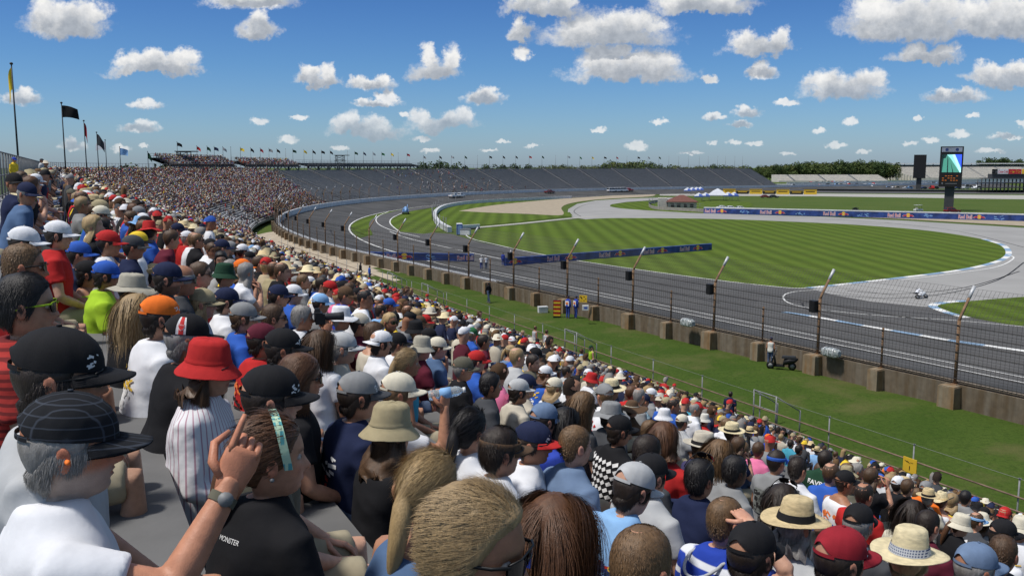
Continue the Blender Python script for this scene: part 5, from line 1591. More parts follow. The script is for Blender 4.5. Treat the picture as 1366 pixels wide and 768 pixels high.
# ---------- vehicles
def wheel(mb_parent, x, y, r, w=.22):
    mb = MB(); M_ = Matrix.Translation((x, y, r)) @ Matrix.Rotation(R(90), 4, "Y")
    prof = [(.001, -w / 2), (r * .6, -w / 2), (r * .95, -w / 2), (r, -w / 3), (r, w / 3), (r * .95, w / 2), (r * .6, w / 2), (.001, w / 2)]
    tmp = MB(); tmp.lathe(prof, 14); mb.add([M_ @ Vector(v) for v in tmp.v], tmp.f, 0, True)
    o = mb.build("wheel", M_black, mb_parent)
    tmp = MB(); tmp.lathe([(.001, -w / 2 - .01), (r * .55, -w / 2 - .012), (r * .55, w / 2 + .012), (.001, w / 2 + .01)], 12)
    mb = MB(); mb.add([M_ @ Vector(v) for v in tmp.v], tmp.f, 0, True); mb.build("rim", M_steel, o)
def vehicle(name, kind, col, loc, rz, label, cat, group=None):
    """Front towards +y; side profile lofted across the width with tumblehome."""
    root = empty(name, loc); root.rotation_euler = (0, 0, rz); tag(root, label, cat, group)
    P = dict(car=([(-2.2, .35), (-2.25, .75), (-2.0, .92), (-.95, .98), (.85, .92), (2.0, .78), (2.2, .6), (2.2, .35)], [(-1.75, .92), (-1.1, 1.40), (.15, 1.43), (.95, .92)], 1.74, .31, 1.35),
             suv=([(-2.3, .42), (-2.35, 1.0), (-2.2, 1.12), (.9, 1.10), (2.1, .98), (2.3, .75), (2.3, .42)], [(-2.25, 1.08), (-2.05, 1.75), (.2, 1.78), (.95, 1.08)], 1.9, .38, 1.42),
             pickup=([(-2.8, .5), (-2.8, 1.08), (-.9, 1.10), (1.3, 1.12), (2.6, 1.02), (2.75, .8), (2.75, .5)], [(-.95, 1.06), (-.75, 1.75), (.55, 1.78), (1.25, 1.06)], 1.95, .40, 1.75),
             van=([(-2.7, .42), (-2.72, 1.2), (1.7, 1.2), (2.5, 1.0), (2.65, .75), (2.65, .42)], [(-2.7, 1.15), (-2.62, 2.2), (1.0, 2.22), (1.85, 1.15)], 2.0, .38, 1.7))[kind]
    body, cab, wdt, wr, wb = P
    m_body = cloth_paint(col)
    def loft(poly, w0, w1, z0, z1, name_, m):
        mb = MB(); vs = []
        for s in (-1, 1):
            for y, z in poly:
                t = (z - z0) / (z1 - z0); vs.append((s * (w0 * (1 - t) + w1 * t) / 2, y, z))
        n = len(poly)
        mb.add(vs, [tuple(range(n))[::-1] if False else tuple(range(n)), tuple(range(2 * n - 1, n - 1, -1))] + [(k, n + k, n + (k + 1) % n, (k + 1) % n) for k in range(n)])
        o = mb.build(name_, m, root); bv = o.modifiers.new("b", "BEVEL"); bv.width = .06; bv.segments = 2; return o
    loft(body, wdt, wdt * .97, .35, 1.1, "body", m_body)
    zc = [z for _, z in cab]
    loft(cab, wdt * .94, wdt * .72, min(zc), max(zc), "cabin", m_body)
    # glass: slightly proud of the cabin sides and ends
    mb = MB(); zb_, zt_ = min(zc), max(zc)
    for s in (-1, 1):
        def sx(z): t = (z - zb_) / (zt_ - zb_); return s * (wdt * .94 * (1 - t) + wdt * .72 * t) / 2 + s * .012
        y0, y1, y2, y3 = cab[0][0], cab[1][0], cab[2][0], cab[3][0]
        za, zz = zb_ + .12, zt_ - .10
        def yl(z): return y0 + (y1 - y0) * (z - zb_) / (zt_ - zb_) + .14
        def yr(z): return y3 + (y2 - y3) * (z - zb_) / (zt_ - zb_) - .16
        mid = (y1 + y2) / 2
        for a, b in ((0, mid - .05), (mid + .05, 1)):
            q = [(sx(za), yl(za) if a == 0 else a, za), (sx(za), b if a == 0 else yr(za), za), (sx(zz), b if a == 0 else yr(zz), zz), (sx(zz), yl(zz) if a == 0 else a, zz)]
            mb.add(q, [(0, 1, 2, 3)])
    for (ya, yb, sg_) in ((cab[0][0], cab[1][0], -1), (cab[3][0], cab[2][0], 1)):
        q = []
        for z, k in ((zb_ + .1, .84), (zt_ - .08, .64)):
            t = (z - zb_) / (zt_ - zb_); y = ya + (yb - ya) * t + sg_ * .02
            q.append([(-wdt * k / 2, y, z), (wdt * k / 2, y, z)])
        mb.add([q[0][0], q[0][1], q[1][1], q[1][0]], [(0, 1, 2, 3)])
    mb.build("window", M_lens2, root)
    for sx_ in (-1, 1):
        for sy in (-1, 1): wheel(root, sx_ * (wdt / 2 - .10), sy * wb, wr)
        mb = MB(); mb.box((sx_ * (wdt / 2 - .28), body[-2][0] - .02, .72), (.34, .08, .16)); mb.build("headlight", M_steel, root)
        mb = MB(); mb.box((sx_ * (wdt / 2 - .2), body[1][0] + .02, .82), (.22, .08, .16)); mb.build("tail_light", M_red, root)
    mb = MB(); mb.box((0, body[0][0] - .02, .5), (wdt * .95, .12, .2)); mb.box((0, body[-1][0] + .0, .48), (wdt * .95, .12, .2)); mb.build("bumper", M_dark, root)
    return root
M_lens2 = mat("vehicle_glass", (.02, .026, .03), .1, .1, 2, spec=.6)
PAINT = {}
def cloth_paint(c):
    col = COLV.get(c, (.5, .5, .5))
    return mat("car_paint_" + c, col, .3, .06, 2, spec=.5)
COLV = dict(white=(.68, .69, .70), silver=(.40, .41, .42), black=(.015, .015, .017), grey=(.16, .165, .17), red=(.36, .02, .02), darkred=(.16, .012, .012), blue=(.03, .09, .32), navy=(.015, .025, .08), tan=(.36, .31, .23), green=(.03, .09, .05), paleblue=(.18, .32, .55))
def face_px(px, py, dx): a = at(px, py); b = at(px + dx, py); d = b - a; return math.atan2(d[1], d[0])
def veh_at(name, kind, col, px, py, rz, label, cat, z=.03, group=None):
    p = at(px, py, z); return vehicle(name, kind, col, (p[0], p[1], z), rz, label, cat, group)
suv = veh_at("suv", "suv", "darkred", 1270, 284.5, R(-80), "dark red sport utility vehicle parked at the foot of the screen tower", "car")
for k, (px, py, c, lb) in enumerate(((964, 280, "white", "white car behind the sponsor wall, beside a white box"), (975, 280.5, "white", "small white car in the middle of the three behind the wall"), (988, 281, "white", "long white car at the end of the row behind the wall"))):
    veh_at("parked_car", "car", c, px, py, R(-75), lb, "car")
veh_at("parked_car", "car", "darkred", 1021, 264, R(-82), "dark red car parked on the infield grass", "car")
veh_at("parked_car", "car", "black", 1032, 264, R(-82), "black car next to the dark red one on the infield grass", "car")
def trackveh(kind, col, px, py, i_, label, name="pickup_truck", cat="truck", rev=False):
    # stands on the banked track, i_ metres inside the wall, at the photo column px
    u_ = min(urange(0, 480, .5), key=lambda q: abs(proj(np.array([*fence_pt(q, i_)[0], .6]))[0] - px))
    p, d, n = fence_pt(u_, i_); z = float(np.interp(i_, [q[0] for q in prof_track], [q[1] for q in prof_track]))
    r_ = vehicle(name, kind, col, (p[0], p[1], z + .02), math.atan2(d[1], d[0]) - math.pi / 2 + (math.pi if rev else 0), label, cat)
    return r_
prof_track = [(0.35, ZO), (3, ZO * .80), (6, ZO * .58), (9, ZO * .37), (12, ZO * .18), (14.5, ZO * .05), (TW, 0.012)]
trackveh("pickup", "white", 605, 262, 4.5, "white pickup truck by the far wall, behind its twin")
trackveh("pickup", "white", 614, 262, 4.5, "white pickup truck leading its twin along the far wall")
trackveh("pickup", "darkred", 733, 255, 4.5, "dark red truck stopped alone by the far wall")
trackveh("pickup", "red", 838, 254, 5, "red pickup truck at the far end of the white convoy")
for px, lb in ((816, "white van at the tail of the far convoy"), (824, "white van in the middle of the far convoy"), (831, "white van close behind the red pickup")): trackveh("van", "white", px, 254, 5.5, lb, "van", "van")
# blue jet dryer truck on the warm-up lane
p = at(541, 285.5); r_ = vehicle("dryer_truck", "pickup", "paleblue", (p[0], p[1], .03), R(8), "pale blue track dryer truck with a nozzle on the warm-up lane", "truck")
mb = MB(); mb.box((0, -1.6, 1.35), (1.7, 1.9, .5)); mb.tube([(0, -1.2, 1.9), (0, -2.1, 1.9), (0, -3.2, 1.3), (0, -3.7, .7)], [.42, .45, .36, .30], 12); mb.tube([(.5, -.9, 1.6), (.6, -.4, 2.4), (.6, .2, 2.75)], .09, 6); mb.build("dryer_unit", cloth_paint("paleblue"), r_)

# golf cart
p = at(1225, 282); gc = empty("golf_cart", (p[0], p[1], .02)); gc.rotation_euler = (0, 0, R(-75)); tag(gc, "white roofed golf cart with people on the infield grass", "golf cart")
mb = MB(); mb.box((0, .9, .5), (1.2, .7, .5), taper=.85); mb.box((0, -.9, .48), (1.2, 1.0, .5)); mb.box((0, 0, .28), (1.2, 2.6, .14)); mb.build("cart_body", M_white, gc)
mb = MB(); mb.box((0, -.1, 1.95), (1.3, 2.3, .08)); mb.build("roof", M_white, gc)
mb = MB()
for x in (-.55, .55):
    mb.tube([(x, .75, .7), (x, .55, 1.92)], .03, 6); mb.tube([(x, -1.1, .7), (x, -1.1, 1.92)], .03, 6)
mb.build("roof_post", M_dark, gc)
mb = MB(); mb.box((0, -.45, .78), (1.1, .5, .14)); mb.box((0, -.68, 1.05), (1.1, .12, .45)); mb.build("seat", cloth("cream"), gc)
for x in (-.55, .55):
    for y in (.85, -.85): wheel(gc, x, y, .23, .18)

# quad bike beyond the sponsor wall
p = at(1141, 281); qb = empty("quad_bike", (p[0], p[1], .02)); qb.rotation_euler = (0, 0, R(-70)); tag(qb, "dark quad bike standing on the infield grass", "quad bike")
mb = MB(); mb.box((0, 0, .62), (.5, 1.5, .28), taper=.8); mb.box((0, .62, .82), (1.0, .6, .12)); mb.box((0, -.62, .80), (1.0, .65, .12)); mb.build("body", M_dark, qb)
mb = MB(); mb.box((0, -.15, .90), (.36, .75, .16), taper=.8); mb.build("seat", M_black, qb)
mb = MB(); mb.tube([(-.4, .25, 1.12), (-.15, .38, 1.08), (.15, .38, 1.08), (.4, .25, 1.12)], .025, 6); mb.tube([(0, .38, 1.08), (0, .5, .75)], .03, 6); mb.build("handlebar", M_black, qb)
for x in (-.42, .42):
    for y in (.62, -.62): wheel(qb, x, y, .29, .24)

# ---------- race motorcycle with rider, leaning into the bend
def motorbike():
    p = at(1231, 398.5); root = empty("race_motorcycle", (p[0], p[1], .03)); root.rotation_euler = (R(4), R(-42), R(-68)); root.scale = (.86,) * 3; tag(root, "white and black race motorcycle leaning over on the pale road course", "motorcycle")
    for y in (.70, -.70): wheel(root, 0, y, .31, .15)
    mb = MB()
    mb.rings([[(w * math.cos(2 * math.pi * k / 10), y, z + h * math.sin(2 * math.pi * k / 10)) for k in range(10)] for y, z, w, h in ((1.0, .72, .03, .05), (.86, .74, .15, .18), (.55, .72, .19, .28), (.2, .62, .19, .30), (-.15, .60, .16, .24), (-.3, .62, .12, .16))]); mb.build("fairing", cloth_paint("white"), root)
    mb = MB(); mb.rings([[(w * math.cos(2 * math.pi * k / 8), y, z + h * math.sin(2 * math.pi * k / 8)) for k in range(8)] for y, z, w, h in ((-.2, .78, .14, .06), (-.6, .86, .13, .06), (-.95, .98, .05, .04))]); mb.build("seat", M_black, root)
    mb = MB(); mb.tube([(-.08, .70, .31), (-.10, .52, .80)], .03, 6); mb.tube([(.08, .70, .31), (.10, .52, .80)], .03, 6); mb.tube([(-.09, -.70, .31), (-.10, -.2, .45)], .035, 6); mb.tube([(.09, -.70, .31), (.10, -.2, .45)], .035, 6); mb.build("fork", M_steel, root)
    mb = MB(); mb.tube([(-.32, .42, .86), (-.12, .55, .86), (.12, .55, .86), (.32, .42, .86)], .02, 6); mb.build("handlebar", M_black, root)
    mb = MB(); mb.tube([(.14, -.1, .32), (.16, -.5, .42), (.17, -.85, .55)], [.04, .05, .055], 8); mb.build("exhaust", M_dark, root)
    # rider
    rb = MB()
    lean_ = [(.0, -.42, .92), (.02, -.30, 1.04), (.04, -.02, 1.20), (.05, .20, 1.24), (.05, .28, 1.27)]
    rb.tube(lean_, [(.15, .17), (.15, .15), (.18, .14), (.14, .11), (.07, .07)], 12)
    for s in (-1, 1):
        rb.tube([(s * .17, .16, 1.22), (s * .30, .26, 1.02), (s * .30, .42, .88)], [.065, .05, .035], 8)
        rb.tube([(s * .10, -.38, .92), (s * .26 + (.16 if s < 0 else 0), -.05, .80), (s * .20, -.30, .42), (s * .20, -.18, .34)], [.10, .08, .055, .05], 10)
    rb.lathe([(.001, -.14), (.08, -.12), (.125, -.05), (.135, .03), (.11, .10), (.06, .14), (.001, .15)], 14, (.05, .38, 1.33))
    V_, NV_, Q_ = remesh(rb, .022, 2)
    pe = link("person", np_mesh("person", V_, Q_, cloth("white"), smooth=True)); tag(pe, "motorcycle racer in white leathers crouched over the leaning bike", "person")
    bpy.context.view_layer.update(); pe.matrix_world = root.matrix_world.copy()
    mb = MB(); mb.rings([[(.05 + r_ * math.sin(a), .38 + r_ * 1.0 * math.cos(a), 1.33 + z) for a in np.linspace(-1.0, 1.0, 9)] for r_, z in ((.138, -.04), (.142, .0), (.132, .05))], 0, True, False, False); mb.build("visor", M_lens, pe)
    mb = MB(); mb.box((.04, -.02, 1.33), (.2, .3, .05)); mb.build("back_hump", cloth_paint("navy"), pe)
motorbike()

# ---------- scooter on the verge
def scooter():
    p = at(1042, 493, 2.0); root = empty("scooter", (p[0], p[1], 2.02)); root.rotation_euler = (0, R(-6), R(72)); tag(root, "black motor scooter standing on the verge beside a buttress", "scooter")
    for y in (.62, -.62): wheel(root, 0, y, .24, .13)
    mb = MB(); mb.rings([[(w * math.cos(2 * math.pi * k / 10), y, z + h * math.sin(2 * math.pi * k / 10)) for k in range(10)] for y, z, w, h in ((-.95, .70, .04, .05), (-.8, .62, .15, .14), (-.45, .56, .19, .2), (-.15, .48, .17, .2), (-.08, .30, .15, .08))]); mb.build("rear_body", M_black, root)
    mb = MB(); mb.box((0, .08, .24), (.36, .55, .08)); mb.build("footboard", M_black, root)
    mb = MB(); mb.rings([[(w * math.cos(2 * math.pi * k / 10), y + .07 * math.sin(2 * math.pi * k / 10), z) for k in range(10)] for y, z, w in ((.33, .22, .16), (.38, .55, .20), (.44, .82, .15), (.42, .95, .12))]); mb.build("front_shield", M_black, root)
    mb = MB(); mb.box((0, -.42, .80), (.28, .85, .12), taper=.85); mb.build("seat", M_dark, root)
    mb = MB(); mb.tube([(-.33, .28, 1.02), (-.1, .40, .98), (.1, .40, .98), (.33, .28, 1.02)], .022, 6); mb.tube([(0, .40, .98), (0, .62, .26)], .035, 6); mb.build("handlebar", M_black, root)
    for s in (-1, 1):
        mb = MB(); mb.tube([(s * .26, .32, 1.02), (s * .30, .34, 1.22)], .01, 5); mb.lathe([(.001, -.01), (.06, -.008), (.06, .008), (.001, .01)], 10, (s * .30, .34, 1.25), ey=.4); mb.build("mirror", M_steel, root)
    mb = MB(); mb.lathe([(.001, -.03), (.07, -.02), (.07, .02), (.001, .03)], 10, (0, .52, .72), ey=.5); mb.build("headlight", M_steel, root)
scooter()

# ---------- wrapped bales on the wall
def bale(px, py, label):
    p = at(px, py, WT); root = empty("wrapped_bale", (p[0], p[1], WT)); n = fence_pt(-60)[2]; root.rotation_euler = (0, 0, R(121)); tag(root, label, "bale", "clear wrapped bales by the wall")
    # sits on the wall rail, leaning inside
    mb = MB(); rs = random.Random(int(px)); rings = []
    for i in range(13):
        x = -.60 + 1.2 * i / 12; e = .85 - .35 * (abs(i - 6) / 6) ** 4
        rings.append([(x + rs.uniform(-.02, .02), .30 * e * math.copysign(abs(math.cos(a)) ** .6, math.cos(a)) + rs.uniform(-.025, .025), .36 + .30 * e * math.copysign(abs(math.sin(a)) ** .6, math.sin(a)) + rs.uniform(-.025, .025)) for a in np.linspace(0, 2 * math.pi, 14, endpoint=False)])
    mb.rings(rings, 0, False, True); mb.build("bale", mat("plastic_wrap", (.28, .31, .31), .25, .35, 5, .6, 14, spec=.6), root)
    mb = MB()
    for x in (-.32, .0, .32): mb.rings([[(x + dx, .285 * math.copysign(abs(math.cos(a)) ** .6, math.cos(a)), .36 + .285 * math.copysign(abs(math.sin(a)) ** .6, math.sin(a))) for a in np.linspace(0, 2 * math.pi, 16, endpoint=False)] for dx in (-.02, .02)], 0, True, False)
    mb.build("strap", M_white, root)
bale(1108, 478, "clear plastic wrapped bale lying on the wall beyond the scooter")
bale(917, 437, "clear plastic wrapped bale lying on the wall by a tall fence post")

# ---------- marshals' post on the verge
def on_verge(px, py): p = at(px, py, 2.0); return (p[0], p[1], 2.02)
p = on_verge(743, 424); bd = empty("striped_board", p); bd.rotation_euler = (0, 0, R(-8)); tag(bd, "tall flat board with yellow, red and black stripes against the wall", "board")
mb = MB(); mb.box((0, 0, .72), (.62, .10, 1.40)); mb.build("board_panel", M_black, bd)
mb = MB()
for k in range(4): mb.box((0, -.055, .22 + .33 * k), (.56, .02, .15), m=0); mb.box((0, -.055, .36 + .33 * k), (.56, .018, .10), m=1)
mb.build("stripe", [M_yel, M_red], bd)
p = on_verge(724, 417); cb_ = empty("cool_box", p); cb_.rotation_euler = (0, 0, R(15)); tag(cb_, "white cool box with dark bags piled on it by the wall", "cool box")
mb = MB(); mb.box((0, 0, .22), (.75, .42, .44), taper=1.06); mb.build("box_body", M_white, cb_); mb = MB(); mb.box((0, 0, .47), (.80, .47, .08)); mb.build("lid", M_white, cb_)
mb = MB(); mb.rings([[(.34 * e * math.cos(a), .1 + .24 * e * math.sin(a), z) for a in np.linspace(0, 2 * math.pi, 10, endpoint=False)] for z, e in ((0, .9), (.2, 1), (.38, .8), (.45, .3))], 0, True, True); tag(mb.build("bag", cloth("navy"), None, loc=(p[0] + .15, p[1] + .42, p[2] + .02)), "dark blue bag slumped behind the white cool box", "bag")
p = on_verge(781, 424); wb_ = empty("white_box", (*p[:2], WT + .0)); q = at(781, 411, WT + .12); wb_.location = (q[0], q[1], WT - .02); tag(wb_, "small white box with a blue label on a buttress", "box")
mb = MB(); mb.box((0, 0, .18), (.46, .34, .36)); mb.build("box_body", M_white, wb_); mb = MB(); mb.box((0, -.172, .2), (.26, .012, .14)); mb.build("box_label", M_ink_blue, wb_)
q = at(778, 400, WT + .5); ys = empty("warning_sign", (q[0], q[1], WT + .1)); ys.rotation_euler = (0, 0, R(-20)); tag(ys, "small yellow warning sign fixed to the catch fence above the marshals", "sign")
mb = MB(); mb.box((0, 0, .5), (.62, .04, .55)); mb.build("sign_board", M_yel, ys); mb = MB(); [mb.add([(x, -.024, .5 + z) for x, z in v], f) for v, f, _ in squiggle(3, .4, .35, 0, 7)]; mb.build("sign_lettering", M_black, ys)

# ---------- people on foot (standing figures share the spectators' builder)
def walker(px, py_foot, z, yaw, label, pose="side", dep=None, **kw):
    p = at(px, py_foot, z) if dep is None else at_depth(px, py_foot, dep)
    if kw.pop("rail", False):          # in the walkway just behind the front rail
        d_ = ray(px, 500); n_ = np.array([math.cos(TS), math.sin(TS)]); p = CAM + d_ * ((S_FRONT - row_o(5)) / float(n_ @ d_[:2])); z = floor_z(row_o(5)) + .40     # up on the bench
    seed = int(px) % 97
    pr = make_person((p[0], p[1], z + .47), R(yaw), R(kw.pop("hy", 0)), lod=1, seed=seed, pose=pose, label=label, lean=kw.pop("lean", .04), legs=kw.pop("legs", "long"), **kw)
    WALK.append(pr); return pr
WALK = []
walker(652, 403.5, 2.02, -45, "woman with dark hair walking along the verge in a black top and jeans", "walk", shirt="black", hair="pony", haircol="black", female=True, sleeve="long")
M_over = mat("blue_overalls", (.03, .06, .26), .9, .15, 8)
for px, yw, lb in ((757.5, 40, "marshal in blue overalls and white bib beside the striped board"), (768, 60, "marshal in blue overalls and white bib next to the buttress")):
    pr = walker(px, 424.5, 2.02, yw, lb, shirt="royal", sleeve="long", hat="cap", hatcol="navy", shorts_mat=M_over, group=None)
    mb = MB(); mb.rings([[(s_ * .19, y, z) for s_, y in ((-1, -.135), (1, -.135))] for z in (.55, .75, .95)], 0, False, False, False); mb.rings([[(s_ * .19, y, z) for s_, y in ((-1, .15), (1, .15))] for z in (.55, .75, .95)], 0, False, False, False); mb.build("bib", M_lettering, pr["root"])
    mb = MB(); mb.box((0, -.15, .76), (.22, .012, .16)); mb.build("bib_number", M_ink_org, pr["root"])
walker(642, 359, .2, 10, "marshal in white and blue standing on the oval left of a companion", shirt="white", hat="cap", hatcol="white", shorts_mat=M_over)
walker(648.5, 359, .2, -20, "marshal in a white shirt with red on the oval beside a companion", shirt="white", hat=None, hair="short", shorts_mat=M_denim)
walker(671, 354, .05, 0, "marshal in blue standing at the end of the long banner", shirt="royal", hair="short", sleeve="long", shorts_mat=M_over)
walker(681, 350, .02, 150, "marshal in white standing behind the long banner", shirt="white", hat="cap", hatcol="white", shorts_mat=M_over)
walker(1027, 489, 2.02, 30, "photographer in a pale vest over a blue shirt and dark cap at the wall", shirt="offwhite", hat="cap", hatcol="navy", sleeve="tank", shorts_mat=M_denim)
walker(493, 377, 1.9, 70, "person in a blue jacket standing on the sandy patch", shirt="blue", sleeve="long", hair="short", haircol="dark")
walker(481, 372, 1.9, 60, "person in black standing on the sand beside the wall", shirt="black", sleeve="long", hair="short", haircol="dark")
zf = 1.9
q = at_depth(168, 694, 2.75); bg_ = empty("bag", (q[0], q[1], floor_z(S_FRONT - float(np.array([math.cos(TS), math.sin(TS)]) @ q[:2])))); tag(bg_, "slouched black cloth bag on the step behind the pointing man", "bag")
mb = MB(); mb.rings([[(.20 * e * math.cos(a), .13 * e * math.sin(a) * (1 + .1 * math.sin(3 * a)), z) for a in np.linspace(0, 2 * math.pi, 14, endpoint=False)] for z, e in ((0, .85), (.05, 1), (.16, .95), (.24, .7), (.27, .3))], 0, True, True); mb.build("bag_body", M_black, bg_)
mb = MB(); mb.tube([(-.12, 0, .24), (-.06, .05, .36), (.06, .05, .36), (.12, 0, .24)], .012, 6); mb.build("handle", M_dark, bg_)
walker(975, 580, zf, 30, "man in a navy T-shirt standing up on a bench near the steel stair rail", shirt="navy", sleeve="half", hair="short", haircol="dark", legs="shorts", rail=True)
walker(713, 512, 1.5, 62, "cropped man in a grey sleeveless shirt standing up near the front rail", shirt="lgrey", sleeve="tank", hair="buzz", haircol="brown", legs="shorts", rail=True)
walker(728, 515, 1.5, 62, "younger man in a grey sleeveless shirt standing beside another near the front rail", shirt="lgrey", sleeve="tank", hair="short", haircol="brown", legs="shorts", rail=True)
walker(789, 533, 1.5, 250, "woman in a lime green top and dark cap facing the crowd", shirt="lime", sleeve="tank", hat="cap", hatcol="dgreen", hair="pony", haircol="dblond", female=True, legs="shorts", rail=True)
walker(20, 246, zt, 100, "man in a mustard yellow jacket and blue cap standing at the top rail", shirt="yellow", sleeve="long", hat="cap", hatcol="royal", dep=42)
walker(57, 252, zt, 80, "man in a grey shirt standing on the top walkway", shirt="lgrey", hat="cap", hatcol="dgrey", dep=50)
for pr in WALK[-2:]: pr["root"].location.z = zt + .47

# ---------- infield buildings, tents, boxes
p = at(613, 313); pt_ = empty("portable_toilet", (p[0], p[1], .02)); pt_.rotation_euler = (0, 0, R(10)); tag(pt_, "bright blue portable toilet at the tip of the mown field", "toilet")
mb = MB(); mb.box((0, 0, 1.1), (1.15, 1.15, 2.2)); mb.build("cabin", cloth_paint("blue"), pt_); mb = MB(); mb.box((0, 0, 2.28), (1.2, 1.2, .16), taper=.8); mb.build("roof", M_white, pt_); mb = MB(); mb.box((0, -.585, 1.05), (.8, .03, 1.85)); mb.build("door", cloth_paint("paleblue"), pt_)
p = at(621, 313.5); bx2 = empty("white_box", (p[0], p[1], .02)); bx2.rotation_euler = (0, 0, R(-12)); tag(bx2, "low white storage box beside the blue toilet", "box"); mb = MB(); mb.box((0, 0, .6), (2.0, 1.2, 1.1)); mb.build("box_body", M_white, bx2); mb = MB(); mb.box((0, 0, 1.2), (2.1, 1.3, .1)); mb.build("lid", M_steel, bx2)
# curved white tyre barrier with its fence
ib = empty("tyre_barrier", (*at(590, 290)[:2], 0)); tag(ib, "curved white barrier of wrapped tyres with a debris fence inside the turn", "barrier")
cp = [np.array(at(*q)) for q in smooth_px([(597, 310), (584, 302), (578, 293), (580, 284.5), (592, 277.5), (620, 272.5), (660, 269.5), (700, 267.5), (760, 264.5)], 6)]
mb = MB(); mb.rings([[(c[0], c[1], .02), (c[0], c[1], 1.15), (c[0] + .9, c[1] + .5, 1.15), (c[0] + .9, c[1] + .5, .02)] for c in cp], 0, False, True); wparent(mb.build("tyre_wall", M_white), ib)
mb = MB()
for c in cp[::2]: mb.tube([(c[0] - .3, c[1], 0), (c[0] - .3, c[1], 3.2)], .07, 5); 
for z in (1.4, 1.9, 2.4, 2.9): mb.tube([(c[0] - .3, c[1], z) for c in cp], .022, 4)
wparent(mb.build("debris_fence", M_grey), ib)
lb_ = empty("low_barrier", (*at(640, 304)[:2], 0)); tag(lb_, "short white padded barrier pointing along the infield path", "barrier")
mb = MB(); a, b = at(612, 306.5), at(640, 305); mb.rings([[(c[0], c[1] - .4, .05), (c[0], c[1] - .4, 1.0), (c[0], c[1] + .5, 1.0), (c[0], c[1] + .5, .05)] for c in (a, a * .5 + b * .5, b)], 0, False, True); wparent(mb.build("padding", M_white), lb_)
mb = MB(); mb.rings([[(c[0], c[1] - .45, .02), (c[0], c[1] - .45, .3), (c[0], c[1] + .55, .3), (c[0], c[1] + .55, .02)] for c in (a, b)], 0, False, True); wparent(mb.build("kick_strip", M_black), lb_)
# house with the hipped red roof
p = at(913, 280.5); hs = empty("pavilion", (p[0], p[1] + 5, 0)); hs.rotation_euler = (0, 0, R(-8)); hs.scale = (.9, .9, .85); tag(hs, "low cream pavilion with a hipped red tile roof in the infield", "building")
mb = MB(); mb.box((0, 0, 1.5), (10.2, 8, 3.0)); mb.build("wall", mat("cream_render", (.42, .38, .30), .9, .1, 1), hs)
mb = MB(); mb.rings([[(-5.7, -4.6, 2.95), (5.7, -4.6, 2.95), (5.7, 4.6, 2.95), (-5.7, 4.6, 2.95)], [(-5.7, -4.6, 3.15), (5.7, -4.6, 3.15), (5.7, 4.6, 3.15), (-5.7, 4.6, 3.15)], [(-.8, -.4, 5.6), (.8, -.4, 5.6), (.8, .4, 5.6), (-.8, .4, 5.6)]], 0, False, True); mb.build("roof", mat("red_roof_tile", (.14, .06, .048), .85, .25, 3), hs)
for x in (-3.4, -1.2, 1.2, 3.4):
    mb = MB(); mb.box((x, -4.02, 1.7), (1.2, .06, 1.2)); mb.build("window", M_lens2, hs)
mb = MB(); mb.box((-6.9, 1, 2.2), (3.2, 7, 4.4)); mb.build("annexe", mat("pale_block", (.45, .43, .38), .9, .12, 1), hs)
# low enclosing wall in front of it
ew = empty("low_wall", (*at(880, 280)[:2], 0)); tag(ew, "low grey barrier wall curving round the pavilion", "wall")
cw_ = [np.array(at(*q)) for q in smooth_px([(884, 269), (868, 272), (866, 276), (876, 279.5), (900, 281), (939, 283)], 5)]
mb = MB(); mb.rings([[(c[0], c[1], .0), (c[0], c[1], 1.0), (c[0] + .1, c[1] + .3, 1.0), (c[0] + .1, c[1] + .3, 0)] for c in cw_], 0, False, True); wparent(mb.build("wall_panel", M_conc), ew)
mb = MB(); [mb.tube([(c[0], c[1] + .2, .9), (c[0], c[1] + .2, 2.6)], .04, 5) for c in cw_[::2]]; mb.tube([(c[0], c[1] + .2, 2.55) for c in cw_], .03, 5); mb.tube([(c[0], c[1] + .2, 1.8) for c in cw_], .03, 5); wparent(mb.build("fence_rail", M_grey), ew)
M_tent = mat("tent_white", (.50, .52, .56), .8, .06, 1); M_tblue = mat("tent_blue", (.05, .10, .36), .8, .1, 1)
def tent(px, py, w, col, label):
    p = at(px, py); root = empty("canopy_tent", (p[0], p[1], 0)); root.rotation_euler = (0, 0, R(-10)); tag(root, label, "tent", "canopy tents in the infield")
    h = 2.2
    mb = MB(); mb.rings([[(-w / 2, -w / 2, h - .3), (w / 2, -w / 2, h - .3), (w / 2, w / 2, h - .3), (-w / 2, w / 2, h - .3)], [(-w / 2, -w / 2, h), (w / 2, -w / 2, h), (w / 2, w / 2, h), (-w / 2, w / 2, h)], [(-w / 4, -w / 4, h + w * .22), (w / 4, -w / 4, h + w * .22), (w / 4, w / 4, h + w * .22), (-w / 4, w / 4, h + w * .22)], [(-.05, -.05, h + w * .36), (.05, -.05, h + w * .36), (.05, .05, h + w * .36), (-.05, .05, h + w * .36)]], 0, False, True)
    mb.build("canopy", M_tent, root)
    if col:
        mb = MB(); mb.box((0, -w / 2 - .02, h - .28), (w, .03, .42)); mb.box((-w / 2 - .02, 0, h - .28), (.03, w, .42)); mb.add([(0, -w / 2 - .03, h + .05), (w / 2, -w / 2 - .03, h + .05), (w / 4, -w / 4 - .06, h + w * .22), (0, -w / 4 - .06, h + w * .22)], [(0, 1, 2, 3)]); mb.build("valance", M_tblue, root)
    for sx_ in (-1, 1):
        for sy in (-1, 1):
            mb = MB(); mb.tube([(sx_ * w / 2 * .96, sy * w / 2 * .96, 0), (sx_ * w / 2 * .96, sy * w / 2 * .96, h)], .04, 5); mb.build("leg", M_steel, root)
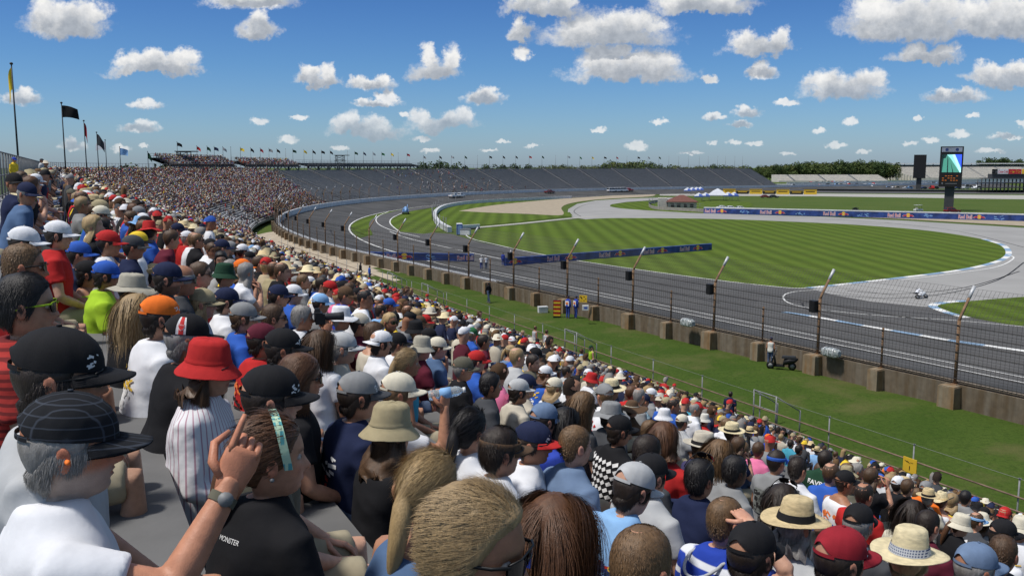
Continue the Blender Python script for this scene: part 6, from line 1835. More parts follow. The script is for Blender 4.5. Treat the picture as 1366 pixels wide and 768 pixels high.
for px, py, w, c, lb in ((917, 259.5, 3.6, 1, "blue and white canopy tent, first of the far row"), (923, 259, 3.6, 1, "blue and white canopy tent, second of the far row"), (929, 258.7, 3.6, 1, "blue and white canopy tent, third of the far row"), (934, 258.5, 3.6, 1, "blue and white canopy tent, last of the far row"),
        (932, 268.5, 3.4, 1, "blue and white canopy tent beside the red roof"), (941, 268, 3.4, 1, "blue and white canopy tent between the red roof and the big marquee"), (957, 267, 7.5, 0, "large plain white marquee in the infield"), (971, 267.5, 3.6, 1, "blue and white canopy tent right after the marquee"), (979, 267.5, 3.6, 1, "blue and white canopy tent at the end of the near row")):
    tent(px, py, w, c, lb)
# sponsor boards yellow and black
yb0, yb1 = at(964, 258.6), at(1090, 259.6)
for k in range(7):
    t0, t1 = k / 7 + .004, (k + 1) / 7 - .004; a = yb0 * (1 - t0) + yb1 * t0; b = yb0 * (1 - t1) + yb1 * t1
    L_ = float(np.linalg.norm((b - a)[:2])); rz = math.atan2(b[1] - a[1], b[0] - a[0])
    root = empty("sponsor_board", (a[0], a[1], 0)); root.rotation_euler = (0, 0, rz)
    tag(root, ("yellow" if k % 2 == 0 else "black") + " sponsor board, " + ["first", "second", "third", "fourth", "fifth", "sixth", "last"][k] + " in the row along the back straight", "board", "yellow and black boards")
    hh = 2.5 if k % 2 == 0 else 1.9
    mb = MB(); mb.box((L_ / 2, 0, hh / 2), (L_, .25, hh)); mb.build("board_panel", M_yel if k % 2 == 0 else M_black, root)
    mb = MB(); mb.box((L_ / 2, -.14, hh * .55), (L_ * .7, .03, hh * .16)); mb.box((L_ / 2, -.14, hh * .85), (L_ * .98, .03, hh * .10)); mb.build("board_lettering", M_black if k % 2 == 0 else M_yel, root)
# screens on columns
def screen_tower(px, py, w, h, d, col_h, rz, label, lit):
    p = at(px, py); root = empty("screen_tower", (p[0], p[1], 0)); root.rotation_euler = (0, 0, rz); tag(root, label, "screen tower")
    mb = MB(); mb.box((0, 0, col_h / 2), (w * .42, d * .5, col_h)); mb.build("column", mat("tower_grey", (.05, .052, .056), .7, .15, .5), root)
    mb = MB(); mb.box((0, 0, col_h + h / 2), (w, d, h)); mb.build("cabinet", mat("tower_black", (.010, .010, .011), .6, .2, .5), root)
    if lit:
        y = -d / 2 - .03; W_, z0_, z1_ = w * .86, col_h + h * .36, col_h + h * .80
        def em(name, c, s=1.0): return mat(name, c, .5, .05, 2, emit=s)
        mb = MB(); mb.box((0, -d / 2 - .02, col_h + h * .92), (w * .88, .04, h * .11)); mb.build("header_panel", mat("header_grey", (.22, .25, .32), .6, .2, .6), root)
        mb = MB()
        for x in (-w * .22, w * .22): mb.add([(x + .5 * math.cos(a), -d / 2 - .05, col_h + h * .92 + .5 * math.sin(a)) for a in np.linspace(0, 2 * math.pi, 14, endpoint=False)], [tuple(range(14))])
        mb.build("round_badge", M_ink_navy, root)
        mb = MB()
        def q(pts, m): mb.add([(W_ * (x - .5), y - .004 * m, z0_ + (z1_ - z0_) * z) for x, z in pts], [tuple(range(len(pts)))], m)
        q([(0, 0), (1, 0), (1, 1), (0, 1)], 0); q([(0, 0), (.95, 0), (.45, .78), (.25, 1), (0, 1)], 1); q([(0, 0), (.05, 0), (.12, 1), (0, 1)], 2); q([(.30, 0), (.36, 0), (.34, .7), (.29, .9)], 2); q([(.58, 0), (.63, 0), (.48, .5), (.46, .6)], 2)
        q([(.66, 1), (1, 1), (1, .25), (.86, .55)], 3); q([(0, .75), (.2, .8), (.28, 1), (0, 1)], 2); q([(.52, 1), (.66, 1), (1, .12), (1, 0), (.94, 0)], 4)
        mb.build("screen", [em("screen_teal", (.20, .50, .48), .9), em("screen_green", (.05, .20, .15), .8), em("screen_dark", (.01, .03, .03), .5), em("screen_blue", (.03, .08, .75), 1.0), em("screen_pale", (.35, .62, .65), .9)], root)
        mb = MB()
        for r_ in range(3):
            for k in range(6):
                if (r_ * 5 + k * 3) % 4: mb.box((-w * .32 + k * w * .12, y, col_h + h * (.27 - .055 * r_)), (w * .08, .03, h * .018))
        mb.build("score_digits", em("amber_digits", (.30, .09, .015), .5), root)
        mb = MB(); mb.box((.3, y, col_h + h * .08), (w * .50, .03, .16)); mb.box((-w * .34, y, col_h + h * .085), (.35, .03, .5)); mb.build("maker_lettering", M_grey, root)
    return root
screen_tower(1265, 281, 6.6, 12.6, 4.6, 7.6, R(-30) + R(4), "tall black screen tower showing a bright blue and green picture", True)
screen_tower(1225, 254.5, 6.6, 13.4, 5, 7.2, R(-24), "tall black tower seen from behind, beyond the lit screen", False)
# scoreboard building with advertising row
p = at(1345, 257); sb = empty("scoring_stand", (p[0], p[1], 0)); sb.rotation_euler = (0, 0, R(-4)); tag(sb, "dark open steel stand on many columns carrying a row of advertising signs", "building")
mb = MB()
for x in np.arange(-15, 16, 2.0): mb.tube([(x, -2, 0), (x, -2, 7.2)], .22, 6); mb.tube([(x, 3, 0), (x, 3, 7.2)], .22, 6)
mb.build("column", M_decks, sb)
mb = MB(); mb.box((0, .5, 5.2), (32, 6, .4)); mb.box((1, .5, 7.6), (30, 6, .5)); mb.box((3, .5, 8.9), (26, 5, 2.2)); mb.box((0, .5, 2.6), (32, 6, .25)); mb.build("floor_deck", M_decks, sb)
for x, w, m, nm in ((-8.8, 2.6, M_black, "portrait_sign"), (-4.6, 5.4, M_bw, "script_sign"), (1.6, 6.6, M_br, "red_sign"), (8.0, 5.4, M_by, "yellow_sign"), (13.6, 5, M_bw, "white_sign")):
    mb = MB(); mb.box((x, -2.2, 11.3), (w, .5, 2.5)); s = mb.build(nm, m, sb)
    mb = MB()
    if nm == "script_sign": put_text(mb, "Coca-Cola", (x, -2.47, 11.3), (1, 0, 0), (0, 0, 1), w=4.9, h=1.6, shear=.3, bold=.02); mb.build("sign_lettering", M_br, s)
    else: [mb.add([(x + a, -2.47 - .002 * k, 11.3 + b) for a, b in v], f) for k, (v, f, _) in enumerate(squiggle(int(x * 7) + 5, w * .75, 1.4, 0, 9))]; mb.build("sign_lettering", M_yel if m is M_br else (M_grey if m is M_black else M_br), s)
# far grandstands beyond the infield
def far_stand(px0, px1, dep, z0, z1, dpt, label, roof, name="far_grandstand", cut=0):
    a = at_depth(px0, 222, dep); b = at_depth(px1, 222, dep); L_ = float(b[0] - a[0])
    root = empty(name, (a[0], a[1], 0)); tag(root, label, "grandstand")
    mb = MB(); n = 16
    for k in range(n):
        t0, t1 = k / n, (k + 1) / n; y0, y1 = dpt * t0, dpt * t1; zz = z0 + (z1 - z0) * t1; sh = cut * (1 - t0)
        mb.box(((L_ + sh) / 2, y0 + (y1 - y0) / 2, zz / 2), (L_ - sh, (y1 - y0) - .01, zz))
    mb.build("seating", mat("sunlit_bench_rows", (.55, .52, .46), .8, .12, .3), root)  # seat colour lightened to carry the sunshine on the far stands
    mb = MB()
    for x in np.arange(14, L_, 28): 
        for k in range(n): mb.box((x, dpt * (k + .5) / n - .05, z0 + (z1 - z0) * (k + 1) / n + .02), (1.6, dpt / n, .08))
    mb.build("aisle_stairs", M_grey, root)
    if roof:
        mb = MB(); mb.box((L_ / 2, dpt + 2, z1 + 3.4), (L_ * .98, 9, .9)); mb.build("roof", M_white, root)
        mb = MB(); [mb.box((x, dpt + 3, z1 + 2), (.6, .6, 4.2)) for x in np.arange(4, L_, 10)]; mb.box((L_ / 2, dpt + 4, z1 + 1.0), (L_ * .98, 1, 2.2)); mb.build("roof_post", M_grey, root)
    return root
far_stand(1186, 1480, 900, 2, 13.5, 40, "pale far grandstand with a flat white roof beyond the screen towers", True, cut=30)
far_stand(1040, 1186, 800, 1, 6.5, 24, "low pale grandstand in front of the dark trees", False)
fw_ = empty("far_wall", (*at_depth(1200, 238, 780)[:2], 0)); tag(fw_, "bright white concrete wall below the far grandstand", "wall")
mb = MB(); a, b = at_depth(1050, 244, 640), at_depth(1480, 236, 800); mb.rings([[(c[0], c[1], 0), (c[0], c[1], z), (c[0], c[1] + 1, z), (c[0], c[1] + 1, 0)] for c, z in ((a, 2.6), (a * .5 + b * .5, 3.6), (b, 5.2))], 0, False, True); wparent(mb.build("wall_panel", M_white), fw_)
mb = MB(); mb.rings([[(c[0], c[1] - 1.5, 0), (c[0], c[1] - 1.5, .8), (c[0], c[1] - .2, .8), (c[0], c[1] - .2, 0)] for c in (a, b)], 0, False, True); wparent(mb.build("wall_foot", M_conc), fw_)
# dark inner wall in front of the car park
dw = empty("pit_wall", (*at(1200, 257)[:2], 0)); tag(dw, "low dark wall in front of the parked cars", "wall")
mb = MB(); a, b = at(1065, 254.6), at(1500, 258); mb.rings([[(c[0], c[1], 0), (c[0], c[1], 1.1), (c[0], c[1] + .6, 1.1), (c[0], c[1] + .6, 0)] for c in (a, b)], 0, False, True); wparent(mb.build("wall_panel", M_black), dw)
mb = MB(); mb.rings([[(c[0], c[1] - .05, 1.12), (c[0], c[1] - .05, 1.3), (c[0], c[1] + .65, 1.3), (c[0], c[1] + .65, 1.12)] for c in (a, b)], 0, False, True); wparent(mb.build("wall_cap", M_grey), dw)
# parked cars, rows of them
protos = {}
prs = random.Random(14)
def car_copy(kind, col, p, rz, label, group):
    key = (kind, col)
    if key not in protos:
        protos[key] = vehicle("parked_car", kind, col, (p[0], p[1], .02), rz, label, "car", group); return
    c = copy_tree(protos[key]); c.location = (p[0], p[1], .02); c.rotation_euler = (0, 0, rz); c["label"] = label
def far_car(kind, col, p, rz, label, group):
    key = ("far", kind, col)
    if key not in protos:
        mb = MB(); h = dict(car=1.45, suv=1.75, van=2.2)[kind]
        mb.prism([(-2.2, .3), (2.2, .3), (2.25, .75), (1.0, .95), (.3, h), (-1.3, h), (-2.1, .95), (-2.25, .8)], -.9, .9, 0, Matrix.Rotation(R(90), 4, "Z") @ Matrix.Rotation(R(90), 4, "X"))
        for s in (-.91, .91): mb.prism([(.75, .95), (.2, h - .1), (-1.15, h - .1), (-1.8, .95)], s - .012, s + .012, 1, Matrix.Rotation(R(90), 4, "Z") @ Matrix.Rotation(R(90), 4, "X"))
        for y in (-1.35, 1.35): mb.box((0, y, .32), (1.84, .62, .62), m=2)
        o = mb.build("parked_car", [cloth_paint(col), M_lens2, M_black]); protos[key] = o
    else: o = protos[key].copy(); COL.objects.link(o)
    o.location = (p[0], p[1], 0); o.rotation_euler = (0, 0, rz); tag(o, label, "car", group)
for r_, (py, n) in enumerate(((252.2, 40), (250.4, 42), (248.9, 42), (247.6, 42), (246.4, 42), (245.3, 42), (244.4, 40))):
    for k in range(n):
        px = 1082 + (1310 - 1082) * (k + prs.uniform(-.2, .2)) / n
        if abs(px - 1224) < 5 or abs(px - 1265) < 7 or prs.random() < .12: continue
        col = prs.choice(["white", "silver", "silver", "grey", "black", "navy", "white", "red", "paleblue", "tan"])
        far_car(prs.choice(["car", "car", "suv", "van"]), col, at(px, py), R(prs.choice([0, 90]) + prs.uniform(-8, 8)), f"{col} vehicle parked in the crowded car park beyond the track", "vehicles in the far car park")
for k in range(26):
    px = 888 + 175 * k / 26 + prs.uniform(-2, 2)
    if 906 < px < 940: continue
    col = prs.choice(["white", "white", "silver", "grey", "black"])
    far_car(prs.choice(["van", "suv", "car"]), col, at(px, 251.8 - .01 * (px - 888) + prs.uniform(-.5, .5)), R(90 + prs.uniform(-8, 8)), f"{col} vehicle in the line beside the far turn", "vehicles lined up inside the far turn")
for px, w in ((960, 9), (971, 9), (1006, 10), (1042, 11)):
    p = at(px, 252.5); root = empty("bus", (p[0], p[1], 0)); root.rotation_euler = (0, 0, R(-6)); tag(root, "long white coach parked inside the far turn", "bus", "white coaches inside the far turn")
    mb = MB(); mb.box((0, 0, 1.8), (w, 2.5, 2.9)); mb.build("body", M_white, root); mb = MB(); mb.box((0, -1.27, 2.2), (w * .94, .04, .9)); mb.build("window", M_lens2, root)
    for x in (-w * .35, w * .32): mb = MB(); mb.box((x, 0, .45), (.9, 2.4, .9)); mb.build("wheel", M_black, root)
# ---------- trees
def leaf_mat(name, c):
    m = mat(name, c, .9, .45, .35, det=4); return m
LM = [leaf_mat("foliage_dark", (.042, .070, .020)), leaf_mat("foliage_mid", (.070, .098, .026)), leaf_mat("foliage_olive", (.105, .118, .032))]
M_bark = mat("bark", (.06, .045, .03), .95, .3, 3)
def tree_proto(seed, h, wd, li, n=1500):
    rs = np.random.default_rng(seed); rp_ = random.Random(seed)
    root = empty("tree", (0, 0, 0))
    mb = MB(); mb.tube([(0, 0, 0), (.1, 0, h * .3), (0, .1, h * .62)], [.35, .26, .10], 7)
    for k in range(6):
        a = rp_.uniform(0, 6.28); z = h * rp_.uniform(.25, .5); mb.tube([(0, 0, z), (math.cos(a) * wd * .35, math.sin(a) * wd * .35, z + h * .22)], [.14, .04], 5)
    mb.build("trunk", M_bark, root)
    cl = [(np.array((rp_.gauss(0, wd * .30), rp_.gauss(0, wd * .30), h * rp_.uniform(.30, .88))), wd * rp_.uniform(.16, .30)) for _ in range(16)]
    V, Q = [], []
    for i in range(n):
        c, r_ = cl[i % len(cl)]; d = rs.standard_normal(3); d /= np.linalg.norm(d); p = c + d * r_ * rs.uniform(.55, 1.08)
        a = rs.standard_normal(3); a /= np.linalg.norm(a); b = np.cross(a, rs.standard_normal(3)); b /= np.linalg.norm(b); s = rs.uniform(.25, .55)
        o = len(V); V += [p - a * s - b * s * .6, p + a * s - b * s * .6, p + a * s + b * s * .6, p - a * s + b * s * .6]; Q.append((o, o + 1, o + 2, o + 3))
    me = np_mesh("crown", np.array(V), np.array(Q), LM[li]); o = link("crown", me, root)
    return root
TP = [tree_proto(s, h, w, li) for s, h, w, li in ((1, 15, 11, 0), (2, 13, 12, 1), (3, 16, 12, 2), (4, 12, 10, 0), (5, 14, 13, 1))]
used_t = set(); trs = random.Random(9)
TKIND = ["dark rounded tree", "mid green spreading tree", "pale olive tree", "small dark tree", "broad green tree"]
def tree(px, dep, top_py, k, label, group):
    p = at_depth(px, 222, dep); top = 14 + (222 - top_py) * dep / F; h0 = (15, 13, 16, 12, 14)[k]
    if k not in used_t: o = TP[k]; used_t.add(k)
    else: o = copy_tree(TP[k])
    s = max(top, 6) / (h0 * 1.03); o.location = (p[0], p[1], -.3); o.scale = (s * trs.uniform(.9, 1.25), s, s); o.rotation_euler = (0, 0, trs.uniform(0, 6)); tag(o, label, "tree", group)
for k in range(54):
    px = 1006 + 186 * (k + trs.uniform(-.3, .3)) / 54; tp = 222.5 - 6.5 * min(1, max(0, (px - 1010) / 90)) + trs.uniform(-2, 3)
    kk = trs.choice([0, 0, 1, 2, 3, 4, 1]); tree(px, trs.uniform(840, 900), tp, kk, f"{TKIND[kk]} in the wood between the grandstands", "trees of the wood between the far grandstands")
for k in range(34):
    px = 725 + 280 * (k + trs.uniform(-.3, .3)) / 34; tp = 219.5 + trs.uniform(-1, 2.5) - (5 if 805 < px < 875 else 0)
    kk = trs.choice([1, 2, 2, 4, 0]); tree(px, trs.uniform(640, 760), tp, kk, f"{TKIND[kk]} showing above the rim of the empty grandstand", "trees above the empty grandstand")
for px, tp, kk, dep in ((147, 218, 2, 240), (156, 220, 1, 245), (188, 223, 0, 260), (205, 222, 0, 262), (222, 218, 3, 268), (572, 216, 0, 470), (586, 214, 0, 470), (600, 216, 3, 475), (655, 219, 0, 520), (668, 219, 3, 525), (692, 218, 0, 540), (703, 219, 0, 545)):
    tree(px, dep, tp, kk, f"{TKIND[kk]} standing behind the curved grandstand", "trees behind the curved grandstand")
for k in range(9):
    px = 1318 + 9 * k; kk = trs.choice([0, 3, 0]); tree(px, 1050, 211 + trs.uniform(-1, 3), kk, f"{TKIND[kk]} beyond the roofed far grandstand", "trees beyond the roofed grandstand")
# ---------- the spectators one can tell apart, each where the photo shows the head
NS = np.array([math.cos(TS), math.sin(TS)])
HEROES = []
def head_point(px, py, dd=None):
    d = ray(px, py)
    if dd is not None: return CAM + d * dd
    t = -.56 / (d[2] + SLOPE * float(NS @ d[:2]))
    return CAM + d * t
GROUP = "spectators packed into the grandstand"
def H(px, py, label, short, shirt="white", hat=None, hc="black", hair="short", haircol="brown", hy=63, by=None, d=None, **kw):
    p = head_point(px, py, d)
    dist = float(np.linalg.norm(p - CAM))
    if by is None: by = max(min(hy, 63 + 30), 63 - 30)
    lean = kw.pop("lean", .10); sc = kw.pop("scale", 1.0)
    lod = 0 if dist < 9 else 1; near = 2 if dist < 4.9 else (1 if dist < 9 else 0)
    b = R(by); fwd = np.array((math.sin(b), math.cos(b)))
    off = math.sin(lean) * .575 + .03
    loc = (p[0] - fwd[0] * off * sc, p[1] - fwd[1] * off * sc, p[2] - (1.075 - (1 - math.cos(lean)) * .575 + .142) * sc)
    seed = len(HEROES) * 7 + 3
    if kw.pop('sleek', False): near = 1
    pr = make_person(loc, b, R(hy - by), hat=hat, hatcol=hc, shirt=shirt, hair=hair, haircol=haircol, lean=lean, scale=sc, lod=lod, near=near, seed=kw.pop("seed", seed), label=label, group=GROUP, **kw)
    HEROES.append(dict(p=p, px=px, py=py, short=short, parts=pr, dist=dist))
    return pr
ART = [M_lettering, M_ink_red, M_ink_org, M_ink_yel, M_ink_navy, M_ink_blue, M_ink_grey, M_ink_black]

# --- bottom left
man_point = H(95, 594, "man in a dark plaid cap and white T-shirt pointing across the track", "plaid cap pointing man", "white", "cap", "plaid", "short", "grey", hy=66, d=2.08, pose="point", beard=(.33, .30, .27), skin=(.44, .20, .12), lean=.06, by=62)
H(80, 503, "man in a long brimmed black cap and dark sunglasses, directly behind the pointing man", "man behind the pointing man", "lgrey", "cap", "black", "short", "dark", hy=70, glasses="dark", d=2.25)
H(36, 408, "man with spiky black hair, neon yellow sunglasses and white earphones in a red striped shirt", "man with neon sunglasses", "redstripe", None, hair="short", haircol="black", hy=66, glasses="lime", skin=(.36, .20, .13), d=3.4)
H(33, 356, "man with cropped brown hair and dark sunglasses in a red shirt behind the neon sunglasses", "cropped man in red shirt", "red", None, hair="buzz", haircol="lbrown", hy=62, glasses="dark", d=4.6)
H(33, 325, "woman in a white cap over dark hair and a black shirt at the photo's edge", "white cap at the edge", "black", "cap", "white", "long", "dark", hy=66, female=True, d=6.6)
H(78, 314, "man in a clean white cap with its brim raised and a red racing shirt", "white cap with raised brim", "red", "cap", "white", "short", "dark", hy=66, d=7.6)
H(106, 340, "man in a blue cap with a red script logo and a navy and yellow jacket", "blue cap with red logo", "navy", "cap", "blue", "short", "dark", hy=66, brimcol="blue", sleeve="long", d=8.2)
H(118, 366, "man in a black cap and lime green sleeveless top", "lime sleeveless top", "lime", "cap", "black", "short", "black", hy=66, sleeve="tank", glasses="dark", d=8)
m_lime = H(142, 368, "man in a royal blue cap and bright lime green polo shirt", "lime polo shirt", "lime", "cap", "blue", "short", "dark", hy=64, sleeve="half", d=7.4)
m_boonie = H(177, 388, "man in a pale beige bucket hat with eyelets and a navy T-shirt with orange lettering", "pale bucket hat", "navy", "boonie", "stone", "short", "dark", hy=66, bandcol="stone", sleeve="half", d=6.9)
H(207, 369, "spectator in a golden straw cowboy hat behind the pale bucket hat", "golden cowboy hat", "black", "cowboy", "straw", "short", "dark", hy=66, bandcol="straw", d=10.5)
H(214, 424, "man in a bright orange cap and white T-shirt with a print on its back", "orange cap", "white", "cap", "orange", "short", "dark", hy=56, d=5.0, fat=.05)
m_duc = H(250, 452, "man in a black cap with a red and white stripe and shield badge", "striped racing cap", "black", "cap", "black", "short", "grey", hy=60, d=4.4, fat=.07)
H(184, 419, "woman with long dark blond hair in front of the orange cap", "long dark blond hair", "black", None, hair="long", haircol="dblond", hy=40, female=True, d=5.6)
H(270, 405, "blonde woman in a khaki cap and sunglasses", "blonde with khaki cap", "lgrey", "cap", "khaki", "bob", "blond", hy=70, glasses="dark", female=True, d=7.2)
H(303, 402, "man in a dark navy cap and white shirt beside the blonde woman", "navy cap beside the blonde", "white", "cap", "navy", "short", "dark", hy=64, d=8)
H(325, 424, "man in a grey-purple cap with a white brim edge and blue T-shirt", "grey cap blue T-shirt", "blue", "cap", "grey", "short", "brown", hy=66, glasses="dark", d=7.1)
H(350, 455, "man in a maroon cap and red T-shirt", "maroon cap", "red", "cap", "maroon", "short", "dark", hy=58, d=6.2)
H(378, 466, "man in a black cap and red collar next to the maroon cap", "black cap with red collar", "dgrey", "cap", "black", "short", "dark", hy=68, d=5.3)
w_red = H(280, 492, "woman in a bright red bucket hat, sunglasses and white pinstriped shirt", "red bucket hat", "pinstripe", "bucket", "red", "bob", "brown", hy=96, glasses="dark", female=True, sleeve="long", bandcol="red", d=4.1, fat=.04)
H(362, 532, "person in a big plain black cap and olive T-shirt just beyond the pointing hand", "olive shirt black cap", "olive", "cap", "black", "short", "dark", hy=68, d=3.3)
H(402, 505, "woman with short reddish brown hair and sunglasses beyond the big black cap", "reddish brown hair", "black", None, hair="bob", haircol="auburn", hy=70, glasses="dark", female=True, d=4.5)
H(428, 462, "woman seen from behind with straight brown hair to her shoulders, left of the beige shirt", "straight brown hair", "white", None, hair="long", haircol="brown", hy=30, female=True, d=6.8)
cam_man = H(404, 424, "grey haired man in a white shirt holding a black camera to his face", "man with camera", "white", None, hair="short", haircol="grey", hy=72, pose="camera", d=8.6)
H(366, 424, "man with brown hair and sunglasses in a maroon shirt beside the cameraman", "sunglasses by the cameraman", "maroon", None, hair="short", haircol="brown", hy=70, glasses="dark", d=7.8)
H(458, 464, "tanned man in a light grey cap, sunglasses and beige button shirt", "light grey cap beige shirt", "beige", "cap", "lgrey", "short", "grey", hy=78, glasses="dark", sleeve="half", d=7.0)
H(508, 458, "man in a white cap worn backwards and white T-shirt", "backwards white cap", "white", "cap", "white", "short", "dark", hy=62, backwards=True, d=8.6)
H(530, 459, "man with a black cap and white polo shirt beside the backwards cap", "black cap white polo", "white", "cap", "black", "short", "dark", hy=66, d=9.4)
H(545, 484, "tanned blonde woman with a ponytail and bare shoulders", "blonde with bare shoulders", "teal", None, hair="pony", haircol="dblond", hy=78, sleeve="tank", female=True, d=8)
H(563, 465, "man in a pale grey-green bucket hat and maroon shirt", "pale green bucket hat", "maroon", "bucket", "stone", "short", "grey", hy=60, bandcol="stone", d=9.6)
H(584, 464, "man in a cream cap and denim blue shirt", "cream cap denim shirt", "denim", "cap", "cream", "short", "brown", hy=66, d=10)
m_mesh = H(478, 528, "man in a grey mesh cap with blue print and a navy shirt with white shoulders", "grey mesh cap", "navy", "cap", "grey", "short", "dark", hy=60, brimcol="dgrey", d=4.6)
drink = H(532, 524, "person in a cream cap raising a water bottle with one arm", "cream cap with water bottle", "white", "cap", "cream", "short", "lbrown", hy=68, pose="drink", d=5.4)
H(522, 575, "woman in a khaki green bucket hat with long wavy brown hair", "khaki bucket hat", "black", "bucket", "khaki", "curly", "brown", hy=52, sleeve="tank", female=True, bandcol="khaki", d=4.3)
H(618, 492, "older man with grey hair, brown cap and plain black T-shirt", "brown cap black T-shirt", "black", "cap", "olive", "short", "grey", hy=76, glasses="dark", fat=.05, d=9)
H(636, 482, "man in a red cap beyond the brown cap", "red cap beyond", "blue", "cap", "red", "short", "dark", hy=66, d=10)
w_head = H(362, 606, "woman with brown hair under a teal patterned headband, earring and black T-shirt", "teal headband", "black", None, sleek=True, hair="pony", haircol="auburn", hy=68, female=True, d=2.7, fat=.05, by=44)
# --- bottom middle
H(577, 655, "woman with a blond bun and bare tanned back in a blue halter top", "blond bun", "denim", None, hair="pony", haircol="blond", hy=40, female=True, no_shirt=False, sleeve="tank", by=50, lean=.35, d=2.9)
H(634, 728, "man with swept back blond hair and black sunglasses very near the camera", "swept blond hair", "black", None, hair="swept", haircol="dblond", hy=110, head_pitch=-.06, glasses="dark", lean=.05, d=1.74)
H(742, 712, "person with long straight chestnut hair seen from behind", "long chestnut hair", "navy", None, hair="long", haircol="auburn", hy=22, female=True, d=2.8)
m_apol = H(838, 650, "man in a light grey cap and light blue T-shirt with a racing print", "light blue printed T-shirt", "lblue", "cap", "lgrey", "short", "dark", hy=58, head_pitch=-.25, sleeve="half", d=4.2)
H(857, 757, "balding man with thin brown hair at the bottom edge", "balding man at the bottom edge", "dgrey", None, hair="buzz", haircol="lbrown", hy=45, d=2.5)
H(668, 602, "man with short black hair, a brown visor and glasses in a white shirt", "brown visor", "white", "visor", "brown", "short", "dark", hy=62, glasses="dark", d=4.4)
H(712, 590, "man in a navy cap with a red brim turning round with a stern face", "navy cap with red brim", "white", "cap", "navy", "short", "dark", hy=100, brimcol="red", glasses="dark", d=5.2)
H(726, 560, "man in a blue cap with a colourful logo and blue shirt", "blue cap colourful logo", "royal", "cap", "bluegrey", "short", "dark", hy=56, d=6.4)
H(768, 594, "man with cropped ginger brown hair and a blue-grey T-shirt", "cropped ginger hair", "bluegrey", None, hair="buzz", haircol="lbrown", hy=62, skin=(.46, .27, .20), d=5.2)
H(628, 574, "woman with a long black braid and white top", "black braid", "white", None, hair="pony", haircol="black", hy=45, female=True, d=4.9)
H(692, 522, "man in a light grey flat brimmed cap and beige shirt with orange and black sides", "flat brimmed grey cap", "beige", "flatcap", "lgrey", "short", "dark", hy=66, d=8.6)
H(655, 514, "young man with a black mop of hair and dark grey T-shirt", "black mop of hair", "dgrey", None, hair="short", haircol="black", hy=74, lean=.2, d=8.3)
H(754, 566, "woman with long black hair in front of the blue cap", "long black hair", "black", None, hair="long", haircol="black", hy=45, female=True, d=6.5)
H(779, 543, "woman with long curly brown hair and a yellow and red jacket", "curly brown hair", "dgrey", None, hair="curly", haircol="lbrown", hy=66, female=True, glasses="dark", d=7.5)
H(815, 555, "person in a floppy grey bush hat", "floppy grey hat", "dgrey", "boonie", "grey", "short", "dark", hy=60, bandcol="grey", d=8.2)
m_sq = H(826, 574, "person in a broad black cap and black shirt covered in white blocks", "black shirt with white blocks", "black", "cap", "black", "short", "dark", hy=66, d=7.1)
H(864, 604, "balding man with a shaved brown head below the block shirt", "shaved brown head", "dgrey", None, hair="buzz", haircol="dark", hy=60, skin=(.2, .11, .07), d=5.7)
H(868, 634, "man in a plain black cap and light grey T-shirt behind the racing print", "black cap light grey shirt", "lgrey", "cap", "black", "short", "dark", hy=55, d=5)
H(886, 586, "woman with a red-brown bob and bright red shirt", "red-brown bob", "red", None, hair="bob", haircol="auburn", hy=40, female=True, sleeve="half", d=6.3)
H(938, 597, "man in a tan fedora with a black band, sunglasses and purple-navy shirt", "tan fedora", "purple", "fedora", "beige", "short", "brown", hy=74, glasses="dark", bandcol="black", d=7.9)
H(934, 638, "big man with thick black hair, white sunglasses pushed up and navy T-shirt", "thick black hair navy shirt", "navy", None, hair="short", haircol="black", hy=52, glasses="up", fat=.06, d=5.5)
H(981, 628, "man with short black hair and dark skin in a grey hoodie", "grey hoodie", "grey", None, hair="short", haircol="black", hy=66, skin=(.10, .052, .032), sleeve="long", lean=.25, d=6.9)
H(961, 606, "woman with long light brown hair beside the fedora", "long light brown hair", "lgrey", None, hair="long", haircol="lbrown", hy=55, female=True, d=7.4)
m_bw = H(968, 695, "man with a shaved head in a blue and white striped shirt, hand on his head", "blue and white striped shirt", "bluewhite", None, hair="buzz", haircol="lbrown", hy=58, pose="hathand", d=4.4)
H(1003, 738, "person in a black cap with a thin white stripe at the bottom edge", "black cap with white stripe", "royal", "cap", "black", "short", "dark", hy=50, d=3.5)
H(1062, 700, "person with grey hair under a wide straw hat with a black band and patterned shirt", "straw hat with black band", "lgrey", "panama", "straw", "bob", "grey", hy=60, d=4.9)
H(1045, 672, "woman with dark hair and sunglasses on her head behind the straw hat", "dark hair with sunglasses on top", "grey", None, hair="bob", haircol="dark", hy=50, glasses="up", female=True, d=5.6)
H(1122, 745, "person in a crimson cap with a white logo", "crimson cap", "black", "cap", "dred", "short", "dark", hy=70, d=3.45)
M_bandana = striped("bandana", (.05, .07, .14), (.45, .47, .5), 30, "X", .6, ("Z", 26)) or CLOTH[("bandana", "cloth")]
H(1213, 745, "person in a wide pale straw hat with a paisley bandana band", "straw hat with bandana", "red", "panama", "lstraw", "short", "blond", hy=40, bandcol=CLOTH[("bandana", "cloth")], d=4.3)
H(1145, 698, "grey haired man in a black cap with a blue edge", "black cap over grey hair", "dgrey", "cap", "black", "short", "grey", hy=48, d=5.5)
m_red = H(1153, 660, "man with cropped dark hair, tattooed arms and a red T-shirt with a print", "red T-shirt with print", "red", None, hair="buzz", haircol="dark", hy=58, d=8.6)
H(1127, 643, "man in a black cap with white logos and a white tank top", "white tank top black cap", "white", "cap", "black", "buzz", "dark", hy=72, sleeve="tank", d=9)
H(1109, 632, "man with buzzed brown hair and a royal blue T-shirt", "royal blue T-shirt", "blue", None, hair="buzz", haircol="brown", hy=60, d=9.4)
m_jer = H(1101, 613, "person in a dark green football jersey with a white number four", "green football jersey", "dgreen", None, hair="short", haircol="dark", hy=50, d=11)
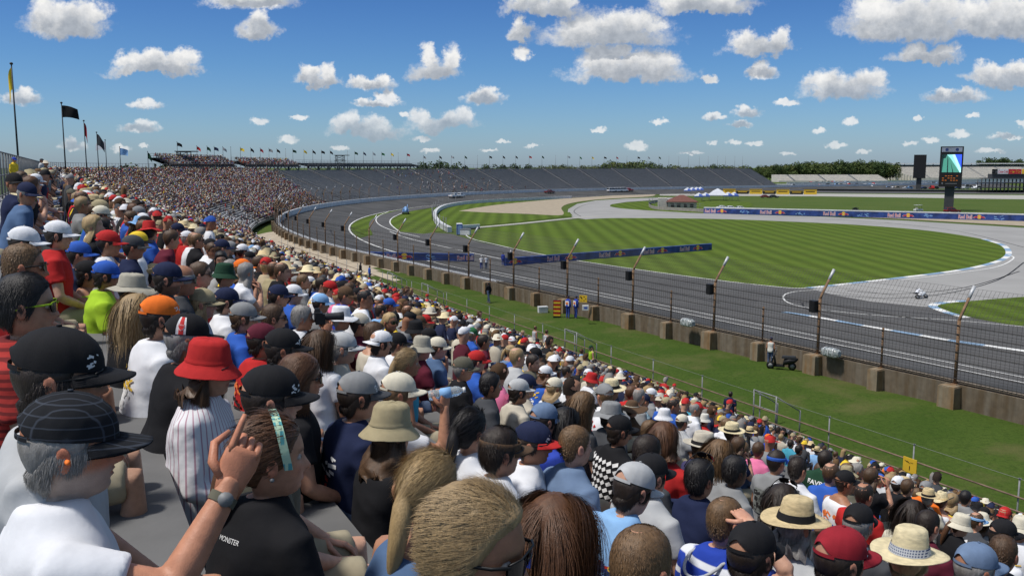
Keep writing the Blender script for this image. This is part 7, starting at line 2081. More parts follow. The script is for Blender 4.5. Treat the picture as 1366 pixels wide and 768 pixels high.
m_wp = H(1064, 626, "man with a buzz cut and white T-shirt with orange and blue print", "white T-shirt with orange print", "white", None, hair="buzz", haircol="dark", hy=56, d=8.4)
m_gp = H(1036, 616, "man in a blue visor and grey T-shirt with an olive picture on the back", "grey picture T-shirt blue visor", "grey", "visor", "blue", "short", "dark", hy=58, brimcol="blue", d=9)
H(1012, 600, "person in a bright pink T-shirt bending forward", "pink T-shirt", "pink", None, hair="short", haircol="brown", hy=50, lean=.35, female=True)
H(990, 601, "man with short brown hair in a blue-grey top left of the pink shirt", "brown hair by the pink shirt", "bluegrey", None, hair="short", haircol="lbrown", hy=64)
H(1025, 585, "person in an orange cap and royal blue shirt", "orange cap royal shirt", "royal", "cap", "orange", "short", "dark", hy=62)
H(1000, 577, "spectator in a yellow straw hat with a wide brim in the lower rows", "yellow straw hat", "lgrey", "panama", "straw", "short", "grey", hy=50)
H(1042, 583, "person with blond grey hair and beige shirt near the front rail", "blond grey hair", "beige", None, hair="short", haircol="dblond", hy=40)
H(1055, 592, "person with dark hair in a teal T-shirt", "teal T-shirt", "teal", None, hair="short", haircol="dark", hy=60)
# --- bottom right
H(1310, 695, "woman in a very wide cream sun hat and grey shirt", "wide cream sun hat", "grey", "sunhat", "cream", "bob", "brown", hy=50, bandcol="cream", female=True, d=12)
H(1338, 713, "man in a black cap and white shirt below the sun hat", "black cap below the sun hat", "white", "cap", "black", "short", "dark", hy=80, d=7)
H(1338, 738, "man with thinning cropped brown hair at the corner", "thinning hair at the corner", "dgrey", None, hair="buzz", haircol="brown", hy=45, d=5.5)
H(1302, 757, "person in a faded grey-green cap with a dark bottle beside it", "faded grey-green cap", "white", "cap", "bluegrey", "short", "grey", hy=75, d=4.4)
H(1238, 664, "man in a small straw hat with a black band and cream shirt", "small straw hat", "cream", "fedora", "straw", "short", "grey", hy=55, d=13)
H(1256, 668, "person in a rough pale straw cowboy hat and white tank top", "pale straw cowboy hat", "white", "cowboy", "lstraw", "short", "brown", hy=50, sleeve="tank", bandcol="straw", d=13.4)
H(1270, 668, "woman with blond hair and bare tanned shoulders", "blond hair bare shoulders", "yellow", None, hair="bob", haircol="dblond", hy=55, sleeve="tank", female=True, d=13.8)
H(1288, 664, "man with thick dark hair and a grey T-shirt below the rail", "dark hair grey T-shirt", "grey", None, hair="short", haircol="black", hy=50, d=14)
H(1340, 687, "man in a red cap worn low with a white shirt", "red cap white shirt", "white", "cap", "red", "short", "dark", hy=50, backwards=True, d=13)
H(1362, 706, "person in a pale cream hat cut by the photo's edge", "pale hat at the edge", "white", "bucket", "cream", "short", "brown", hy=60, bandcol="cream", d=9)
H(1211, 650, "boy with brown hair in a black T-shirt", "boy in black T-shirt", "black", None, hair="short", haircol="brown", hy=66, scale=.95, d=12)
H(1198, 646, "person in a white and grey cap and black T-shirt", "white and grey cap", "black", "cap", "white", "short", "dark", hy=58, d=12.6)
H(1162, 636, "woman with brown hair and a black top raising her arm", "brown hair raised arm", "black", None, hair="bob", haircol="brown", hy=62, female=True, pose="camera", d=11.6)
H(1235, 652, "person in a grey cap and orange shirt", "grey cap orange shirt", "orange", "cap", "grey", "short", "brown", hy=55, d=13.4)
H(1218, 686, "woman with long dark hair behind the bandana hat", "long dark hair", "cream", None, hair="long", haircol="dark", hy=50, female=True, d=7.6)
H(1238, 700, "man with dark cropped hair beside the bandana hat", "dark cropped hair", "maroon", None, hair="buzz", haircol="dark", hy=60, d=6.8)
H(1143, 616, "person in a navy shirt with sandy hair beside the yellow sign", "sandy hair by the yellow sign", "navy", None, hair="short", haircol="lbrown", hy=55)
H(1115, 606, "woman with brown hair close to the front rail", "brown hair by the rail", "grey", None, hair="bob", haircol="brown", hy=70, female=True)
H(1090, 601, "person in a tan straw cap and blue shirt near the rail", "tan straw cap", "lblue", "fedora", "straw", "short", "brown", hy=60)
H(1066, 600, "man with dark hair and glasses in a dark shirt near the rail", "glasses near the rail", "dgrey", None, hair="short", haircol="black", hy=66, skin=(.2, .11, .07))
H(810, 505, "person in a red cap and red shirt beside a post of the front rail", "red cap by the rail post", "red", "cap", "red", "short", "dark", hy=60)
H(886, 557, "person with a white towel over the head", "white towel", "white", "bucket", "white", "bob", "brown", hy=60, bandcol=None)
H(843, 545, "woman in a brown straw hat with a pale cord", "brown straw hat", "brown", "sunhat", "brown", "short", "brown", hy=60, bandcol="cream", scale=.95)
H(868, 575, "boy with sandy hair in a black T-shirt next to the brown straw hat", "sandy haired boy", "black", None, hair="short", haircol="lbrown", hy=75, scale=.9)
H(910, 563, "person in a cream cap and grey T-shirt", "cream cap grey T-shirt", "lgrey", "cap", "cream", "short", "dark", hy=60)
H(940, 560, "person in a white sun hat with a soft brim", "white soft sun hat", "red", "bucket", "offwhite", "short", "brown", hy=60, bandcol="offwhite")
H(702, 470 + 45, "man in a navy cap and beige shirt", "navy cap beige shirt", "beige", "cap", "navy", "short", "dark", hy=66)
H(737, 493, "man in a black cap and black T-shirt with sunglasses", "black cap by the dark sunglasses", "black", "cap", "black", "short", "dark", hy=72, glasses="dark")
H(756, 496, "man with dark hair and wraparound sunglasses", "wraparound sunglasses", "lgrey", None, hair="short", haircol="dark", hy=75, glasses="dark")
H(740, 517, "woman in a cream cap with light brown hair and white top", "cream cap light brown hair", "white", "cap", "cream", "bob", "dblond", hy=58, female=True)
H(765, 512, "man with dark hair and white T-shirt with a colourful print", "white T-shirt in the middle rows", "white", None, hair="short", haircol="dark", hy=50)
H(592, 395 + 40, "man in a straw hat with a black and red band", "straw hat red band", "white", "fedora", "straw", "short", "grey", hy=66)
H(647, 375 + 80, "person in a brown cowboy hat in the middle rows", "brown cowboy hat", "red", "cowboy", "tan", "short", "brown", hy=66)
H(455, 425, "man in a white bush hat with eyelets right of the camera", "white bush hat", "white", "boonie", "white", "short", "grey", hy=66, bandcol="white")
H(480, 433, "man in a beige cap and maroon shirt right of the white bush hat", "beige cap maroon shirt", "maroon", "cap", "beige", "short", "dark", hy=70)
H(500, 446, "bare shouldered man with brown hair", "bare shouldered man", "beige", None, hair="short", haircol="brown", hy=66, sleeve="tank")
H(392, 393, "man in a white cap and blue shirt behind the cameraman", "white cap behind the cameraman", "blue", "cap", "white", "short", "dark", hy=66)
H(372, 395, "man in a navy cap with yellow letters", "navy cap yellow letters", "navy", "cap", "navy", "short", "dark", hy=66)
H(428, 405, "man in a pale blue cap right of the white cap", "pale blue cap", "grey", "cap", "lblue", "short", "dark", hy=66)
H(244, 374, "bald man with a tanned head", "bald tanned head", "dgrey", None, hair="bald", haircol="grey", hy=70, glasses="dark")
H(224, 372, "man in a navy cap with a beard behind the orange cap", "bearded navy cap", "dgrey", "cap", "navy", "short", "dark", hy=70, beard="dark", glasses="dark")
H(268, 366, "man with short brown hair and sunglasses in the upper middle", "brown hair and sunglasses", "red", None, hair="short", haircol="brown", hy=72, glasses="dark")
H(300, 368, "person in a dark green bucket hat", "dark green bucket hat", "grey", "bucket", "dgreen", "short", "brown", hy=66, bandcol="dgreen")
H(145, 325, "man in a red cap with a white badge on the upper rows", "red cap white badge", "white", "cap", "red", "short", "dark", hy=66)
H(178, 330, "man in a grey cap and dark jacket", "grey cap dark jacket", "navy", "cap", "dgrey", "short", "dark", hy=66)
H(185, 323, "person in a yellow cap with black brim on the upper rows", "yellow cap", "white", "cap", "yellow", "short", "dark", hy=66, brimcol="black")

# --- prints on clothes and caps
if 1:
    # race T-shirt: words, a bull emblem and a picture
    decal_back(m_apol, "back_print", [word("Red Bull", .15, -.03, .060, 1, bold=.02), bull(.075, .055, .028, False, 1), bull(.128, .055, .028, True, 1), disc(.1015, .057, .013, 3), word("INDIANAPOLIS", .27, .0, .012, 4, bold=.02),
        word("GP", .09, 0, -.035, 4)] + [(v, f, 4 if k % 2 else 0) for k, (v, f, _) in enumerate(squiggle(4, .2, .14, 0, 22))], ART, 0, .84)
    decal_back(m_jer, "jersey_number", [word("FAVRE", .26, 0, .10, 0, h=.055, bold=.03), word("4", .17, 0, -.06, 0, h=.22, bold=.03)], ART, 0, .86)
    decal_back(m_wp, "back_print", [(v, f, 2) for v, f, _ in squiggle(11, .20, .10, 0, 14)] + [(([(x, z - .16) for x, z in v]), f, 5) for v, f, _ in squiggle(12, .26, .2, 0, 26)], ART, 0, .90)
    decal_back(m_gp, "back_print", [grid_rect(-.11, .11, -.12, .12, 6, 6, 6)] + [(v, f, 7) for v, f, _ in squiggle(15, .19, .2, 0, 14)], ART, 0, .84)
    decal_back(m_red, "back_print", [(v, f, 0) for v, f, _ in squiggle(21, .14, .05, 0, 7)] + [(v, f, 7) for v, f, _ in squiggle(22, .11, .04, 0, 6)], ART, 0, .94)
    rs = random.Random(8); sq = []
    for r_ in range(9):
        for c_ in range(7):
            x, z = -.17 + c_ * .055 + .02 * (r_ % 2), -.22 + r_ * .052; a = .5 + rs.uniform(-.15, .15)
            sq.append(poly([(x + (i * .020) * math.cos(a) - j * .014 * math.sin(a), z + i * .020 * math.sin(a) + j * .014 * math.cos(a)) for i, j in ((-1, -1), (1, -1), (1, 1), (-1, 1))], 0))
    decal_back(m_sq, "block_print", sq, ART, 0, .80)
    decal_back(m_boonie, "back_print", [(v, f, 0) for v, f, _ in squiggle(77, .13, .05, 0, 8)] + [grid_rect(-.17, -.11, -.15, .0, 3, 4, 2)], ART, 0, .90)
    # cap with the stripe and the shield
    st = [grid_rect(-.026, -.013, .005, .098, 2, 14, 0), grid_rect(-.013, .013, .005, .098, 3, 14, 1), grid_rect(.013, .026, .005, .098, 2, 14, 0),
          poly([(-.019, .060), (.019, .060), (.019, .044), (.010, .030), (0, .024), (-.010, .030), (-.019, .044)], 0), poly([(-.0165, .0575), (.0165, .0575), (.0165, .045), (.009, .0325), (0, .027), (-.009, .0325), (-.0165, .045)], 1), word("DUCATI", .028, 0, .052, 0, h=.006)]
    st[3] = (st[3][0], st[3][1], 2); st[4] = (st[4][0], st[4][1], 3); st[5] = (st[5][0], st[5][1], 4)
    decal_cap(m_duc, "cap_stripe", st, [M_lettering, M_ink_red, M_lettering, M_ink_red, M_lettering], 2.05, .03)
    for hh in HEROES:
        if "hat" in hh["parts"] and hh["parts"]["hat"].name.startswith("cap") and hh["dist"] < 7 and hh["parts"] is not m_duc and hash(hh["short"]) is not None:
            k = sum(map(ord, hh["short"])) % 5
            if k < 2 or "logo" in hh["short"] or "crimson" in hh["short"] or "red brim" in hh["short"]:
                decal_cap(hh["parts"], "cap_badge", [(v, f, 0) for v, f, _ in squiggle(k + 30 + int(hh["px"]), .05, .03, 0, 9)], [M_lettering if hh['short'].find('white') < 0 else M_ink_navy], .5, .050)
for hh in HEROES:
    pr = hh["parts"]; k = sum(map(ord, hh["short"])) % 7
    if hh["short"] != "teal headband" and hh["dist"] < 13 and k in (1, 3, 5) and not any("print" in c.name or "lettering" in c.name or c.name.startswith("jersey") for c in pr["root"].children) and pr["hair"].data.vertices[0].co is not None and "hair" not in hh["short"]:
        c1 = (2, 1, 0, 5, 3, 0, 1)[int(hh["px"]) % 7]; c2 = (7, 0, 4, 1, 0, 2, 5)[int(hh["py"]) % 7]
        decal_back(pr, "back_print", [(v, f, c1) for v, f, _ in squiggle(int(hh["px"]), .2, .10, 0, 12)] + [([(x, z - .12) for x, z in v], f, c2) for v, f, _ in squiggle(int(hh["py"]), .16, .12, 0, 12)], ART, 0, .90)
# pointing man: wrist watch, ear plug; headband, lanyard
arm = pose_arms("point")[0]; lf_ = lean_f(.06)
E_, Wr_ = lf_(arm[1]), lf_(arm[2]); ax_ = Vector(Wr_ - E_).normalized()
mb = MB(); c0 = Vector(Wr_) - ax_ * .028
mb.tube([c0 - ax_ * .011, c0 + ax_ * .011], [(.034, .031)] * 2, 16, 0, cap=False)
sd_ = Vector((-.95, .1, -.1)); sd_ = -(sd_ - ax_ * sd_.dot(ax_)).normalized()
mb.tube([c0 + sd_ * .026, c0 + sd_ * .040], .017, 14, 1)
mb.build("wrist_watch", [cloth("olive"), M_steel], man_point["root"])
mb = MB(); mb.lathe([(.001, -.012), (.006, -.010), (.007, 0), (.004, .01), (.001, .012)], 10)
o = mb.build("ear_plug", mat("orange_foam", (.9, .2, .03), .7), man_point["root"]); o.matrix_local = man_point["Mh"] @ Matrix.Translation((.086, -.002, -.012)) @ Matrix.Rotation(R(90), 4, "Y")
def _hb(y_):
    zs_ = np.concatenate([np.linspace(-.02, .136, 14), np.linspace(.136, -.02, 14)]); sg_ = np.array([1] * 14 + [-1] * 14)
    return [(g_ * (float(np.interp(-(z - .016), -HEADTAB[:, 0], HEADTAB[:, 3])) + .018), y_ - .18 * z, z) for z, g_ in zip(zs_, sg_)]
mb = MB(); mb.rings([_hb(y_) for y_ in (.020, .032, .044)], 0, True, False, False)
o = mb.build("headband", striped("headband_cloth", (.10, .34, .36), (.45, .62, .45), 16, "Y", .55, ("X", 18)) or CLOTH[("headband_cloth", "cloth")], w_head["root"]); o.matrix_local = w_head["Mh"]
decal_back(w_head, "collar_lettering", [word("MONSTER", .085, .03, 0, 0)], ART, 0, 1.005)
mb = MB(); mb.lathe([(.001, -.007), (.006, -.004), (.007, .0), (.006, .004), (.001, .007)], 8)
o = mb.build("earring", M_steel, w_head["root"]); o.matrix_local = w_head["Mh"] @ Matrix.Translation((.082, -.012, -.046))
# grey strap round the neck of the striped shirt
mb = MB(); mb.tube([(.10 * math.cos(t), -.03 + .115 * math.sin(t), 1.06 - .07 * max(-math.sin(t), 0)) for t in np.linspace(0, 2 * math.pi, 24)], .008, 7)
mb.build("neck_strap", cloth("lgrey"), m_bw["root"])
# bottle held by the raised hand; camera at the eye (things of their own)
def hand_world(parts, pose, lean, along, scale=1.0):
    a = pose_arms(pose)[0]; lf = lean_f(lean)
    hd = a[3] / np.linalg.norm(a[3])
    bpy.context.view_layer.update()
    return parts["root"].matrix_world @ Vector(lf(a[2]) + hd * along)
hp = hand_world(drink, "drink", .10, .10)
bt = empty("water_bottle", hp); tag(bt, "clear plastic water bottle held up by the cream cap spectator", "bottle")
M_pet = bpy.data.materials.new("clear_plastic"); M_pet.use_nodes = True
_b = M_pet.node_tree.nodes["Principled BSDF"]; _b.inputs["Base Color"].default_value = (.75, .82, .86, 1); _b.inputs["Roughness"].default_value = .08; _b.inputs["Transmission Weight"].default_value = .75; _b.inputs["IOR"].default_value = 1.33
_n = M_pet.node_tree.nodes.new("ShaderNodeTexNoise"); _n.inputs["Scale"].default_value = 40; _bp = M_pet.node_tree.nodes.new("ShaderNodeBump"); _bp.inputs["Strength"].default_value = .2
M_pet.node_tree.links.new(_n.outputs[0], _bp.inputs["Height"]); M_pet.node_tree.links.new(_bp.outputs[0], _b.inputs["Normal"])
mb = MB(); mb.lathe([(.001, -.10), (.028, -.10), (.032, -.09), (.031, -.06), (.029, -.05), (.032, -.04), (.032, .04), (.029, .05), (.032, .06), (.026, .085), (.014, .10), (.013, .108), (.001, .108)], 16)
o = mb.build("bottle_body", M_pet, bt)
mb = MB(); mb.lathe([(.001, .106), (.016, .106), (.016, .122), (.001, .122)], 14); mb.build("bottle_cap", M_lettering, bt)
mb = MB(); mb.lathe([(.0325, -.035), (.0328, .035)], 18); mb.build("bottle_label", cloth("lblue"), bt)
bt.rotation_euler = (0, R(82), R(8))
mh = cam_man["Mh"]; bpy.context.view_layer.update()
cw = cam_man["root"].matrix_world @ mh @ Matrix.Translation((0, .15, .0))
ck = empty("photo_camera", cw.translation); ck.rotation_euler = cw.to_euler(); tag(ck, "black photo camera with a long lens held to the grey haired man's face", "camera")
mb = MB(); mb.box((0, 0, 0), (.15, .07, .10)); mb.box((0, -.01, .065), (.06, .06, .04), taper=.7); mb.box((.06, .01, -.01), (.045, .09, .10)); mb.build("camera_body", M_black, ck)
mb = MB(); mb.tube([(0, .03, 0), (0, .08, 0), (0, .10, 0), (0, .19, 0), (0, .24, 0)], [.036, .038, .036, .038, .043], 18); mb.build("camera_lens", M_dark, ck)

# ---------- further spectators up to the three hundred that show largest
SHIRTS = ["white"] * 22 + ["black"] * 16 + ["navy"] * 9 + ["grey"] * 9 + ["lgrey"] * 6 + ["red"] * 10 + ["blue"] * 6 + ["royal"] * 3 + ["tan", "beige", "khaki", "cream"] * 2 + ["maroon", "dred", "teal", "lblue", "green", "orange", "yellow", "bluegrey", "denim", "olive", "pink", "dgrey", "dgrey", "checkplaid"]
HATS = ["cap"] * 62 + [None] * 50 + ["bucket"] * 5 + ["boonie"] * 5 + ["fedora"] * 4 + ["panama"] * 3 + ["visor"] * 3
CAPC = ["black"] * 26 + ["white"] * 14 + ["navy"] * 14 + ["red"] * 13 + ["grey"] * 9 + ["khaki"] * 7 + ["cream"] * 6 + ["blue"] * 6 + ["dgrey"] * 5 + ["tan"] * 4 + ["yellow"] * 3 + ["orange", "green", "maroon", "brown", "olive", "lblue"]
CNAME = dict(offwhite="off-white", navy="navy", lblue="light blue", dred="dark red", lgrey="light grey", dgrey="dark grey", dgreen="dark green", bluegrey="blue-grey", royal="royal blue", lstraw="pale straw", checkplaid="checked", denim="denim blue", lime="lime green")
def cname(c): return CNAME.get(c, c)
PHI = .42                                  # where the bench rows fall
def seat_ok(px, py, dep):
    return -60 < px < 1425 and dep > 1.0
def empty_zone(u, o):                      # the gap in the crowd beyond the turn-in and the empty far stand
    return o < 10 and 48 + .8 * o < u < 88 + .7 * o + 3 * math.sin(o * 2) 
rndp = random.Random(21)
hp_ = np.array([h["p"] for h in HEROES])
cands = []
for k in range(NROW):
    o = row_o(k)
    for j in range(0, 1400):
        if k < 2 and -172 + j * .52 < -25: continue
        u = -172 + j * .52 + rndp.uniform(-.05, .05) + .2 * (k % 2)
        if u > 215: break
        pt, d_, n_ = stand_pt(u, o)
        z = floor_z(o)
        cands.append((k, u, o, pt[0], pt[1], z))
ca = np.array(cands)
hx, hy_, hd = proj(np.c_[ca[:, 3], ca[:, 4], ca[:, 5] + 1.22])
vis = (hd > 3.5) & (hx > -50) & (hx < 1415) & (hy_ < 800)
ca = ca[vis]; hx = hx[vis]; hy_ = hy_[vis]; hd = hd[vis]
# nobody on top of a spectator already placed
P3 = np.c_[ca[:, 3], ca[:, 4], ca[:, 5] + 1.2]
dm = np.min(np.linalg.norm(P3[:, None, :] - hp_[None], axis=2), axis=1)
keep = dm > .50
for pr_ in WALK: keep &= np.linalg.norm(ca[:, 3:5] - np.array(pr_['root'].location[:2])[None], axis=1) > .7
# near the camera only those I placed by hand
near_lim = 9.0
keep &= ~((hd < near_lim))
fillmask = keep.copy()
occ = np.array([rndp.random() for _ in range(len(ca))])
lowdens = ca[:, 1] < -25
aisle = np.zeros(len(ca), bool)
for a_ in AISLES: aisle |= np.abs(ca[:, 1] - a_) < .75
aisle |= (ca[:, 1] < -30) & (np.abs((ca[:, 1] + 41) % 21.5 - .3) < .3) & False
keep &= (occ < .90) & ~aisle
idx = np.where(keep)[0]
order = idx[np.argsort(hd[idx])]
NIND = 285 - len(HEROES)
# do not hide the hand-placed spectators: skip seats whose head would cover one of theirs from in front
sel = []; HX = np.array([h["px"] for h in HEROES]); HY = np.array([h["py"] for h in HEROES]); HD = np.array([h["dist"] for h in HEROES])
def covers(i):
    dd = hd[i]; r_ = .19 * F / dd
    return np.any((HD > dd + .2) & (np.abs(HX - hx[i]) < r_ * .9 + 4) & (HY - hy_[i] > -r_ * .9) & (HY - hy_[i] < .45 * F / dd))
banned = set()
for i in order:
    if hd[i] > 34: break
    if covers(i): banned.add(i)
def auto_label(att, x, y):
    j = int(np.argmin((HX - x) ** 2 + 1.5 * (HY - y) ** 2)); dx, dy = x - HX[j], y - HY[j]
    if abs(dx) > abs(dy): rel = "left of" if dx < 0 else "right of"
    else: rel = "above" if dy < 0 else "below"
    far = math.hypot(dx, dy)
    hatt = f"{cname(att['hc'])} {dict(cap='cap', bucket='bucket hat', boonie='bush hat', fedora='straw hat', panama='wide straw hat', visor='visor')[att['hat']]}" if att["hat"] else f"{dict(dark='dark', black='black', brown='brown', lbrown='light brown', blond='blond', grey='grey', dblond='dark blond', auburn='auburn')[att['haircol']]} {'long hair' if att['hair'] in ('long', 'pony', 'curly', 'bob') else 'short hair'}"
    return f"{hatt} and {cname(att['shirt'])} top, {'just' if far < 45 else 'well'} {rel} the {HEROES[j]['short']}"
placed = []; used_lab = {}
for i in order:
    if len(placed) >= NIND: break
    if i in banned: continue
    r = rndp
    att = dict(shirt=r.choice(SHIRTS), hat=r.choice(HATS), hc=r.choice(CAPC), haircol=r.choice(["dark", "black", "brown", "brown", "lbrown", "grey", "dblond", "blond", "auburn"]))
    if att["hat"] in ("fedora", "panama"): att["hc"] = r.choice(["straw", "lstraw"])
    fem = r.random() < .28; att["hair"] = r.choice(["long", "pony", "bob", "curly"]) if fem else r.choice(["short", "short", "buzz"])
    if att["hat"] and att["hair"] == "curly": att["hair"] = "long"
    by = R(63 + r.uniform(-12, 12)); hyw = R(r.gauss(4, 18) if r.random() < .84 else r.gauss(10, 65)); lean = r.choice([.05, .12, .25, .35])
    _, dd_, nn_ = stand_pt(ca[i, 1], ca[i, 2]); by = math.atan2(nn_[0], nn_[1]) + R(r.uniform(-12, 12))
    lab = auto_label(att, hx[i], hy_[i])
    for tries in range(6):
        if lab not in used_lab: break
        att["shirt"] = r.choice(SHIRTS); att["hc"] = r.choice(CAPC) if att["hat"] not in ("fedora", "panama") else att["hc"]; lab = auto_label(att, hx[i], hy_[i])
    used_lab[lab] = 1
    if len(lab.split()) > 16: lab = lab.replace(", just", ",").replace(", well", ",").replace("short hair", "hair").replace("long hair", "hair")
    if len(lab.split()) > 16: lab = lab.replace(" top,", ",")
    pr = make_person((ca[i, 3], ca[i, 4], ca[i, 5] - .02 + r.uniform(-.03, .03)), by, hyw, r.uniform(-.15, .12), r.uniform(-.06, .06), hat=att["hat"], hatcol=att["hc"], shirt=att["shirt"], sleeve=r.choice(["short", "short", "half", "tank" if fem else "short", "long"]),
        hair=att["hair"], haircol=att["haircol"], glasses=r.choice([None, None, "dark"]), pose=r.choice(["lap", "lap", "knees", "chin", "lap"]) if lean > .1 else "lap", lean=lean, scale=(.93 if fem else 1.0) * r.uniform(.96, 1.04), female=fem, lod=1, seed=r.randrange(1000),
        label=lab, group=GROUP, bandcol="black" if att["hat"] in ("fedora", "panama") else att["hc"])
    placed.append(i)
    if hd[i] < 17 and r.random() < .4:
        q1, q2 = r.choice([0, 1, 2, 3, 5, 7]), r.choice([0, 7, 4, 6, 1]); sq_ = r.randrange(999); ws, hs = r.uniform(.12, .24), r.uniform(.06, .16)
        decal_back(pr, "back_print", [(v, f, q1) for v, f, _ in squiggle(sq_, ws, hs, 0, 11)] + [([(x, z - hs) for x, z in v], f, q2) for v, f, _ in squiggle(sq_ + 1, ws * .8, hs, 0, 9)], ART, 0, .92)
placed = set(placed)
FAR0 = max(hd[i] for i in placed) if placed else 12
print("individuals", len(HEROES) + len(placed), "to", FAR0)

# ---------- the rest of the crowd: thousands of seated figures as one body of people
def lowpoly(kind, lodf):
    """Small seated figure facing +y: vertices, quads, colour class per vertex (0 skin, 1 shirt, 2 hat, 3 hair, 4 legs)."""
    V, Q, C = [], [], []
    def add(rings, cl, n):
        b = len(V)
        for r_ in rings: V.extend(r_); C.extend([cl] * len(r_))
        for i in range(len(rings) - 1):
            for k in range(n): Q.append((b + i * n + k, b + i * n + (k + 1) % n, b + (i + 1) * n + (k + 1) % n, b + (i + 1) * n + k))
    def ring(cx, cy, z, rx, ry, n): return [(cx + rx * math.sin(2 * math.pi * k / n), cy + ry * math.cos(2 * math.pi * k / n), z) for k in range(n)]
    n = 8 if lodf == 0 else 5
    add([ring(0, .02, .44, .19, .15, n), ring(0, .01, .70, .18, .13, n), ring(0, 0, .93, .21, .12, n), ring(0, 0, 1.03, .15, .09, n), ring(0, 0, 1.08, .06, .06, n)], 1, n)
    hz = 1.22
    add([ring(0, .01, 1.07, .05, .055, n), ring(0, .02, hz - .10, .045, .07, n), ring(0, .02, hz, .075, .095, n), ring(0, .02, hz + .06, .07, .09, n), ring(0, .01, hz + .115, .02, .03, n)], 0, n)
    tp = dict(cap=2, hat=2, hair=3, long=3)[kind]
    if kind == "cap":
        add([ring(0, .012, hz + .03, .085, .107, n), ring(0, .012, hz + .09, .075, .095, n), ring(0, .01, hz + .135, .02, .03, n)], tp, n)
        b = len(V); V.extend([(-.06, .10, hz + .03), (.06, .10, hz + .03), (.055, .185, hz + .012), (-.055, .185, hz + .012)]); C.extend([tp] * 4); Q.append((b, b + 1, b + 2, b + 3))
    elif kind == "hat":
        add([ring(0, .012, hz + .015, .155, .165, n), ring(0, .012, hz + .035, .09, .11, n), ring(0, .012, hz + .12, .075, .09, n), ring(0, .012, hz + .135, .01, .01, n)], tp, n)
    else:
        add([ring(0, -.012, hz - .06 if kind == "hair" else hz - .22, .075, .07, n), ring(0, -.008, hz + .02, .083, .095, n), ring(0, .005, hz + .09, .072, .092, n), ring(0, .005, hz + .128, .02, .03, n)], tp, n)
    for s in (-1, 1):
        m = 4 if lodf else 5
        def limb(a, b_, c_, ra, rb, rc, cl1, cl2):
            def rg(p, r_): return [(p[0] + r_ * math.sin(2 * math.pi * k / m), p[1] + .4 * r_ * math.cos(2 * math.pi * k / m), p[2] + .9 * r_ * math.cos(2 * math.pi * k / m)) for k in range(m)]
            add([rg(a, ra), rg(b_, rb)], cl1, m); add([rg(b_, rb), rg(c_, rc)], cl2, m)
        limb((s * .20, 0, .98), (s * .25, .06, .75), (s * .12, .28, .62), .06, .05, .035, 1, 0)
        limb((s * .10, .05, .50), (s * .14, .42, .53), (s * .14, .40, .05), .09, .07, .05, 4, 0 if s > 0 else 4)
    return np.array(V), np.array(Q, np.int64), np.array(C)
TEMPL = {(k, l): lowpoly(k, l) for k in ("cap", "hat", "hair", "long") for l in (0, 1)}
allmask = keep | (fillmask & (occ < .93) & ~aisle)
rest = [i for i in np.where(allmask)[0] if i not in placed and i not in banned and hd[i] >= near_lim]
crng = np.random.default_rng(4)
SCOL = np.array([COLR[c] for c in SHIRTS + ['black'] * 14 + ['navy'] * 12 + ['dgrey'] * 10 + ['olive'] * 4 + ['maroon'] * 4]) * .92; HCOL = np.array([COLR[c] for c in CAPC]); HRC = np.array([HAIRC[c] for c in ("dark", "black", "brown", "brown", "lbrown", "grey", "dblond")])
STRAW = np.array([COLR[c] for c in ("straw", "lstraw", "khaki", "beige", "cream")]); LEG = np.array([(.30, .26, .18), (.05, .07, .13), (.06, .09, .16), (.10, .10, .11), (.35, .34, .32)])
VV, QQ, CC = [], [], []; off = 0
uu = ca[:, 1]; oo = ca[:, 2]
def density(i):
    u, o = uu[i], oo[i]
    if empty_zone(u, o): return .05
    # the crowd thins to nothing along a slanting edge round the turn
    lim = 152 + .62 * o
    if u > lim: return max(0.0, .9 - (u - lim) / 14)
    return .93
deckp = []
for (ua, ub), z0_, rise_, occ_ in ((UD[0], 14.2, 2.6, .95), (UD[1], 14.2, 2.0, .7)):
    for k in range(5):
        for u_ in np.arange(ua + .5, ub - .5, .55):
            if crng.random() < occ_: deckp.append((u_, DEP - 1.0 + k + .5, z0_ + rise_ / 5 * k))
nb0 = len(ca)
dk = np.array([(0, u_, o_, *stand_pt(u_, o_)[0], z_) for u_, o_, z_ in deckp])
spr = []
for _ in range(260):
    u_ = crng.uniform(235, 335); o_ = row_o(int(crng.integers(4, NROW - 2)))
    if crng.random() < math.exp(-((u_ - 275) / 30) ** 2): spr.append((0, u_, o_, *stand_pt(u_, o_)[0], floor_z(o_)))
ca = np.concatenate([ca, dk, np.array(spr)]); hd = np.concatenate([hd, np.full(len(dk) + len(spr), 250.0)]); uu = ca[:, 1]; oo = ca[:, 2]
groups = {}
for i in range(nb0, len(ca)): groups.setdefault((("cap", "hat", "hair", "long")[crng.choice(4, p=[.5, .1, .27, .13])], 1), []).append(i)
for i in rest:
    if crng.random() > density(i): continue
    kd = crng.choice(4, p=[.50, .10, .27, .13]); lo = 0 if hd[i] < 75 else 1
    groups.setdefault((("cap", "hat", "hair", "long")[kd], lo), []).append(i)
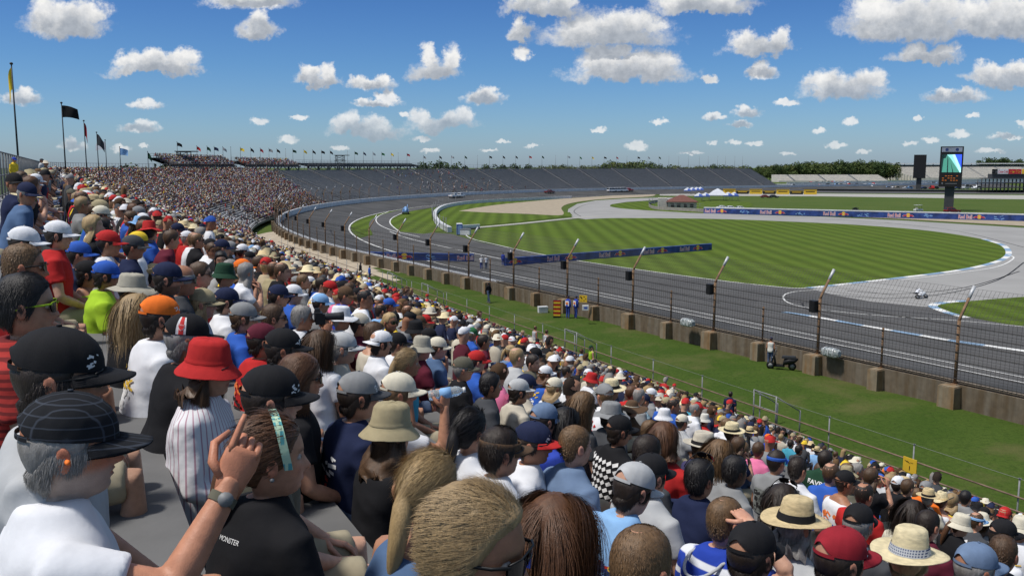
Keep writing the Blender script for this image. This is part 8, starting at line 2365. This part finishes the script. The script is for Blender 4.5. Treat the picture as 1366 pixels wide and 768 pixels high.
for (kd, lo), ids in groups.items():
    V, Q, C = TEMPL[(kd, lo)]
    ids = np.array(ids); m = len(ids); nv = len(V)
    fw = np.array([stand_pt(uu[i], oo[i])[2] for i in ids]); ang = np.arctan2(fw[:, 0], fw[:, 1]) + crng.normal(0, .28, m)
    sc = crng.uniform(.90, 1.06, m); ln = crng.uniform(0, .35, m); stand_ = crng.random(m) < .015
    v = np.repeat(V[None], m, 0).copy()
    h = np.maximum(v[..., 2] - .5, 0); v[..., 1] += h * np.sin(ln)[:, None]; v[..., 2] -= h * (1 - np.cos(ln))[:, None]
    v[..., :2] += crng.normal(0, .012, (m, nv, 2))
    v *= sc[:, None, None]
    cs, sn = np.cos(-ang)[:, None], np.sin(-ang)[:, None]
    x = v[..., 0] * cs - v[..., 1] * sn; y = v[..., 0] * sn + v[..., 1] * cs
    jit = crng.normal(0, .05, (m, 2))
    W3 = np.stack([x + ca[ids, 3][:, None] + jit[:, :1], y + ca[ids, 4][:, None] + jit[:, 1:], v[..., 2] + ca[ids, 5][:, None] + (stand_ * .35)[:, None] - .02], -1)
    pal = np.empty((m, 5, 3)); sk = np.array(SKINS)[crng.integers(0, 5, m)]; dark = crng.random(m) < .07; sk[dark] = (.11, .06, .04)
    pal[:, 0] = sk; pal[:, 1] = SCOL[crng.integers(0, len(SCOL), m)]; pal[:, 2] = (STRAW[crng.integers(0, 5, m)] if kd == "hat" else HCOL[crng.integers(0, len(HCOL), m)]); pal[:, 3] = HRC[crng.integers(0, len(HRC), m)]; pal[:, 4] = LEG[crng.integers(0, 5, m)]
    VV.append(W3.reshape(-1, 3)); CC.append(pal[:, C].reshape(-1, 3)); QQ.append((Q[None] + (np.arange(m) * nv)[:, None, None] + off).reshape(-1, 4)); off += m * nv
# far specks on the empty benches, a sprinkle of people
extra = []
me = np_mesh("crowd", np.concatenate(VV), np.concatenate(QQ), mat("crowd_cloth", (.5, .5, .5), .9, .12, 6, attr="col"), np.concatenate(CC), smooth=True)
cr = link("crowd", me, kind="stuff"); tag(cr, "dense crowd of seated spectators in the upper and farther rows of the grandstand", "crowd")
print("crowd", sum(len(v) for v in groups.values()))
